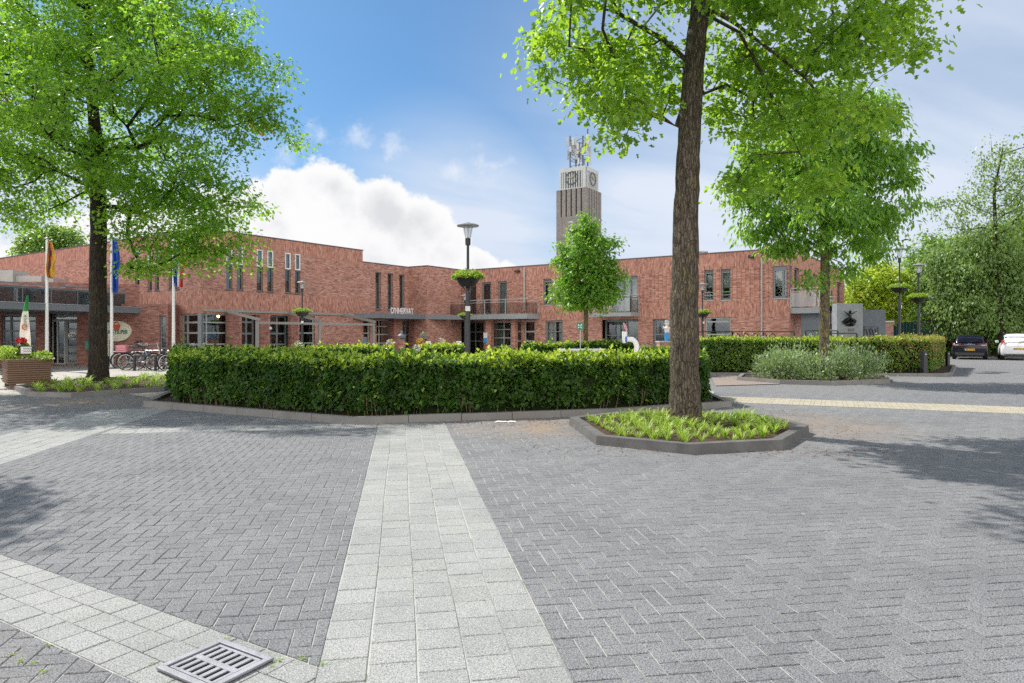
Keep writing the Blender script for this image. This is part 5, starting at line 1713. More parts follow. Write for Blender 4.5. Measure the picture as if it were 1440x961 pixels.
# ------------------------------------------------------------------ flagpoles with flags
def flagpole(px, Y, top, label):
    x = PX(px, Y)
    r_ = empty('flagpole', (x, Y, 0), label, 'flagpole', 'white flagpoles before the shop')
    mb = MB(); mb.lathe([(0.075, 0), (0.07, 1.0), (0.045, top), (0.02, top + .02)], (x, Y, 0), 12); mb.build('pole', M['white_paint'], r_, smooth=True)
    mb = MB(); mb.lathe([(0.001, 0), (0.05, 0.03), (0.05, 0.07), (0.001, 0.1)], (x, Y, top + .02), 10); mb.build('finial', M['zinc'], r_, smooth=True)
    mb = MB(); mb.lathe([(0.16, 0), (0.16, 0.03), (0.09, 0.05)], (x, Y, 0.004), 12); mb.build('base_plate', M['zinc'], r_)
    return x
def hanging(name, label, x, Y, z0, z1, bands, w, seed, sway=0.25):
    """limp cloth hanging along the pole in folds; bands: material for each stripe across the folds"""
    r = np.random.default_rng(seed)
    nb = len(bands); cols = nb * 4
    rows = []
    H = z1 - z0
    mb = MB()
    R = 15
    grid = []
    for j in range(R + 1):
        t = j / R; z = z1 - H * t
        row = []
        for i in range(cols + 1):
            u = i / cols
            spread = w * (0.45 + 0.55 * sin(min(1, t * 1.3 + .12) * pi * 0.8))
            xx = x + 0.05 + spread * u * 0.62 + 0.03 * sin(7 * t + i)
            yy = Y + 0.10 * sin(i * 1.9 + 3 * t + seed) * (0.4 + t)
            zz = z - sway * u * (0.35 + (1 - t) * 0.5) * w - (0.10 * sin(u * pi) * t)
            row.append((xx, yy, max(zz, z0 - 0.25)))
        grid.append(row)
    for bidx in range(nb):
        sub = [[row[i] for i in range(bidx * 4, bidx * 4 + 5)] for row in grid]
        mb.grid(sub, bidx)
    o = mb.build(name, [M[b] for b in bands], loc=(x, Y, z0), smooth=True)
    return tag(o, label, 'flag', 'flags on the white poles')
Yf = 29.5
x1 = flagpole(66, 28.6, 5.45, 'white flagpole beside the shop entrance carrying a limp yellow and orange flag')
hanging('flag', 'limp yellow and orange flag hanging from a pole before the shop entrance', x1, 28.6, 3.95, 5.40, ['flag_yellow', 'flag_purple', 'flag_orange', 'flag_yellow'], 0.42, 2)
x2 = flagpole(157, 30.2, 5.9, 'white flagpole in front of the oval shop sign carrying a blue flag')
hanging('flag', 'blue flag hanging limp before the oval shop sign, half hidden by leaves', x2, 30.2, 3.45, 5.80, ['flag_blue', 'flag_blue', 'flag_blue'], 0.46, 5)
x3 = flagpole(244, 29.8, 5.9, 'white flagpole by the hall corner carrying a red and white flag')
hanging('flag', 'red, white and blue flag hanging limp near the hall corner, half hidden by leaves', x3, 29.8, 3.7, 5.80, ['flag_blue', 'flag_white', 'flag_red'], 0.75, 9, 0.45)

# ------------------------------------------------------------------ oval sign, wall boxes, posts
def plate_ellipse(mb, F, s, z, o, a, b, th, n=40):
    f = [F.p(s + a * cos(2 * pi * k / n), z + b * sin(2 * pi * k / n), o) for k in range(n)]
    bk = [F.p(s + a * cos(2 * pi * k / n), z + b * sin(2 * pi * k / n), o - th) for k in range(n)]
    bse, _ = mb.grid([bk, f], 0, closed=True)
    mb.cap([bse + n + k for k in range(n)]); mb.cap([bse + k for k in range(n)][::-1])
ssx = FS.s_of(163, 0.1); sz = PZ(466, 32.9); A_ = (FS.s_of(184, .1) - FS.s_of(142, .1)) / 2; B_ = (PZ(451.5, 32.9) - PZ(480.5, 32.9)) / 2
sgn = empty('shop_sign', FS.p(ssx, sz, 0.0), 'oval cream sign with red basket and green lettering on the dark brick wall', 'sign')
mb = MB(); plate_ellipse(mb, FS, ssx, sz, 0.10, A_, B_, 0.098); mb.build('panel', M['sign_cream'], sgn)
text('lettering', 'BUURTSUPER', 0.27, sgn, FS, ssx, sz - 0.13, 0.108, 'sign_green', 0.004, A_ * 1.58, 0.006)
mb = MB(); bx = ssx + 0.02
FS.box(mb, bx - 0.2, bx + 0.2, sz + 0.16, sz + 0.32, 0.103, 0.112); FS.box(mb, bx - 0.15, bx + 0.15, sz + 0.06, sz + 0.158, 0.103, 0.112)
pts = [FS.p(bx + 0.12 * cos(pi * k / 10), sz + 0.32 + 0.12 * sin(pi * k / 10), 0.108) for k in range(11)]; mb.tube(pts, 0.022, 6)
mb.build('basket_emblem', M['sign_red'], sgn)
s = FS.s_of(126, .1)
gb = empty('wall_box', FS.p(s, 1.0, 0), 'bright green rounded box on the brick wall next to the grey shop door', 'box')
mb = MB(); FS.box(mb, s - .19, s + .19, PZ(493, 32.9), PZ(478.5, 32.9), 0.002, 0.20); mb.build('casing', M['green_plastic'], gb, bevel=0.05)
mb = MB(); FS.box(mb, s - .15, s + .15, PZ(490.5, 32.9), PZ(480, 32.9), 0.202, 0.215); mb.build('door', M['green_plastic'], gb, bevel=0.006)
s = FS.s_of(195, .1)
mb = MB(); FS.box(mb, s - .12, s + .12, PZ(487, 32.9), PZ(479.5, 32.9), 0.002, 0.12); o = mb.build('mailbox', M['dark_plastic'], loc=FS.p(s, 1, 0), bevel=0.012); tag(o, 'small black letterbox on the dark brick shop wall above the bicycles', 'letterbox')
s = FS.s_of(151, .3)
ds = empty('notice_stand', FS.p(s, 0, .5), 'cream notice board on a dark foot under the oval shop sign', 'sign')
mb = MB(); FS.box(mb, s - .2, s + .17, 0.45, 1.35, .46, .52); mb.build('board', M['sign_cream'], ds)
mb = MB(); FS.box(mb, s - .22, s + .19, 0.004, 0.44, .38, .60); mb.build('foot', M['dark_plastic'], ds)

# feather banner
YB = 23.5
bx = PX(34, YB)
ban = empty('feather_banner', (bx, YB, 0), 'tall white feather banner with green tip and red mark behind the planter', 'banner')
zt_, zb_ = PZ(415, YB), PZ(487, YB)
pole = [(PX(30.5, YB) - .06, YB, 0), (PX(29, YB), YB, zb_), (PX(30.5, YB), YB, zb_ + .9), (PX(34, YB), YB, zt_ - .35), (PX(38.6, YB), YB, zt_)]
mb = MB(); mb.tube(pole, [.016, .016, .014, .012, .008], 8); mb.build('pole', M['black_metal'], ban)
mb = MB()
Lf = [(487, 28.5, 43.4), (478, 28.7, 43.7), (468, 29, 43.6), (458, 29.5, 43), (448, 30.4, 42), (438, 31.8, 40.9), (430, 33.6, 40.2), (423, 35.8, 39.6), (416, 38.3, 38.9)]
def brow(py, a, b): return [(PX(a + (b - a) * k / 6, YB), YB + 0.05 * sin(k * 1.2 + py * .05), PZ(py, YB)) for k in range(7)]
mb.grid([brow(*q) for q in Lf[:6]], 0); mb.grid([brow(*q) for q in Lf[5:]], 1)
mb.build('cloth', [M['banner_white'], M['banner_green']], ban, smooth=True)
FBn = Frame(Vector((PX(0, YB - .07), YB - .07)), Vector((1, 0)), Vector((0, -1)))
mb = MB()
pts = [FBn.p(FBn.s_of(34.3) + 0.06 * cos(k * .7) * (1 + .5 * sin(k * 1.7)), PZ(460, YB) + .10 * sin(k * .7), 0) for k in range(9)]
mb.tube(pts, .018, 6); mb.build('red_emblem', M['sign_red'], ban)
tb = text('lettering', 'SUPER', 0.17, ban, FBn, 0, 0, 0, 'sign_green', 0.001)
for v in tb.data.vertices: v.co = Vector((-v.co.z, v.co.y, v.co.x))
tb.location = Vector((PX(38.2, YB - .09), YB - .09, PZ(452, YB))) - wloc(ban)
mb = MB(); mb.lathe([(0.22, 0), (0.22, 0.05), (0.03, 0.07)], (pole[0][0], YB, 0.004), 14); mb.build('base', M['black_metal'], ban)

# slatted planter with flowers
YP = 18.4
pl = empty('planter', (PX(30, YP), YP + .5, 0), 'long wooden slatted planter box on short legs with red and green plants', 'planter')
xa, xb = PX(11, YP), PX(72.5, YP); zp0, zp1 = PZ(541, YP), PZ(507, YP)
# corner nearest at (xa); front face recedes a little; side goes back to the left
FPf = Frame(Vector((xa, YP)), Vector((0.75, 0.6614)), Vector((0.6614, -0.75)))
Lp = FPf.s_of(72.5); Wp = 1.5
mb = MB()
nsl = 11
for k in range(nsl):
    z0 = zp0 + (zp1 - zp0) * k / nsl; z1 = z0 + (zp1 - zp0) / nsl - 0.014
    ov = 0.03 if k % 2 else 0.0
    FPf.box(mb, -ov, Lp + ov, z0, z1, -0.05, 0.0)
    FPf.box(mb, 0.0, 0.05, z0, z1, -Wp, -0.051)
    FPf.box(mb, Lp - 0.05, Lp, z0, z1, -Wp, -0.051)
    FPf.box(mb, -ov, Lp + ov, z0, z1, -Wp - .05, -Wp - .001)
mb.build('slats', M['slat_wood'], pl)
mb = MB(); FPf.box(mb, 0.055, Lp - .055, zp0 + .02, zp1 - .06, -Wp + .005, -.055); mb.build('soil', M['soil'], pl)
mb = MB(); FPf.box(mb, -.03, Lp + .03, zp1 - .012, zp1 + .022, -.07, .02); FPf.box(mb, -.03, .06, zp1 - .012, zp1 + .022, -Wp - .05, -.071); FPf.box(mb, Lp - .06, Lp + .03, zp1 - .012, zp1 + .022, -Wp - .05, -.071); mb.build('rim', M['slat_wood'], pl)
for s_, o_ in ((0.12, -.12), (Lp * .62, -.12), (Lp - .12, -.12), (0.12, -Wp + .1), (Lp - .12, -Wp + .1)):
    mb = MB(); FPf.box(mb, s_ - .07, s_ + .07, 0, zp0 - .002, o_ - .07, o_ + .07); mb.build('leg', M['slat_wood'], pl)
def planted(name, label, s, o, z, rad, n, size, mats, seed, fr=None, shape='kite', cat='plant'):
    c = FPf.p(s, z, o)
    ob = leafball(name, None, (c[0], c[1], c[2]), rad, n, size, mats, seed, shape, fr, loc=(c[0], c[1], zp1 - .06))
    return tag(ob, label, cat)
planted('leafy_plant', 'bright yellow-green bushy plant at the end of the wooden planter', .02, -.75, zp1 + .17, (.42, .4, .22), 900, .07, ['lily_leaf', 'basket_leaf'], 21, [.6, .4])
planted('leafy_plant', 'low mixed groundcover trailing over the front of the wooden planter', .55, -.25, zp1 + .04, (.62, .2, .10), 900, .05, ['basket_leaf', 'bronze_leaf', 'petal_white'], 22, [.75, .17, .08])
planted('leafy_plant', 'green rosette plant at the shop end of the wooden planter', Lp - .2, -.4, zp1 + .10, (.26, .35, .14), 500, .07, ['basket_leaf', 'hedge_leaf'], 23, [.7, .3])
planted('canna_plant', 'dark-leaved plant with bright red flowers in the wooden planter', .42, -.6, zp1 + .22, (.17, .17, .26), 240, .17, ['hedge_leaf', 'bronze_leaf'], 24, [.7, .3], 'lance')
c = FPf.p(.36, zp1 + .52, -.6)
o = leafball('red_flower', None, (c[0], c[1], c[2]), (.14, .12, .09), 120, .09, ['petal_red'], 25, loc=(c[0], c[1], c[2] - .1)); tag(o, 'bright red blossom on top of the dark-leaved planter plant', 'flower')
sg = empty('plant_sign', FPf.p(.72, zp1, -.10), 'small pale blue-white sign with dark script stuck in the wooden planter', 'sign')
mb = MB(); s0, s1 = FPf.s_of(30), FPf.s_of(45); FPf.box(mb, s0, s1, PZ(498, YP), PZ(488, YP), -.13, -.115); mb.build('board', M['petal_white'], sg)
mb = MB(); FPf.box(mb, (s0 + s1) / 2 - .012, (s0 + s1) / 2 + .012, zp1 - .1, PZ(498, YP) - .002, -.13, -.115); mb.build('stake', M['slat_wood'], sg)
mb = MB(); FPf.box(mb, s0 - .01, s1 + .01, PZ(488, YP) + .001, PZ(487, YP) + .004, -.14, -.105); mb.build('edge', M['dark_plastic'], sg)
mb = MB()
for j, (zz, n_) in enumerate(((PZ(491, YP), 7), (PZ(494.5, YP), 6))):
    pts = [FPf.p(s0 + .05 + k * .016, zz + .018 * sin(k * 2.1 + j), -.110) for k in range(int(n_ * 2))]; mb.tube(pts, .005, 4)
mb.build('script', M['antenna_dark'], sg)

# ------------------------------------------------------------------ bicycles and stands
def bicycle(frame_mat, crate=None, step=True):
    root = empty('bicycle', (0, 0, 0))
    R = 0.34
    xr, xf = -0.54, 0.56
    for x in (xr, xf):
        mb = MB(); mb.tube([(x + R * cos(2 * pi * k / 28), 0, R + R * sin(2 * pi * k / 28)) for k in range(29)], 0.022, 6, caps=False)
        w = mb.build('wheel', M['black_rubber'], root, world=False, smooth=True)
        mb = MB(); mb.tube([(x + (R - .03) * cos(2 * pi * k / 28), 0, R + (R - .03) * sin(2 * pi * k / 28)) for k in range(29)], 0.011, 4, caps=False)
        mb.tube([(x, -.04, R), (x, .04, R)], .025, 8)
        mb.build('rim', M['chrome'], w, world=False)
        mb = MB()
        for k in range(14):
            a = 2 * pi * k / 14 + .1; mb.bar((x, .02 * (-1) ** k, R), (x + (R - .03) * cos(a), 0, R + (R - .03) * sin(a)), .004, .004)
        mb.build('spokes', M['chrome'], w, world=False)
        mb = MB(); mb.tube([(x + (R + .035) * cos(a), 0, R + (R + .035) * sin(a)) for a in np.linspace(.25 if x < 0 else 0.3, pi + (.35 if x < 0 else -.2), 16)], .018, 5); mb.build('mudguard', M['dark_plastic'], root, world=False)
    bb = (-.06, 0, .29); seat = (-.20, 0, .86); hd = (.36, 0, .92); hd0 = (.40, 0, .70)
    mb = MB(); T = lambda a, b, r_=.017: mb.tube([a, b], r_, 8)
    T(bb, seat, .017); T(bb, hd0, .021); T((-.15, 0, .55) if step else (-.19, 0, .80), (.385, 0, .80) if not step else (.40, 0, .72), .017)
    for y in (-.04, .04): T((xr, y, R), (-.08, y * .4, .29), .011); T((xr, y, R), (-.19, y * .3, .80), .009); T((xf, y, R), (.415, y * .6, .66), .012)
    T((.415, 0, .66), (.335, 0, 1.03), .019)
    mb.build('frame', M[frame_mat], root, world=False, smooth=True)
    mb = MB(); mb.tube([(-.20, 0, .84), (-.225, 0, .96)], .013, 6); mb.hexa([(-.36, -.09, .95), (-.05, -.025, .95), (-.05, .025, .95), (-.36, .09, .95), (-.35, -.085, 1.01), (-.05, -.02, 1.0), (-.05, .02, 1.0), (-.35, .085, 1.01)]); mb.build('saddle', M['leather'], root, world=False, bevel=.01)
    mb = MB(); mb.tube([(.12, -.30, 1.07), (.24, -.27, 1.10), (.33, -.1, 1.08), (.33, .1, 1.08), (.24, .27, 1.10), (.12, .30, 1.07)], .013, 6); mb.tube([(.335, 0, 1.03), (.33, 0, 1.09)], .016, 6); mb.build('handlebar', M['chrome'], root, world=False, smooth=True)
    mb = MB()
    for y in (-.06, .06): mb.tube([(-.22, y, .74), (-.80, y, .75)], .008, 5); mb.tube([(xr, y, R), (-.66, y, .745)], .007, 5)
    for x in (-.35, -.5, -.65, -.79): mb.bar((x, -.06, .75), (x, .06, .75), .01, .01)
    mb.build('carrier', M['black_metal'], root, world=False)
    mb = MB(); mb.tube([(-.06, -.09, .29), (-.06, .09, .29)], .02, 6); mb.tube([(-.06, .075, .29), (.06, .075, .17)], .01, 5); mb.tube([(-.06, -.075, .29), (-.18, -.075, .41)], .01, 5); mb.box(-.24, -.13, -.12, -.07, .40, .43); mb.box(.0, .11, .07, .12, .155, .18)
    pts = [(-.06 + .09 * cos(2 * pi * k / 16), -.05, .29 + .09 * sin(2 * pi * k / 16)) for k in range(17)]; mb.tube(pts, .008, 4)
    mb.build('crank', M['dark_plastic'], root, world=False)
    mb = MB(); mb.lathe([(.001, 0), (.05, .02), (.05, .07)], (0, 0, 0), 10)
    for i, v in enumerate(mb.v): mb.v[i] = (.47 + v[2], v[0], .80 + v[1])
    mb.build('lamp', M['chrome'], root, world=False)
    return root
def crate_on(b, mat):
    mb = MB(); L, W_, H_ = .36, .28, .24
    for z in (0, .08, .16, .22): 
        for a in ((-L/2, L/2, -W_/2, -W_/2+.012), (-L/2, L/2, W_/2-.012, W_/2), (-L/2, -L/2+.012, -W_/2+.013, W_/2-.013), (L/2-.012, L/2, -W_/2+.013, W_/2-.013)):
            mb.box(a[0], a[1], a[2], a[3], z, z + .055)
    for (x, y) in ((-L/2, -W_/2), (L/2, -W_/2), (-L/2, W_/2), (L/2, W_/2)): mb.box(x - .012, x + .012, y - .012, y + .012, 0, .275)
    mb.box(-L/2 + .01, L/2 - .01, -W_/2 + .01, W_/2 - .01, 0.0, .012)
    o = mb.build('bicycle_crate', M[mat], world=False)
    return o
bikes = [  # px of middle, Y, heading, frame, step, label
    (196.5, 28.2, 0.10, 'bike_blue', True, 'blue step-through bicycle with a pink crate parked at the rack by the shop'),
    (211.5, 28.9, 0.02, 'bike_silver', False, 'silver bicycle leaning behind the blue one at the rack'),
    (188, 29.4, 0.2, 'leather', False, 'black bicycle standing behind the one with the pink crate'),
    (255, 27.6, 0.12, 'leather', True, 'black bicycle parked next to the hedge corner with its front wheel showing'),
    (262, 28.4, 0.05, 'bike_blue', False, 'dark blue bicycle behind the hedge corner with only its handlebar showing'),
    (279, 29.2, 0.1, 'leather', False, 'black bicycle half hidden behind the hedge below the corner window'),
]
for px, Y, a, fm_, st_, lab in bikes:
    b = bicycle(fm_, step=st_); b.location = (PX(px, Y), Y, 0.004); b.rotation_euler = (0.06, 0, a if px not in (255,) else a + pi)
    tag(b, lab, 'bicycle', 'bicycles parked by the shop')
    if px == 196.5:
        c = crate_on(b, 'pink_crate'); c.location = b.location + Vector((-.66 * cos(a) , -.66 * sin(a) - .04, .762)); c.rotation_euler = (0.06, 0, a)
        tag(c, 'pink plastic crate on the rear carrier of the blue bicycle', 'crate')
rk = empty('bicycle_rack', (PX(203, 27.6), 27.6, 0), 'low black tubular bicycle rack on three posts', 'bicycle rack')
mb = MB(); xa, xb = PX(188, 27.6), PX(236, 27.6); mb.bar((xa, 27.6, .60), (xb, 27.9, .62), .07, .06); mb.build('rail', M['black_metal'], rk)
for px in (189, 215.5, 226):
    mb = MB(); x = PX(px, 27.6); mb.lathe([(.055, .004), (.055, .57)], (x, 27.6 + (x - xa) / (xb - xa) * .3, 0), 10); mb.build('post', M['black_metal'], rk, smooth=True)
for k in range(7):
    x = xa + .15 + k * .3; mb = MB(); y = 27.65 + k * .04
    mb.tube([(x, y, .004), (x + .1, y + .02, .38), (x + .16, y + .5, .52), (x + .22, y + .55, .004)], .014, 6); mb.build('wheel_holder', M['black_metal'], rk, smooth=True)

# ------------------------------------------------------------------ front-left furniture behind the hedge, posts and signs
Y = 26.0
ip = empty('display_stand', (PX(511, Y), Y, 0), 'dark slate slab leaning upright on a flat foot behind the front hedge', 'stand')
mb = MB(); x0, x1 = PX(507.5, Y), PX(515.5, Y)
mb.hexa([(x0, Y, .06), (x1, Y, .06), (x1, Y + .12, .06), (x0, Y + .12, .06), (x0 + .03, Y + .12, PZ(474.5, Y)), (x1 - .02, Y + .12, PZ(474.5, Y)), (x1 - .02, Y + .2, PZ(474.5, Y)), (x0 + .03, Y + .2, PZ(474.5, Y))]); mb.build('slab', M['bluestone_dark'], ip, bevel=.02)
mb = MB(); mb.box(x0 - .15, x1 + .02, Y - .25, Y + .25, .004, .06); mb.build('foot', M['bluestone_dark'], ip)
Y = 22.0
bn_ = empty('bench', (PX(820, Y), Y, 0), 'pale concrete bench slab behind the front hedge', 'bench')
mb = MB(); mb.box(PX(786, Y), PX(850, Y), Y - .25, Y + .25, .92, 1.02); mb.build('seat', M['concrete_pale'], bn_, bevel=.015)
for px in (793, 843):
    mb = MB(); x = PX(px, Y); mb.box(x - .08, x + .08, Y - .2, Y + .2, .004, .918); mb.build('support', M['concrete_pale'], bn_)
Y = 26.5
sgp = empty('round_sign', (PX(816, Y), Y, 0), 'green and white sign on a thin grey post beside the small round tree', 'sign')
mb = MB(); mb.tube([(PX(816, Y), Y, 0), (PX(816, Y), Y, PZ(465, Y))], .022, 8); mb.build('post', M['zinc'], sgp)
mb = MB(); zc = PZ(459, Y); x = PX(815.3, Y); mb.box(x - .12, x + .12, Y - .045, Y - .025, zc - .14, zc + .14); pn = mb.build('panel', M['green_plastic'], sgp, bevel=.01)
mb = MB()
for a in (.8, 2.4, 3.9, 5.5):
    mb.bar((x + .03 * cos(a), Y - .05, zc + .03 * sin(a)), (x + .10 * cos(a), Y - .05, zc + .10 * sin(a)), .035, .008, up=(0, 1, 0))
mb.build('arrows', M['white_paint'], pn)
# bent pipe sculpture
Y = 24.5
pp = empty('pipe_sculpture', (PX(896, Y), Y, 0), 'white bent pipe sculpture with blue band rising above the hedges', 'sculpture')
mb = MB(); c = lambda px, py: (PX(px, Y), Y, PZ(py, Y))
mb.tube([c(895.5, 528), c(895.5, 490), c(895, 485), c(893, 480.5), c(890, 478), c(886, 477.3), c(881, 477.3)], .095, 14); mb.build('elbow', M['white_paint'], pp, smooth=True)
mb = MB(); mb.tube([c(880.9, 477.2), c(879, 477.2)], .135, 16); mb.build('blue_band', M['flag_blue'], pp, smooth=True)
mb = MB(); x = PX(878.5, Y); mb.tube([(x, Y, PZ(482.5, Y)), (x, Y, PZ(480, Y)), (x, Y, PZ(466.5, Y))], [.06, .09, .095], 14); mb.build('mouth', M['white_paint'], pp, smooth=True)
mb = MB(); mb.tube([c(881, 466), c(878.5, 460), c(876.5, 454), c(878.2, 455), c(881, 461), c(881.6, 466)], .02, 6); mb.build('red_loop', M['petal_pink'], pp, smooth=True)
# child figure
Y = 33.0
fig = empty('figurine', (PX(938, Y), Y, 0), 'white and blue child-shaped figure standing on the low brick planter', 'figure')
xf = PX(938, Y); zb_ = PZ(480, Y)
mb = MB(); mb.lathe([(.001, 0), (.10, .01), (.13, .12), (.12, .30), (.105, .42)], (xf, Y, zb_), 12, sy=.6); mb.build('trousers', M['sky_blue'], fig, smooth=True)
mb = MB(); mb.lathe([(.105, .42), (.12, .55), (.13, .66), (.06, .72), (.045, .76), (.09, .80), (.11, .88), (.09, .97), (.001, 1.01)], (xf, Y, zb_), 14, sy=.75)
for sx in (-1, 1): mb.tube([(xf + sx * .10, Y, zb_ + .66), (xf + sx * .18, Y - .02, zb_ + .62), (xf + sx * .19, Y - .05, zb_ + .72)], [.038, .03, .022], 8)
mb.build('body', M['skin_white'], fig, smooth=True)
mb = MB(); mb.lathe([(.115, .90), (.112, .96), (.08, 1.01), (.001, 1.03)], (xf, Y, zb_), 14, sy=.8); mb.build('cap', M['zinc'], fig, smooth=True)
bp = empty('brick_planter', (PX(947, Y), Y, 0), 'low brick planter with stone edge in front of the apartment door', 'planter')
mb = MB(); mb.box(PX(926, Y), PX(966, Y), Y - .3, Y + .5, .004, zb_ - .06); mb.build('wall', M['brick_run'], bp)
mb = MB(); mb.box(PX(925, Y), PX(967, Y), Y - .34, Y + .54, zb_ - .058, zb_); mb.build('edging', M['concrete'], bp)
o = leafball('leafy_plant', None, (PX(950, Y), Y, zb_ + .03), (.3, .2, .13), 260, .08, ['basket_leaf', 'hedge_leaf'], 31, fr=[.5, .5], loc=(PX(950, Y), Y, zb_)); tag(o, 'small green plant in the low brick planter beside the figure', 'plant')
Y = 30.5
lw = empty('low_wall', (PX(905, Y), Y, 0), 'low orange brick wall with pale cap beside the bent pipe', 'wall')
mb = MB(); mb.box(PX(898, Y), PX(914, Y), Y, Y + .3, .004, PZ(489, Y)); mb.build('brickwork', M['brick_soldier'], lw)
mb = MB(); mb.box(PX(897.5, Y), PX(914.5, Y), Y - .03, Y + .33, PZ(489, Y) + .002, PZ(487, Y)); mb.build('cap', M['yellow_pavers'], lw)
# blue and white notice on the entrance pier
s = FR.s_of(682.5, .8)
nb_ = empty('notice_board', FR.p(s, 1.3, .8), 'blue and white notice board on the brick pier of the glass entrance', 'sign')
zc = FR.z_of(682, 475, .8)
mb = MB(); FR.box(mb, s - .15, s + .15, zc - .33, zc + .33, .76, .80, 0); mb.build('panel', M['paper'], nb_)
mb = MB(); FR.box(mb, s - .148, s + .148, zc - .325, zc - .02, .802, .806); mb.build('blue_field', M['sky_blue'], nb_)
# flower pots and tables before the entrance
for px, py, Y, mats, lab in ((549, 484, 33, ['petal_white', 'petal_pink', 'basket_leaf'], 'pot of cream and pink flowers beside the first entrance pier'), (591, 481, 34, ['petal_orange', 'petal_red', 'basket_leaf'], 'tall pot of orange and red flowers by the entrance'),
                             (596, 473, 36, ['petal_purple', 'petal_purple', 'basket_leaf'], 'hanging purple flowers near the entrance'), (586, 492, 30, ['petal_white', 'silver_leaf', 'silver_leaf'], 'silvery plant in a pot at the end of the small hedge'),
                             (621, 481, 36, ['petal_white', 'petal_pink', 'silver_leaf'], 'pale flowers on the dark table before the porch'), (420.5, 487, 30.5, ['petal_white', 'basket_leaf', 'silver_leaf'], 'climbing plant with cream flowers by the slim lamp pole')):
    x = PX(px, Y); z = PZ(py, Y)
    ro = empty('flower_pot', (x, Y, 0), lab, 'flower pot')
    k = 26 if z > .9 else 20
    mb = MB(); mb.lathe([(.11, .004), (.14, .03), (.17, max(.2, z - .18)), (.18, max(.22, z - .16)), (.15, max(.2, z - .19))], (x, Y, 0), 14); mb.build('pot', M['dark_plastic'], ro, smooth=True)
    leafball('flowers', ro, (x, Y, z), (.22, .2, .24), 260, .07, mats, int(px), fr=[.35, .25, .4])
tb_ = empty('table', (PX(622, 36.4), 36.6, 0), 'dark low table with a white top edge before the entrance porch', 'table')
mb = MB(); mb.box(PX(607, 36.4), PX(649, 36.4), 36.3, 37.0, PZ(485, 36.4), PZ(482.8, 36.4)); mb.build('tabletop', M['black_metal'], tb_)
for px in (609, 647):
    for y in (36.36, 36.94):
        mb = MB(); mb.box(PX(px, 36.4) - .03, PX(px, 36.4) + .03, y - .03, y + .03, .004, PZ(485, 36.4) - .002); mb.build('leg', M['black_metal'], tb_)
for px in (602, 645):
    Yb = 35.0; mb = MB(); x = PX(px, Yb); mb.hexa([(x - .13, Yb - .1, .004), (x + .13, Yb - .1, .004), (x + .13, Yb + .25, .004), (x - .13, Yb + .25, .004), (x - .13, Yb + .06, PZ(480, Yb)), (x + .13, Yb + .06, PZ(480, Yb)), (x + .13, Yb + .09, PZ(480, Yb)), (x - .13, Yb + .09, PZ(480, Yb))])
    o = mb.build('menu_board', M['paper'], loc=(x, Yb, 0)); tag(o, 'white standing menu board ' + ('beside the orange flower pot' if px == 602 else 'next to the dark lamp pole before the porch'), 'menu board')
# stone sculpture pot on the pier front
Y = 32.0; x = PX(565, Y)
bl_ = empty('stone_bust', (x, Y, 0), 'dark bowl sculpture on a brick-coloured pedestal in front of the entrance pier', 'sculpture')
mb = MB(); mb.box(x - .13, x + .13, Y - .13, Y + .13, .004, PZ(477, Y)); mb.build('pedestal', M['brick_shop'], bl_)
mb = MB(); mb.lathe([(.06, 0), (.16, .06), (.2, .16), (.14, .22), (.05, .26), (.06, .3), (.06, .34), (.001, .37)], (x, Y, PZ(477, Y) + .002), 14); mb.build('bowl', M['bluestone_dark'], bl_, smooth=True)

# ------------------------------------------------------------------ bluestone monument wall with bronze dancer
Y = 29.5
FMn = Frame(Vector((PX(1177, Y), Y)), Vector((1, 0)), Vector((0, -1)))
mon = empty('monument_wall', (PX(1195, Y), Y, 0), 'light grey stone wall slab carrying a dark metal dancer', 'monument')
w1 = FMn.s_of(1213.5)
mb = MB(); FMn.box(mb, 0, w1, 0, PZ(427, Y), -.45, 0); mb.build('slab', M['bluestone'], mon, bevel=.012)
mb = MB(); FMn.box(mb, w1 * .43, w1 * .66, PZ(466, Y), PZ(462, Y), .002, .02); mb.build('plaque', M['plaque'], mon)
mw = empty('side_wall', (PX(1230, Y), Y + .5, 0), 'dark blue-grey stone wall beside the dancer monument', 'wall')
mb = MB(); FMn.box(mb, w1 + .02, FMn.s_of(1245.5, -.3), 0, PZ(435.5, Y), -.8, -.3); mb.build('slab', M['bluestone_dark'], mw, bevel=.012)
da = empty('dancer_relief', FMn.p(w1 * .45, PZ(455, Y), 0), 'dark metal dancing figure with raised arms mounted on the grey stone slab', 'sculpture')
c = lambda px, py, o: FMn.p(FMn.s_of(px), PZ(py, Y), o)
mb = MB()
mb.tube([c(1193.6, 447.5, .14), c(1193.2, 445, .14), c(1192.2, 443, .14), c(1193, 441.3, .15)], [.07, .055, .075, .05], 10)
mb.tube([c(1193, 441.5, .15), c(1192.9, 440, .15), c(1193.2, 438.4, .15), c(1193.6, 436.6, .15)], [.03, .05, .06, .012], 10)
mb.tube([c(1192.5, 443.3, .15), c(1188, 441, .17), c(1184.2, 438, .15)], [.032, .022, .012], 8)
mb.tube([c(1193.5, 442.4, .15), c(1198, 440.2, .17), c(1202.8, 438, .15)], [.032, .022, .012], 8)
mb.tube([c(1193.5, 447, .14), c(1190, 451, .12), c(1186, 452.8, .1)], [.07, .06, .02], 8)
mb.tube([c(1193.5, 447, .14), c(1197, 450, .14), c(1199.5, 453, .1)], [.07, .06, .02], 8)
mb.build('figure', M['bronze'], da, smooth=True)
mb = MB()
n = 18
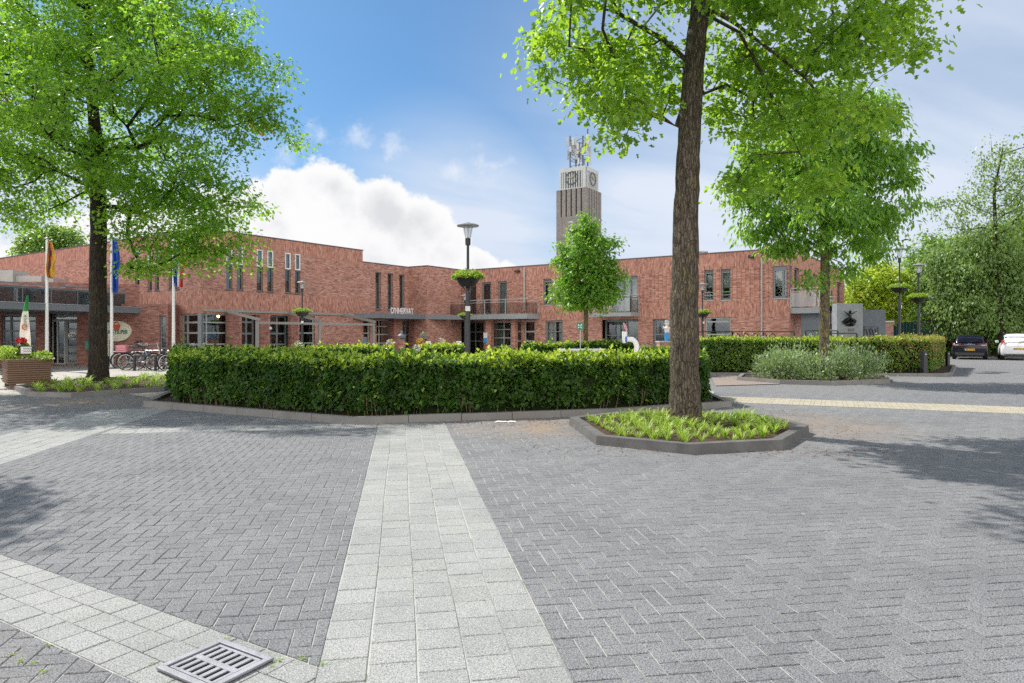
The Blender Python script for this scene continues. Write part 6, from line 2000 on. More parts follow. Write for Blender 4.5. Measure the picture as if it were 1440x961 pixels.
for j, (sx, ph, R_) in enumerate(((1194.8, 0, .28), (1188.2, 1, .13))):
    rows = []
    for i in range(9):
        t = i / 8
        rr_ = R_ * (0.15 + .85 * t)
        rows.append([FMn.p(FMn.s_of(sx) + rr_ * cos(a), PZ(452.3, Y) - .02 + rr_ * .72 * sin(a), .03 + .16 * (1 - t) * (1 + .3 * sin(3 * a + ph)) + .04 * sin(5 * a + ph) * t) for a in np.linspace(0, 2 * pi, n, endpoint=False)])
    mb.grid(rows, 0, closed=True)
mb.build('skirt', M['bronze'], da, smooth=True)
# brick gate pillar and garden shed panels behind
Y = 38.0
bp = empty('brick_pillar', (PX(1250, Y), Y, 0), 'short brick pillar with pale cap beside the dark stone wall', 'pillar')
mb = MB(); mb.box(PX(1244.5, Y), PX(1256.5, Y), Y, Y + .5, 0, PZ(453.5, Y)); mb.build('brickwork', M['brick_old'], bp)
mb = MB(); mb.box(PX(1243.8, Y), PX(1257.2, Y), Y - .04, Y + .54, PZ(453.5, Y) + .002, PZ(451.5, Y)); mb.build('cap', M['concrete'], bp)
Y = 52.0
fe = empty('timber_fence', (PX(1285, Y), Y, 0), 'dark teal timber fence under the yellow-green tree', 'fence')
mb = MB(); x0, x1 = PX(1214, Y), PX(1336, Y)
for k in range(26):
    a = x0 + (x1 - x0) * k / 26; mb.box(a + .01, a + (x1 - x0) / 26 - .01, Y, Y + .03, .05, 2.45)
mb.build('boards', M['teal_wood'], fe)
for k in range(6):
    x = x0 + (x1 - x0) * k / 5; mb = MB(); mb.box(x - .06, x + .06, Y + .035, Y + .15, 0, 2.55); mb.build('post', M['teal_wood'], fe)

# ------------------------------------------------------------------ black railings
def arch_railing(label, pts, z1, arches):
    """arches: list of (segment, from, to, count)"""
    cx = sum(p[0] for p in pts) / len(pts); cy = sum(p[1] for p in pts) / len(pts)
    ro = empty('railing', (cx, cy, 0), label, 'railing', 'black metal railings behind the beech hedge')
    mb = MB()
    for a, b in zip(pts[:-1], pts[1:]): mb.bar((*a, z1), (*b, z1), .05, .045)
    mb.build('handrail', M['black_metal'], ro)
    for a, b in zip(pts[:-1], pts[1:]):
        L = sqrt((a[0] - b[0]) ** 2 + (a[1] - b[1]) ** 2); n = max(1, round(L / 1.25))
        for k in range(n + 1):
            t = k / n; x, y = a[0] + (b[0] - a[0]) * t, a[1] + (b[1] - a[1]) * t
            p = MB(); p.bar((x, y, 0), (x, y, z1 - .025), .045, .045); p.build('post', M['black_metal'], ro)
    for (i, f, t, n) in arches:
        a, b = Vector(pts[i]), Vector(pts[i + 1])
        ar = MB()
        for k in range(n):
            u0 = f + (t - f) * k / n; u1 = f + (t - f) * (k + 1) / n
            p0, p1 = a.lerp(b, u0), a.lerp(b, u1); m = (p0 + p1) / 2; h = (p1 - p0) / 2
            ar.tube([(m.x - h.x * cos(q), m.y - h.y * cos(q), z1 - .50 + .42 * sin(q)) for q in np.linspace(0, pi, 11)], .022, 6)
            ar.bar((*p0, .1), (*p0, z1 - .5), .03, .03)
        ar.build('arch_infill', M['black_metal'], ro)
    return ro
g = lambda px, Y: (PX(px, Y), Y)
arch_railing('black railing with round arches in front of the apartment ground floor', [g(976, 31.5), g(1030, 31.2), g(1117, 31.0)], PZ(466.7, 31.2), [(1, 0.0, 0.72, 5)])
arch_railing('plain black handrail between the panel and the lichened trunk', [g(1133, 27.5), g(1178, 27.5)], PZ(465.5, 27.5), [])
arch_railing('short black handrail in front of the stone monument', [g(1166, 27.0), g(1205, 26.8)], PZ(469, 27.0), [])
arch_railing('narrow black barred railing before the dark blue-grey stone wall', [g(1215, 27.2), g(1234, 28.6)], PZ(460, 28), [(0, 0, .9, 4)])

# ------------------------------------------------------------------ bollards
def bollard():
    ro = empty('bollard', (0, 0, 0))
    mb = MB(); mb.box(-.085, .085, -.085, .085, 0, .87); mb.build('post', M['black_metal'], ro, bevel=.01)
    mb = MB(); mb.box(-.095, .095, -.095, .095, .872, .90); mb.build('cap', M['black_metal'], ro, bevel=.006)
    mb = MB(); mb.box(-.03, .03, -.091, -.086, .76, .80); mb.build('reflector', M['zinc'], ro)
    return ro
b1 = bollard(); b1.location = (PX(1299, 24.3), 24.3, 0); b1.rotation_euler.z = .3; tag(b1, 'square black bollard at the corner of the brownish beech hedge', 'bollard', 'square black bollards')
b2 = copy_tree(b1); b2.location = (PX(1332.5, 30.5), 30.5, 0); b2.scale = (.8, .8, .8); tag(b2, 'smaller looking black bollard at the far end of the beech hedge, beside the dark car', 'bollard', 'square black bollards')

# ------------------------------------------------------------------ cars
def car(paint, L, W_, H_, white):
    ro = empty('parked_car', (0, 0, 0))
    hw = W_ / 2
    # body sections along the length (y from rear 0 to front L): (y, half width, z bottom, z shoulder)
    def ring(y, w, zb, zs, crown):
        pts = []
        prof = [(-.80, 0), (-.96, .10), (-1.0, .35), (-1.0, .62), (-.965, .86), (-.90, 1.0), (-.5, 1.0 + crown), (0, 1.0 + crown * 1.3)]
        prof = prof + [(-a, b) for a, b in prof[-2::-1]]
        return [(a * w, y, zb + (zs - zb) * b) for a, b in prof]
    st = [(0.0, .80, .46, .80, .0), (.03, .93, .36, .90, .02), (.10, .985, .27, .97, .02), (.35, 1.0, .22, 1.0, .02), (L * .3, 1.0, .20, .98, .02), (L * .55, 1.0, .20, .96, .02), (L * .72, .99, .20, .93, .03), (L * .9, .95, .22, .80, .04), (L * .97, .85, .28, .68, .03), (L, .68, .36, .58, 0)]
    mb = MB(); rows = [ring(y, w * hw, zb, zs, c) for y, w, zb, zs, c in st]
    b, n = mb.grid(rows, 0, closed=True); mb.cap([b + i for i in range(n)][::-1]); e = b + (len(rows) - 1) * n; mb.cap([e + i for i in range(n)])
    mb.build('body', M[paint], ro, world=False, smooth=True)
    # cabin
    def cring(y, w, z0, z1):
        prof = [(-1, 0), (-.97, .2), (-.90, .62), (-.84, .86), (-.72, .98), (-.4, 1.03), (0, 1.05)]
        prof = prof + [(-a, b) for a, b in prof[-2::-1]]
        return [(a * w, y, z0 + (z1 - z0) * b) for a, b in prof]
    zs = .96
    cs = [(.12, .86 * hw, zs, zs + .06), (.32, .86 * hw, zs, H_ - .12), (.48, .86 * hw, zs, H_ - .03), (L * .28, .88 * hw, zs, H_), (L * .45, .88 * hw, zs, H_ - .02), (L * .56, .87 * hw, zs - .02, H_ - .13), (L * .70, .84 * hw, zs - .05, zs + .04)]
    mb = MB(); rows = [cring(*q) for q in cs]; mb.grid(rows, 0); 
    mb.build('roof', M[paint], ro, world=False, smooth=True)
    # glass: rear window, side windows, windscreen
    mb = MB(); mb.grid([[(x * hw * (.74 if zz > 1.2 else .80), .155 + .165 * (zz - 1.0) / (H_ - 1.12 ) * 1.0 - .018 + .02 * abs(x) ** 3, zz) for x in (-1, -.6, 0, .6, 1)] for zz in np.linspace(1.04, H_ - .15, 4)]); mb.build('rear_window', M['car_glass'], ro, world=False, smooth=True)
    for sx in (-1, 1):
        mb = MB(); rows = []
        for y in np.linspace(.55, L * .62, 6):
            top = np.interp(y, [.5, L * .28, L * .45, L * .56, L * .7], [H_ - .14, H_ - .11, H_ - .13, H_ - .24, zs + .04])
            rows.append([(sx * hw * .872, y, zs + .04), (sx * hw * .80, y, max(top, zs + .05))])
        mb.grid(rows); mb.build('side_window', M['car_glass'], ro, world=False)
    mb = MB(); mb.grid([[(x * hw * .76, L * .70 - (L * .14) * t + .02, zs + .03 + (H_ - zs - .18) * t) for x in (-1, 0, 1)] for t in (0, .5, 1)]); mb.build('windscreen', M['car_glass'], ro, world=False)
    # lights, bumper, plate
    for sx in (-1, 1):
        mb = MB()
        if white:
            mb.hexa([(sx * hw * .99, .10, .78), (sx * hw * .72, -.005, .78), (sx * hw * .70, .03, .80), (sx * hw * .96, .2, .80), (sx * hw * .95, .15, 1.12), (sx * hw * .80, .07, 1.12), (sx * hw * .80, .12, 1.13), (sx * hw * .93, .24, 1.13)])
        else:
            mb.hexa([(sx * hw * .98, .09, .83), (sx * hw * .50, -.005, .86), (sx * hw * .50, .06, .86), (sx * hw * .98, .25, .83), (sx * hw * .95, .10, .98), (sx * hw * .50, .05, .94), (sx * hw * .50, .1, .94), (sx * hw * .95, .27, .98)])
        tl = mb.build('tail_light', M['tail_red'], ro, world=False, bevel=.012)
        mb = MB(); 
        if white: mb.box(min(sx * hw * .80, sx * hw * .90), max(sx * hw * .80, sx * hw * .90), -.01, .04, .90, 1.0)
        else: mb.box(min(sx * hw * .62, sx * hw * .92), max(sx * hw * .62, sx * hw * .92), -.008, .05, .84, .875)
        mb.build('reversing_light', M['tail_white'], tl, world=False)
    mb = MB(); mb.box(-hw * .82, hw * .82, -.03, .12, .24, .36 if white else .42); mb.build('lower_bumper', M['dark_plastic'], ro, world=False, bevel=.03)
    mb = MB(); pz = .66 if white else .58; mb.box(-.26, .26, -.030, -.016, pz - .055, pz + .055); pl_ = mb.build('number_plate', M['plate_yellow'], ro, world=False, bevel=.006)
    mb = MB(); mb.box(-.258, -.215, -.034, -.031, pz - .05, pz + .05); mb.build('plate_band', M['flag_blue'], pl_, world=False)
    mb = MB()
    for k in range(8):
        x = -.18 + k * .055
        if k in (2, 5): mb.box(x - .021, x + .001 + .055, -.033, -.0305, pz - .006, pz + .006); continue
        mb.box(x, x + .012, -.033, -.0305, pz - .035, pz + .035); mb.box(x + .011, x + .035, -.033, -.0305, pz + (.02 if k % 2 else -.035), pz + (.035 if k % 2 else -.02)); mb.box(x + .024, x + .036, -.0335, -.0308, pz - .034, pz + .034)
    mb.build('plate_lettering', M['black_metal'], pl_, world=False)
    mb = MB(); mb.bar((-.28, -.012, .895 if not white else .80), (.28, -.012, .895 if not white else .80), .012, .012)
    mb.tube([(.085 * cos(2 * pi * k / 16), -.016, (.915 if not white else .93) + .042 * sin(2 * pi * k / 16)) for k in range(17)], .008, 5, caps=False); mb.build('badge', M['chrome'], ro, world=False)
    mb = MB(); mb.bar((-.02, .10, 1.04), (.34, .16, 1.12), .02, .02); mb.build('wiper', M['dark_plastic'], ro, world=False)
    for y in (.72, L - .82):
        for sx in (-1, 1):
            mb = MB(); R_ = .315
            for r0, r1 in ((R_, R_),):
                prof = [(.20, -.10), (R_ - .02, -.105), (R_, -.07), (R_, .07), (R_ - .02, .105), (.20, .10)]
                rows = [[(sx * (hw - .10) + dz, y + rr * cos(2 * pi * k / 24), R_ + rr * sin(2 * pi * k / 24)) for k in range(24)] for rr, dz in prof]
                mb.grid(rows, 0, closed=True)
            wh = mb.build('wheel', M['black_rubber'], ro, world=False, smooth=True)
            mb = MB(); xx = sx * (hw - .02)
            mb.tube([(xx - sx * .03, y + .2 * cos(2 * pi * k / 20), R_ + .2 * sin(2 * pi * k / 20)) for k in range(21)], .02, 6, caps=False)
            for k in range(5):
                a = 2 * pi * k / 5; mb.bar((xx - sx * .02, y, R_), (xx - sx * .03, y + .2 * cos(a), R_ + .2 * sin(a)), .05, .03)
            mb.build('rim', M['chrome'], wh, world=False)
            mb = MB(); mb.tube([(sx * hw * .995, y + .37 * cos(a), R_ + .37 * sin(a)) for a in np.linspace(.0, pi, 14)], .03, 5); mb.build('wheel_arch', M['dark_plastic'], ro, world=False)
    for sx in (-1, 1):
        mb = MB(); mb.box(min(sx * hw * .98, sx * (hw + .16)), max(sx * hw * .98, sx * (hw + .16)), L * .62, L * .62 + .09, .98, 1.12); mb.build('wing_mirror', M[paint], ro, world=False, bevel=.025)
    return ro
ang = atan2(0.56, 0.829)
c1_ = car('car_black', 4.05, 1.74, 1.45, False); Yc = 40.0
c1_.location = (PX(1363.5, Yc), Yc, 0); c1_.rotation_euler.z = -ang
tag(c1_, 'black hatchback seen from behind, parked next to the beech hedge', 'car', 'cars parked under the trees')
c2_ = car('car_white', 4.0, 1.72, 1.50, True); Yc = 38.6
c2_.location = (PX(1433.5, Yc), Yc, 0); c2_.rotation_euler.z = -ang + .02
tag(c2_, 'white hatchback parked under the trees, cut off by the picture edge', 'car', 'cars parked under the trees')

# ------------------------------------------------------------------ houses under the trees
def house(px0, px1, Y, h, ridge, label, seed):
    r = np.random.default_rng(seed)
    x0, x1 = PX(px0, Y), PX(px1, Y)
    ho = empty('brick_house', ((x0 + x1) / 2, Y, 0), label, 'house', 'dark brick houses behind the trees')
    Fh = Frame(Vector((x0, Y)), Vector((1, 0)), Vector((0, -1))); w = x1 - x0
    ops = []
    n = max(2, int(w / 3.2))
    for k in range(n):
        c = w * (k + .5) / n; ops.append((c - .75, c + .75, .8, 2.3)); ops.append((c - .6, c + .6, 3.5, 4.7))
    dr = (0.25, 1.2, 0.02, 2.2); 
    mb = MB(); wall_mesh(mb, Fh, 0, w, [(0, h, 0)], ops + [dr])
    for (a, d) in (((x0, Y), (0, 1)), ((x1, Y), (0, 1))):
        mb.face([(a[0], Y, 0), (a[0], Y + 8, 0), (a[0], Y + 8, h), (a[0], Y, h)]); mb.face([(a[0], Y, h), (a[0], Y + 8, h), (a[0], Y + 4, ridge)])
    mb.face([(x0, Y + 8, 0), (x1, Y + 8, 0), (x1, Y + 8, h), (x0, Y + 8, h)])
    mb.build('wall', M['house_brick'], ho)
    for o in ops: window(ho, Fh, *o, fr=.08, vb=(.5,), fm='white_frame', dep=.1, sill=False, blind=('curtain_white', 0, 1, 0, .3))
    window(ho, Fh, *dr, fr=.1, hb=(.5,), fm='teal_wood', dep=.1, sill=False, name='front_door')
    mb = MB(); mb.hexa([(x0 - .2, Y - .35, h - .12), (x1 + .2, Y - .35, h - .12), (x1 + .2, Y + 4, ridge), (x0 - .2, Y + 4, ridge), (x0 - .2, Y - .35, h), (x1 + .2, Y - .35, h), (x1 + .2, Y + 4, ridge + .14), (x0 - .2, Y + 4, ridge + .14)])
    mb.hexa([(x0 - .2, Y + 4.002, ridge), (x1 + .2, Y + 4.002, ridge), (x1 + .2, Y + 8.35, h - .12), (x0 - .2, Y + 8.35, h - .12), (x0 - .2, Y + 4.002, ridge + .14), (x1 + .2, Y + 4.002, ridge + .14), (x1 + .2, Y + 8.35, h), (x0 - .2, Y + 8.35, h)])
    rf = mb.build('roof', M['house_roof'], ho)
    mb = MB(); xc = x0 + w * .7; mb.box(xc - .35, xc + .35, Y + 3.6, Y + 4.4, ridge - .3, ridge + 1.0); mb.build('chimney', M['house_brick'], rf)
house(1262, 1345, 66, 3.2, 5.0, 'low dark brick house behind the lamp posts and the dark trees', 1)
house(1350, 1425, 62, 5.2, 8.5, 'dark brick house behind the parked cars', 2)
house(1431, 1530, 62, 5.2, 8.6, 'dark brick house with white frames at the picture edge behind the white car', 3)
Y = 64
an = empty('pale_annex', (PX(1200, Y), Y, 0), 'pale flat-roofed extension rising behind the stone monument', 'building')
mb = MB(); mb.box(PX(1176, Y), PX(1217, Y), Y, Y + 8, 0, PZ(411, Y)); mb.build('wall', M['concrete'], an)
mb = MB(); mb.box(PX(1175, Y), PX(1218, Y), Y - .2, Y + 8.2, PZ(411, Y) + .002, PZ(407.5, Y)); mb.build('roof_edge', M['roofing'], an)

# ------------------------------------------------------------------ drain grate at the corner of the main strip
gp = [G(212, 944), G(312, 906.5), G(386, 934), G(277, 984)]
ga = Vector(gp[1]); gd = (Vector(gp[2]) - ga); gw_ = gd.length; gd.normalize()
FG = Frame(ga, gd, Vector((gd.y, -gd.x)))              # s along the far edge, o towards the camera
if FG.n.y > 0: FG.n = -FG.n
gl_ = (Vector(gp[0]) - ga).length
dr = empty('drain_grate', FG.p(gw_ / 2, 0, gl_ / 2), 'grey cast iron drain grate with two rows of slots in the pale paving', 'drain cover')
z0, z1 = 0.019, 0.031
mb = MB(); b_ = .032
FG.box(mb, 0, gw_, z0, z1, 0, b_); FG.box(mb, 0, gw_, z0, z1, gl_ - b_, gl_); FG.box(mb, 0, b_, z0, z1, b_ + .0005, gl_ - b_ - .0005); FG.box(mb, gw_ - b_, gw_, z0, z1, b_ + .0005, gl_ - b_ - .0005)
mb.build('frame', M['cast_iron'], dr, bevel=.003)
mb = MB(); n = 6; i0, i1 = b_ + .012, gw_ - b_ - .006; j0, j1 = b_ + .008, gl_ - b_ - .006
zc = z1 - .003
mid = (j0 + j1) / 2
for a, b in ((j0, j0 + .016), (mid - .016, mid + .016), (j1 - .016, j1)): FG.box(mb, i0, i1, z0, zc, a, b)
pitch = (i1 - i0) / (n + .0)
for k in range(n + 1):
    s = i0 + .008 + (i1 - i0 - .016) * k / n
    for a, b in ((j0 + .0165, mid - .0165), (mid + .0165, j1 - .0165)): FG.box(mb, max(i0, s - .0125), min(i1, s + .0125), z0, zc - .0008, a, b)
mb.build('slotted_cover', M['cast_iron'], dr, bevel=.002)
mb = MB(); FG.box(mb, .004, gw_ - .004, .0165, .0185, .004, gl_ - .004); mb.build('pit', M['pit_dark'], dr)  # thin black plate, painted as the dark depth under the slots

# white strip of litter at the kerb, cigarette-paper sized bits on the paving
x, y = G(711, 595)
mb = MB(); r = np.random.default_rng(3)
pts = [(x - .17 + .34 * k / 8, y + .02 * sin(k * 1.3), .014 + .012 * abs(sin(k * 1.9))) for k in range(9)]
rows = [[(p[0], p[1] - .03, p[2]), (p[0], p[1], p[2] + .012), (p[0] + .01, p[1] + .03, p[2] - .004)] for p in pts]
mb.grid(rows); o = mb.build('litter', M['paper'], loc=(x, y, 0)); tag(o, 'crumpled white strip of litter lying at the hedge kerb', 'litter', kind='thing')
# ------------------------------------------------------------------ kerbed beds
def offset_poly(poly, d):
    n = len(poly); out = []
    ar = sum(poly[k][0] * poly[(k + 1) % n][1] - poly[(k + 1) % n][0] * poly[k][1] for k in range(n))
    sg = 1 if ar > 0 else -1
    for k in range(n):
        a, b, c = Vector(poly[k - 1]), Vector(poly[k]), Vector(poly[(k + 1) % n])
        d0 = (b - a).normalized(); d1 = (c - b).normalized()
        n0 = Vector((-d0.y, d0.x)) * sg; n1 = Vector((-d1.y, d1.x)) * sg
        m = (n0 + n1).normalized(); q = d / max(.35, m.dot(n0))
        out.append((b.x + m.x * q, b.y + m.y * q))
    return out
def bed(label, poly, w=.13, h=.13, mat='kerb_concrete', soil_z=.075):
    ar = sum(poly[k][0] * poly[(k + 1) % len(poly)][1] - poly[(k + 1) % len(poly)][0] * poly[k][1] for k in range(len(poly)))
    if ar < 0: poly = poly[::-1]
    cx = sum(p[0] for p in poly) / len(poly); cy = sum(p[1] for p in poly) / len(poly)
    ro = empty('planting_bed', (cx, cy, 0), label, 'planting bed')
    inn = offset_poly(poly, w)
    mb = MB(); n = len(poly)
    gap = .010
    r = np.random.default_rng(int(abs(cx * 100)))
    for k in range(n):
        a, b = Vector(poly[k]), Vector(poly[(k + 1) % n]); c, d = Vector(inn[(k + 1) % n]), Vector(inn[k])
        L = (b - a).length; m = max(1, round(L / 1.0))
        for q in range(m):
            t0, t1 = q / m + (gap / L if q else 0), (q + 1) / m
            p = [a.lerp(b, t0), a.lerp(b, t1), d.lerp(c, t1), d.lerp(c, t0)]
            hh = h + r.normal() * .004
            ch = .018
            # chamfered outer top edge
            o1, o2 = p[0].lerp(p[3], ch / w), p[1].lerp(p[2], ch / w)
            mb.hexa([(*p[0], -.02), (*p[1], -.02), (*p[2], -.02), (*p[3], -.02), (*o1, hh), (*o2, hh), (*p[2], hh), (*p[3], hh)])
    mb.build('kerb', M[mat], ro)
    so = MB(); g = 14
    so.face([(p[0], p[1], soil_z) for p in offset_poly(poly, w * .8)])
    so.build('soil', M['soil'], ro)
    return inn
hb = [(-7.55, 13.95), (-2.62, 11.22), (1.75, 12.45), (4.5, 13.95), (4.75, 16.9), (1.2, 19.2), (-5.4, 19.6), (-8.9, 18.6)]
bed('big planting bed with grey concrete kerb around the front hedge', hb, .14, .13)
rb = [(.93, 11.2), (1.12, 9.15), (2.17, 8.42), (3.5, 8.80), (4.45, 10.2), (4.3, 11.6), (3.2, 12.05), (1.8, 11.95)]
rin = bed('small kerbed bed with strappy plants around the near tree trunk', rb, .15, .14, 'kerb_dark', .09)
lb = [(-11.55, 16.25), (-10.3, 15.95), (-9.0, 17.7), (-9.5, 20.9), (-11.6, 22.8), (-13.6, 21.4), (-13.3, 18.2)]
lin = bed('kerbed bed with low strappy plants around the dark tree trunk', lb, .14, .13)
ib = [(7.2, 21.9), (8.0, 20.4), (9.3, 19.85), (11.5, 20.75), (12.5, 22.6), (10.4, 24.2), (8.0, 23.9)]
iin = bed('kerbed bed with silvery shrubs around the lichened tree trunk', ib, .14, .13)
fb = [(6.4, 24.75), (15.35, 24.1), (16.1, 24.9), (20.3, 31.2), (19, 33), (8, 33), (6.2, 28)]
bed('long kerbed bed holding the beech hedge', fb, .12, .11)

# ------------------------------------------------------------------ hedges
hedge('hedge', 'wide clipped dark green front hedge behind the grey kerb', [(-8.7, 17.4), (-7.05, 14.25), (-2.55, 11.72), (1.65, 12.95), (4.15, 14.35), (4.4, 16.6)], 1.15, 1.045, .088, 1400, ['hedge_leaf', 'hedge_shoot'], 3, shoots=.03, bump=.105, topshoot=.62, inward=1)
hedge('hedge', 'light green clipped hedge at the back of the front bed near the black bicycles', [(-8.2, 18.3), (-5.5, 18.3)], .8, 1.07, .085, 750, ['hedge_leaf', 'hedge_shoot'], 4, shoots=.15, topshoot=.8)
hedge('hedge', 'long low hedge in front of the pergola beside the dark slate slab', [(PX(431, 24), 24.0), (PX(554, 24.6), 24.6)], .8, 1.03, .10, 560, ['hedge_leaf', 'hedge_shoot'], 5, shoots=.25, topshoot=.8)
hedge('hedge', 'short low hedge before the entrance porch', [(PX(591, 25), 25.0), (PX(652, 25.2), 25.2)], .8, 1.08, .10, 560, ['hedge_leaf', 'hedge_shoot'], 6, shoots=.25, topshoot=.8)
hedge('hedge', 'short dark low hedge under the two curtained windows', [(PX(735, 27.5), 27.5), (PX(793, 27.5), 27.5)], .8, 1.08, .10, 520, ['hedge_leaf', 'hedge_shoot'], 7, shoots=.08, topshoot=.5)
hedge('hedge', 'low clipped hedge under the small round tree beside the bent white pipe', [(PX(793, 26.8), 26.6), (PX(893, 26.4), 26.2)], .9, 1.17, .10, 560, ['hedge_leaf', 'hedge_shoot'], 8, shoots=.12, topshoot=.75)
hedge('hedge', 'long clipped beech hedge with brownish new leaves at its far end, beside the black bollard', [(6.75, 25.3), (15.2, 24.75), (19.6, 30.9)], 1.3, 1.30, .10, 780, ['beech_leaf', 'hedge_shoot', 'bronze_leaf'], 9, shoots=.10, topshoot=.7, bronze_from=((11.5, 25.0), (16.0, 24.7)))
Yh = 47
hedge('hedge', 'green hedge behind the parked cars', [(PX(1325, Yh), Yh), (PX(1475, Yh), Yh)], 1.0, 1.25, .17, 240, ['hedge_leaf', 'round_leaf'], 10, shoots=.3, topshoot=.3)

# ------------------------------------------------------------------ strappy plants in the two beds
def inside(poly, x, y):
    c = False; n = len(poly)
    for k in range(n):
        x0, y0 = poly[k]; x1, y1 = poly[k - 1]
        if (y0 > y) != (y1 > y) and x < (x1 - x0) * (y - y0) / (y1 - y0) + x0: c = not c
    return c
cl = [clump_mesh('strappy_plant', 30, .25, .019, 40 + k, M['lily_leaf']) for k in range(5)]
def plants(poly, n, trunk, mind, z, label, group, seed, scale, keepout=None):
    r = np.random.default_rng(seed); pts = []
    xs = [p[0] for p in poly]; ys = [p[1] for p in poly]
    core = offset_poly(poly, .14)
    t = 0
    while len(pts) < n and t < 20000:
        t += 1
        x = r.uniform(min(xs), max(xs)); y = r.uniform(min(ys), max(ys))
        if not inside(core, x, y) or (x - trunk[0]) ** 2 + (y - trunk[1]) ** 2 < .42 ** 2: continue
        if keepout and keepout(x, y): continue
        if any((x - a) ** 2 + (y - b) ** 2 < mind * mind * r.uniform(.6, 1.3) for a, b in pts): continue
        pts.append((x, y))
    for i, (x, y) in enumerate(pts):
        o = link_mesh('strappy_plant', cl[i % 5], None, (x, y, z)); s = scale * r.uniform(.5, 1.25)
        o.scale = (s, s, s * r.uniform(.85, 1.1)); o.rotation_euler.z = r.uniform(0, 6.28)
        tag(o, label, 'plant', group)
T2 = (2.86, 10.95)
plants(rin, 130, T2, .165, .095, 'small tuft of arching yellow-green leaves in the bed around the near trunk', 'strappy plants around the near tree', 3, .92, lambda x, y: (x - 3.15) ** 2 + (y - 10.2) ** 2 < .30 ** 2)
plants(lin, 70, (-12.25, 20.3), .40, .07, 'small tuft of arching yellow-green leaves in the bed around the dark trunk', 'strappy plants around the dark tree', 4, 1.25)
# silvery shrubs
for i, (x, y, rx, ry, rz) in enumerate(((8.35, 21.6, .8, .65, .42), (9.25, 21.0, .85, .65, .47), (10.2, 21.1, .8, .65, .45), (11.15, 21.5, .8, .6, .43), (9.0, 22.4, .8, .7, .50), (10.8, 22.5, .85, .7, .5))):
    shrub('silver_shrub', 'silvery green shrub in the bed around the lichened trunk', (x, y), (rx * .88, ry * .9, rz), 2000, .10, ['silver_leaf', 'basket_leaf'], 60 + i, 'lance', [.9, .1], 'silvery shrubs around the lichened tree')
# weeds by the drain and dry leaf litter
wm = [clump_mesh('weed_tuft', 14, .06, .010, 80 + k, M['lily_leaf'], 1.3) for k in range(3)]
r = np.random.default_rng(9)
for px, py in ((318, 903), (392, 933), (424, 932), (384, 942), (214, 938), (30, 935), (48, 937), (18, 925), (60, 950), (70, 912), (455, 938)):
    x, y = G(px, py); o = link_mesh('weed_tuft', wm[r.integers(3)], None, (x, y, .014)); s = r.uniform(.28, .5); o.scale = (s, s, s * .6); o.rotation_euler.z = r.uniform(0, 6)
    tag(o, 'tiny green weed growing between the paving stones near the drain', 'weed', 'weeds in the paving')
n = 1500
P = []
zones = [((.75, 10.4), .5, 1.3), ((1.5, 8.75), .7, .25), ((0.2, 11.6), .9, .4), ((-.6, 11.3), 1.0, .25), ((4.85, 10.3), .35, .8), ((3.6, 8.55), .7, .2), ((4.9, 12.6), .8, .8), ((2.7, 10.2), .8, .8), ((-9.4, 15.6), 1.2, .4)]
for k in range(n):
    (cx, cy), sx, sy = zones[r.integers(len(zones))]; P.append((cx + r.normal() * sx, cy + r.normal() * sy, .019 + .006 * r.random()))
P = np.array(P); keep = np.array([not inside(rb, p[0], p[1]) and not inside(hb, p[0], p[1]) and not inside(lb, p[0], p[1]) for p in P]); P = P[keep]; P[:, 2] += np.array([.085 if inside(rin, p[0], p[1]) else 0 for p in P]); n = len(P)
A = r.normal(size=(n, 3)) * np.array([1, 1, .12]); Nn = np.array([0, 0, 1.]) + r.normal(size=(n, 3)) * .25
o = leaves('fallen_leaves', None, P, A, Nn, .016 + .022 * r.random(n), [M['dead_leaf']], 'kite', .3, loc=(2, 10, 0)); tag(o, 'brown leaf litter scattered along the kerbs', 'leaf litter', kind='stuff')

# ------------------------------------------------------------------ trees
# near maple (trunk right of the middle)
Yt = 10.95
def tp(px, py, r_, Y=Yt): return (PX(px, Y), Y, PZ(py, Y), r_)
trunk2 = [(PX(962, Yt), Yt, 0, .235), tp(963, 560, .235), tp(962, 430, .225), tp(964, 330, .205), tp(968, 220, .185), tp(974, 110, .17), tp(985, 0, .15), tp(992, -110, .125), tp(1000, -240, .085), tp(1004, -360, .04)]
B2 = [pxblob(825, 45, Yt, 75, 70, -.3, 1.6), pxblob(790, 10, Yt, 50, 45, .2, 1.0), pxblob(870, 150, Yt, 62, 55, -.2, 1.2), pxblob(845, 165, Yt, 40, 40, .6, .8), pxblob(915, 90, Yt, 70, 65, 1.0, 1.4), pxblob(900, 195, Yt, 32, 26, .2, .6),
      pxblob(1080, 60, Yt, 110, 75, .2, 1.7), pxblob(1180, 85, Yt, 90, 60, -.1, 1.5), pxblob(1240, 30, Yt, 60, 50, .2, 1.1), pxblob(1292, 75, Yt, 34, 26, .1, .6), pxblob(1120, 155, Yt, 80, 50, -.4, 1.2), pxblob(1205, 150, Yt, 66, 50, .4, 1.0),
      pxblob(1040, 140, Yt, 50, 50, .8, 1.0), pxblob(1130, 240, Yt, 75, 40, -.2, .9), pxblob(1175, 195, Yt, 60, 45, -.3, .8), pxblob(1060, 240, Yt, 36, 30, .3, .6),
      pxblob(1060, -110, Yt, 230, 90, 0, 2.6), pxblob(1020, -270, Yt, 140, 80, 0, 1.6), (0.7, 9.0, 7.0, 1.4, 1.2, .7), (1.9, 9.3, 7.3, 1.4, 1.2, .8), (1.2, 9.1, 7.1, 1.5, 1.2, .8), (2.6, 9.7, 7.6, 1.6, 1.3, .9), pxblob(1090, -40, Yt, 190, 50, -1.8, 1.3), pxblob(1060, -50, Yt, 170, 50, 2.2, 1.4)]
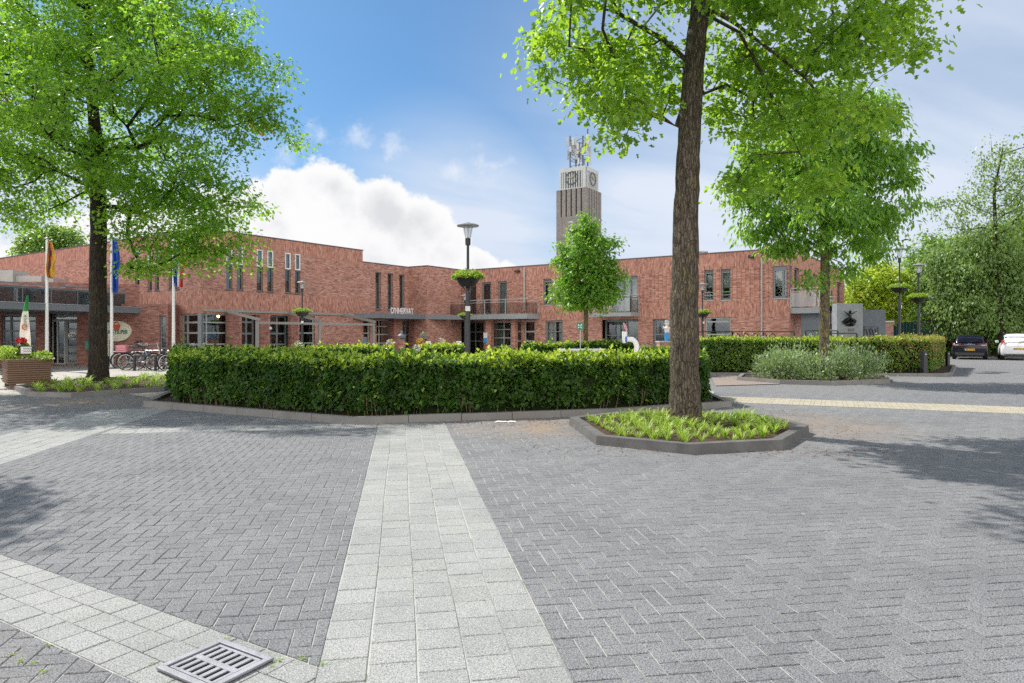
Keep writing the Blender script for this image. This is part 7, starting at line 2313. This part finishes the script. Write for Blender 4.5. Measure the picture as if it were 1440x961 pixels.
LB2 = [[(PX(a, Yt + c), Yt + c, PZ(b, Yt + c)) for a, b, c in q] for q in (
    [(986, 20, 0), (1040, 45, 0), (1075, 110, -.1), (1105, 180, -.2), (1140, 245, -.2)], [(990, -40, 0), (1060, 10, .1), (1130, 40, .1), (1200, 70, 0), (1270, 80, .1)],
    [(975, 95, 0), (930, 55, .2), (870, 20, .1), (800, 0, .1)], [(970, 190, 0), (930, 165, .3), (890, 160, .2), (850, 160, .1)], [(972, 140, 0), (1020, 120, .5), (1060, 140, .6), (1060, 200, .5)], [(984, 10, 0), (1030, 30, -.3), (1110, 90, -.3), (1170, 150, -.2), (1200, 190, -.3)])]
tree('maple_tree', 'nearest maple with a thick mottled trunk in the small kerbed bed', (trunk2[0][0], Yt), trunk2, B2, 480, 80, 'near_maple_leaf', .098, 'maple', 'maple_bark', crad=.36, mind=.28, seed=4, start=.50, droop=.38, flat=.6, limb=.0085, shell=.5, maxlimb=.30, limbs=LB2)

# big maple on the left
Yl = 20.3
def tl(px, py, r_, Y=Yl): return (PX(px, Y), Y, PZ(py, Y), r_)
trunk1 = [(PX(138, Yl), Yl, 0, .265), tl(138, 500, .25), tl(138, 400, .235), tl(138, 290, .215), tl(136, 200, .175), tl(126, 110, .13), tl(122, 0, .09), tl(120, -100, .045)]
B1 = [pxblob(125, 110, Yl, 165, 130, 0, 3.6), pxblob(290, 120, Yl, 105, 95, 0, 2.6), pxblob(375, 165, Yl, 52, 48, 0, 1.3), pxblob(330, 70, Yl, 45, 50, .5, 1.2), pxblob(50, 230, Yl, 105, 75, 0, 2.6), pxblob(235, 270, Yl, 110, 85, -.5, 2.4),
      pxblob(320, 290, Yl, 48, 45, 0, 1.2), pxblob(215, 345, Yl, 75, 38, -.4, 1.4), pxblob(300, 345, Yl, 55, 32, .2, 1.1), pxblob(175, 375, Yl, 22, 22, -.6, .5), pxblob(20, 60, Yl, 110, 90, 0, 2.4), pxblob(-50, 180, Yl, 80, 90, 0, 2.0), pxblob(210, 10, Yl, 140, 75, 0, 3.0),
      pxblob(120, -70, Yl, 140, 90, 0, 2.8), pxblob(60, 300, Yl, 60, 32, .5, 1.3), pxblob(20, 280, Yl, 50, 35, -.5, 1.2), pxblob(250, 200, Yl, 110, 70, -1.8, 1.6), pxblob(90, 180, Yl, 110, 80, -2.2, 1.8), pxblob(205, 70, Yl, 85, 60, -4.2, 1.6), pxblob(70, 130, Yl, 85, 60, -4.4, 1.6), pxblob(-20, 60, Yl, 80, 60, -4.0, 1.5)]
tree('maple_tree', 'large spreading maple with a dark trunk rising before the oval shop sign', (trunk1[0][0], Yl), trunk1, B1, 580, 140, 'maple_leaf', .098, 'maple', 'dark_bark', crad=.56, mind=.42, seed=8, start=.36, droop=.3, flat=.5, limb=.013, extra=('red_leaf', 0, 5), shell=.5, maxlimb=.42)

# ash-like tree with hanging leaves
Ya = 22.2
def ta_(px, py, r_, Y=Ya): return (PX(px, Y), Y, PZ(py, Y), r_)
trunk3 = [(PX(1159, Ya), Ya, 0, .155), ta_(1159, 480, .15), ta_(1160, 400, .145), ta_(1160, 345, .13), ta_(1158, 300, .10), ta_(1152, 235, .07), ta_(1150, 170, .04), ta_(1150, 130, .02)]
B3 = [pxblob(1150, 200, Ya, 95, 75, 0, 2.1), pxblob(1210, 215, Ya, 70, 70, 0, 1.6), pxblob(1085, 260, Ya, 62, 60, 0, 1.5), pxblob(1052, 265, Ya, 26, 32, 0, .8), pxblob(1225, 290, Ya, 60, 48, 0, 1.5), pxblob(1150, 290, Ya, 70, 50, -.8, 1.5), pxblob(1110, 330, Ya, 50, 26, .2, 1.1), pxblob(1210, 340, Ya, 58, 32, 0, 1.2),
      pxblob(1195, 375, Ya, 26, 14, -.3, .6), pxblob(1265, 305, Ya, 20, 26, 0, .6), pxblob(1080, 320, Ya, 35, 22, 0, .8), pxblob(1138, 398, Ya, 9, 7, -.4, .25), pxblob(1200, 160, Ya, 60, 45, .3, 1.3), pxblob(1255, 235, Ya, 32, 45, 0, .9)]
tree('ash_tree', 'tree with long hanging leaves and a yellow-lichened trunk above the silvery shrubs', (trunk3[0][0], Ya), trunk3, B3, 205, 120, 'ash_leaf', .21, 'lance', 'lichen_bark', crad=.50, mind=.50, seed=12, start=.42, droop=.5, flat=.62, limb=.011, shell=.55, maxlimb=.5)

# small round tree in the middle
Ys = 27.2
def ts(px, py, r_, Y=Ys): return (PX(px, Y), Y, PZ(py, Y), r_)
trunk4 = [(PX(823.5, Ys), Ys, 0, .10), ts(823.5, 480, .095), ts(824, 430, .085), ts(824, 380, .06), ts(824, 325, .02)]
B4 = [pxblob(825, 400, Ys, 46, 38, 0), pxblob(824, 355, Ys, 38, 38, 0), pxblob(822, 325, Ys, 22, 20, 0), pxblob(800, 375, Ys, 24, 30, 0), pxblob(850, 395, Ys, 26, 28, 0), pxblob(848, 348, Ys, 18, 24, 0), pxblob(798, 410, Ys, 22, 22, 0), pxblob(838, 428, Ys, 26, 14, 0), pxblob(866, 405, Ys, 11, 10, 0)]
tree('round_tree', 'small round-headed light green tree in front of the middle of the apartment wing', (trunk4[0][0], Ys), trunk4, B4, 135, 100, 'round_leaf', .14, 'kite', 'thin_bark', crad=.34, mind=.30, seed=15, start=.45, droop=.35, flat=.75, limb=.009, shell=.5)

# trees beyond
def far_tree(name, label, px, Y, trunkpts, blobs, ncl, per, leaf, ls, seed, crad=.8, mind=.6, bark='dark_bark', droop=.3, shape='kite', start=.3, group='trees at the back of the square', flat=.65, limb=.02, shell=.5):
    tk = [(PX(px, Y), Y, 0, trunkpts[0][2])] + [(PX(a, Y), Y, PZ(b, Y), c) for a, b, c in trunkpts]
    return tree(name, label, (PX(px, Y), Y), tk, [pxblob(b[0], b[1], Y, b[2], b[3], *(b[4:] if len(b) > 4 else ())) for b in blobs], ncl, per, leaf, ls, shape, bark, crad=crad, mind=mind, seed=seed, start=start, droop=droop, group=group, flat=flat, limb=limb, shell=shell)
far_tree('dense_tree', 'dark green dense tree just behind the lamp posts', 1318, 54, [(1318, 470, .2), (1318, 420, .16), (1316, 350, .08)], [(1318, 370, 46, 40), (1300, 410, 34, 40), (1340, 420, 45, 50), (1312, 450, 40, 24), (1295, 445, 26, 28)], 210, 115, 'far_leaf', .25, 31)
far_tree('birch_tree', 'tall airy birch reaching highest above the parked cars', 1408, 44, [(1408, 470, .2), (1405, 400, .17), (1400, 330, .13), (1398, 270, .08), (1410, 210, .04)],
         [(1405, 235, 38, 45), (1430, 225, 35, 40), (1375, 275, 30, 32), (1330, 290, 22, 24), (1345, 310, 25, 25), (1420, 290, 45, 40), (1385, 320, 40, 30), (1450, 260, 40, 70), (1318, 300, 10, 14)], 150, 40, 'birch_leaf', .17, 32, crad=.62, mind=.65, droop=.5, limb=.017)
far_tree('birch_tree', 'broad drooping grey-green birch right above the black car', 1385, 45.5, [(1385, 475, .22), (1386, 420, .18), (1384, 360, .1), (1380, 325, .04)],
         [(1385, 370, 55, 50), (1345, 390, 40, 48), (1420, 400, 55, 55), (1370, 430, 60, 40), (1410, 445, 45, 26), (1345, 435, 36, 30), (1330, 365, 26, 26)], 400, 115, 'birch_leaf', .19, 33, crad=.8, mind=.55, droop=.65)
far_tree('dense_tree', 'bright green full tree at the picture edge above the white car', 1442, 50, [(1442, 475, .24), (1440, 400, .18), (1438, 330, .08)], [(1440, 340, 50, 45), (1430, 400, 50, 50), (1470, 400, 60, 70), (1425, 450, 40, 22), (1480, 320, 50, 50)], 260, 105, 'far_leaf', .23, 34)
far_tree('maple_tree', 'yellow-green tree behind the dark blue-grey stone wall', 1233, 49, [(1233, 470, .18), (1232, 430, .13), (1234, 390, .05)], [(1232, 400, 34, 22), (1215, 420, 24, 20), (1250, 425, 30, 26), (1225, 445, 28, 14), (1258, 400, 18, 24), (1205, 405, 14, 12), (1238, 385, 18, 14)], 170, 95, 'yellow_leaf', .22, 35, crad=.62, mind=.5)
far_tree('conifer_tree', 'thin brownish treetop rising above the yellow-green tree', 1242, 62, [(1242, 450, .16), (1242, 400, .1), (1241, 372, .03)], [(1242, 385, 13, 14), (1232, 395, 12, 10), (1252, 396, 10, 10)], 26, 36, 'bronze_leaf', .22, 36, crad=.6, mind=.5)
far_tree('dense_tree', 'rounded green treetop seen above the hall roof behind the dark maple', 66, 62, [(66, 450, .3), (66, 400, .22), (66, 350, .08)], [(62, 342, 30, 22), (88, 338, 26, 18), (45, 350, 18, 12), (75, 370, 45, 30)], 150, 110, 'far_leaf', .27, 37, crad=.9, mind=.7, group=None)
far_tree('dense_tree', 'dark full tree filling the gap between the two houses behind the cars', 1392, 56, [(1392, 470, .24), (1390, 420, .18), (1388, 380, .08)], [(1360, 420, 50, 45), (1400, 410, 55, 60), (1385, 460, 60, 24), (1320, 440, 40, 34)], 230, 100, 'far_leaf', .28, 38, crad=1.0, mind=.7)
for i, (px, Y, lab) in enumerate(((1402, 50, 'small bright yellow-green bush between the two parked cars'), (1372, 52, 'green bush hidden behind the black car roof'))):
    shrub('bush', lab, (PX(px, Y), Y), (.8, .7, 1.0), 700, .2, ['yellow_leaf', 'far_leaf'] if i == 0 else ['far_leaf', 'round_leaf'], 90 + i, 'kite', [.7, .3])

# tree just outside the frame on the left that shades the lower left corner
Yo, Xo = 9.3, -10.75
tree('maple_tree', 'maple standing beside the camera, outside the picture, shading the lower corner', (Xo, Yo), [(Xo, Yo, 0, .2), (Xo, Yo, 3.5, .17), (Xo, Yo, 6, .12), (Xo, Yo, 8.6, .04)],
     [(Xo, Yo, 7.4, 1.8, 1.6, 1.0), (Xo, Yo, 8.5, 1.4, 1.3, .9)], 130, 70, 'maple_leaf', .13, 'maple', 'dark_bark', crad=.5, mind=.45, seed=50, start=.45, limb=.012)
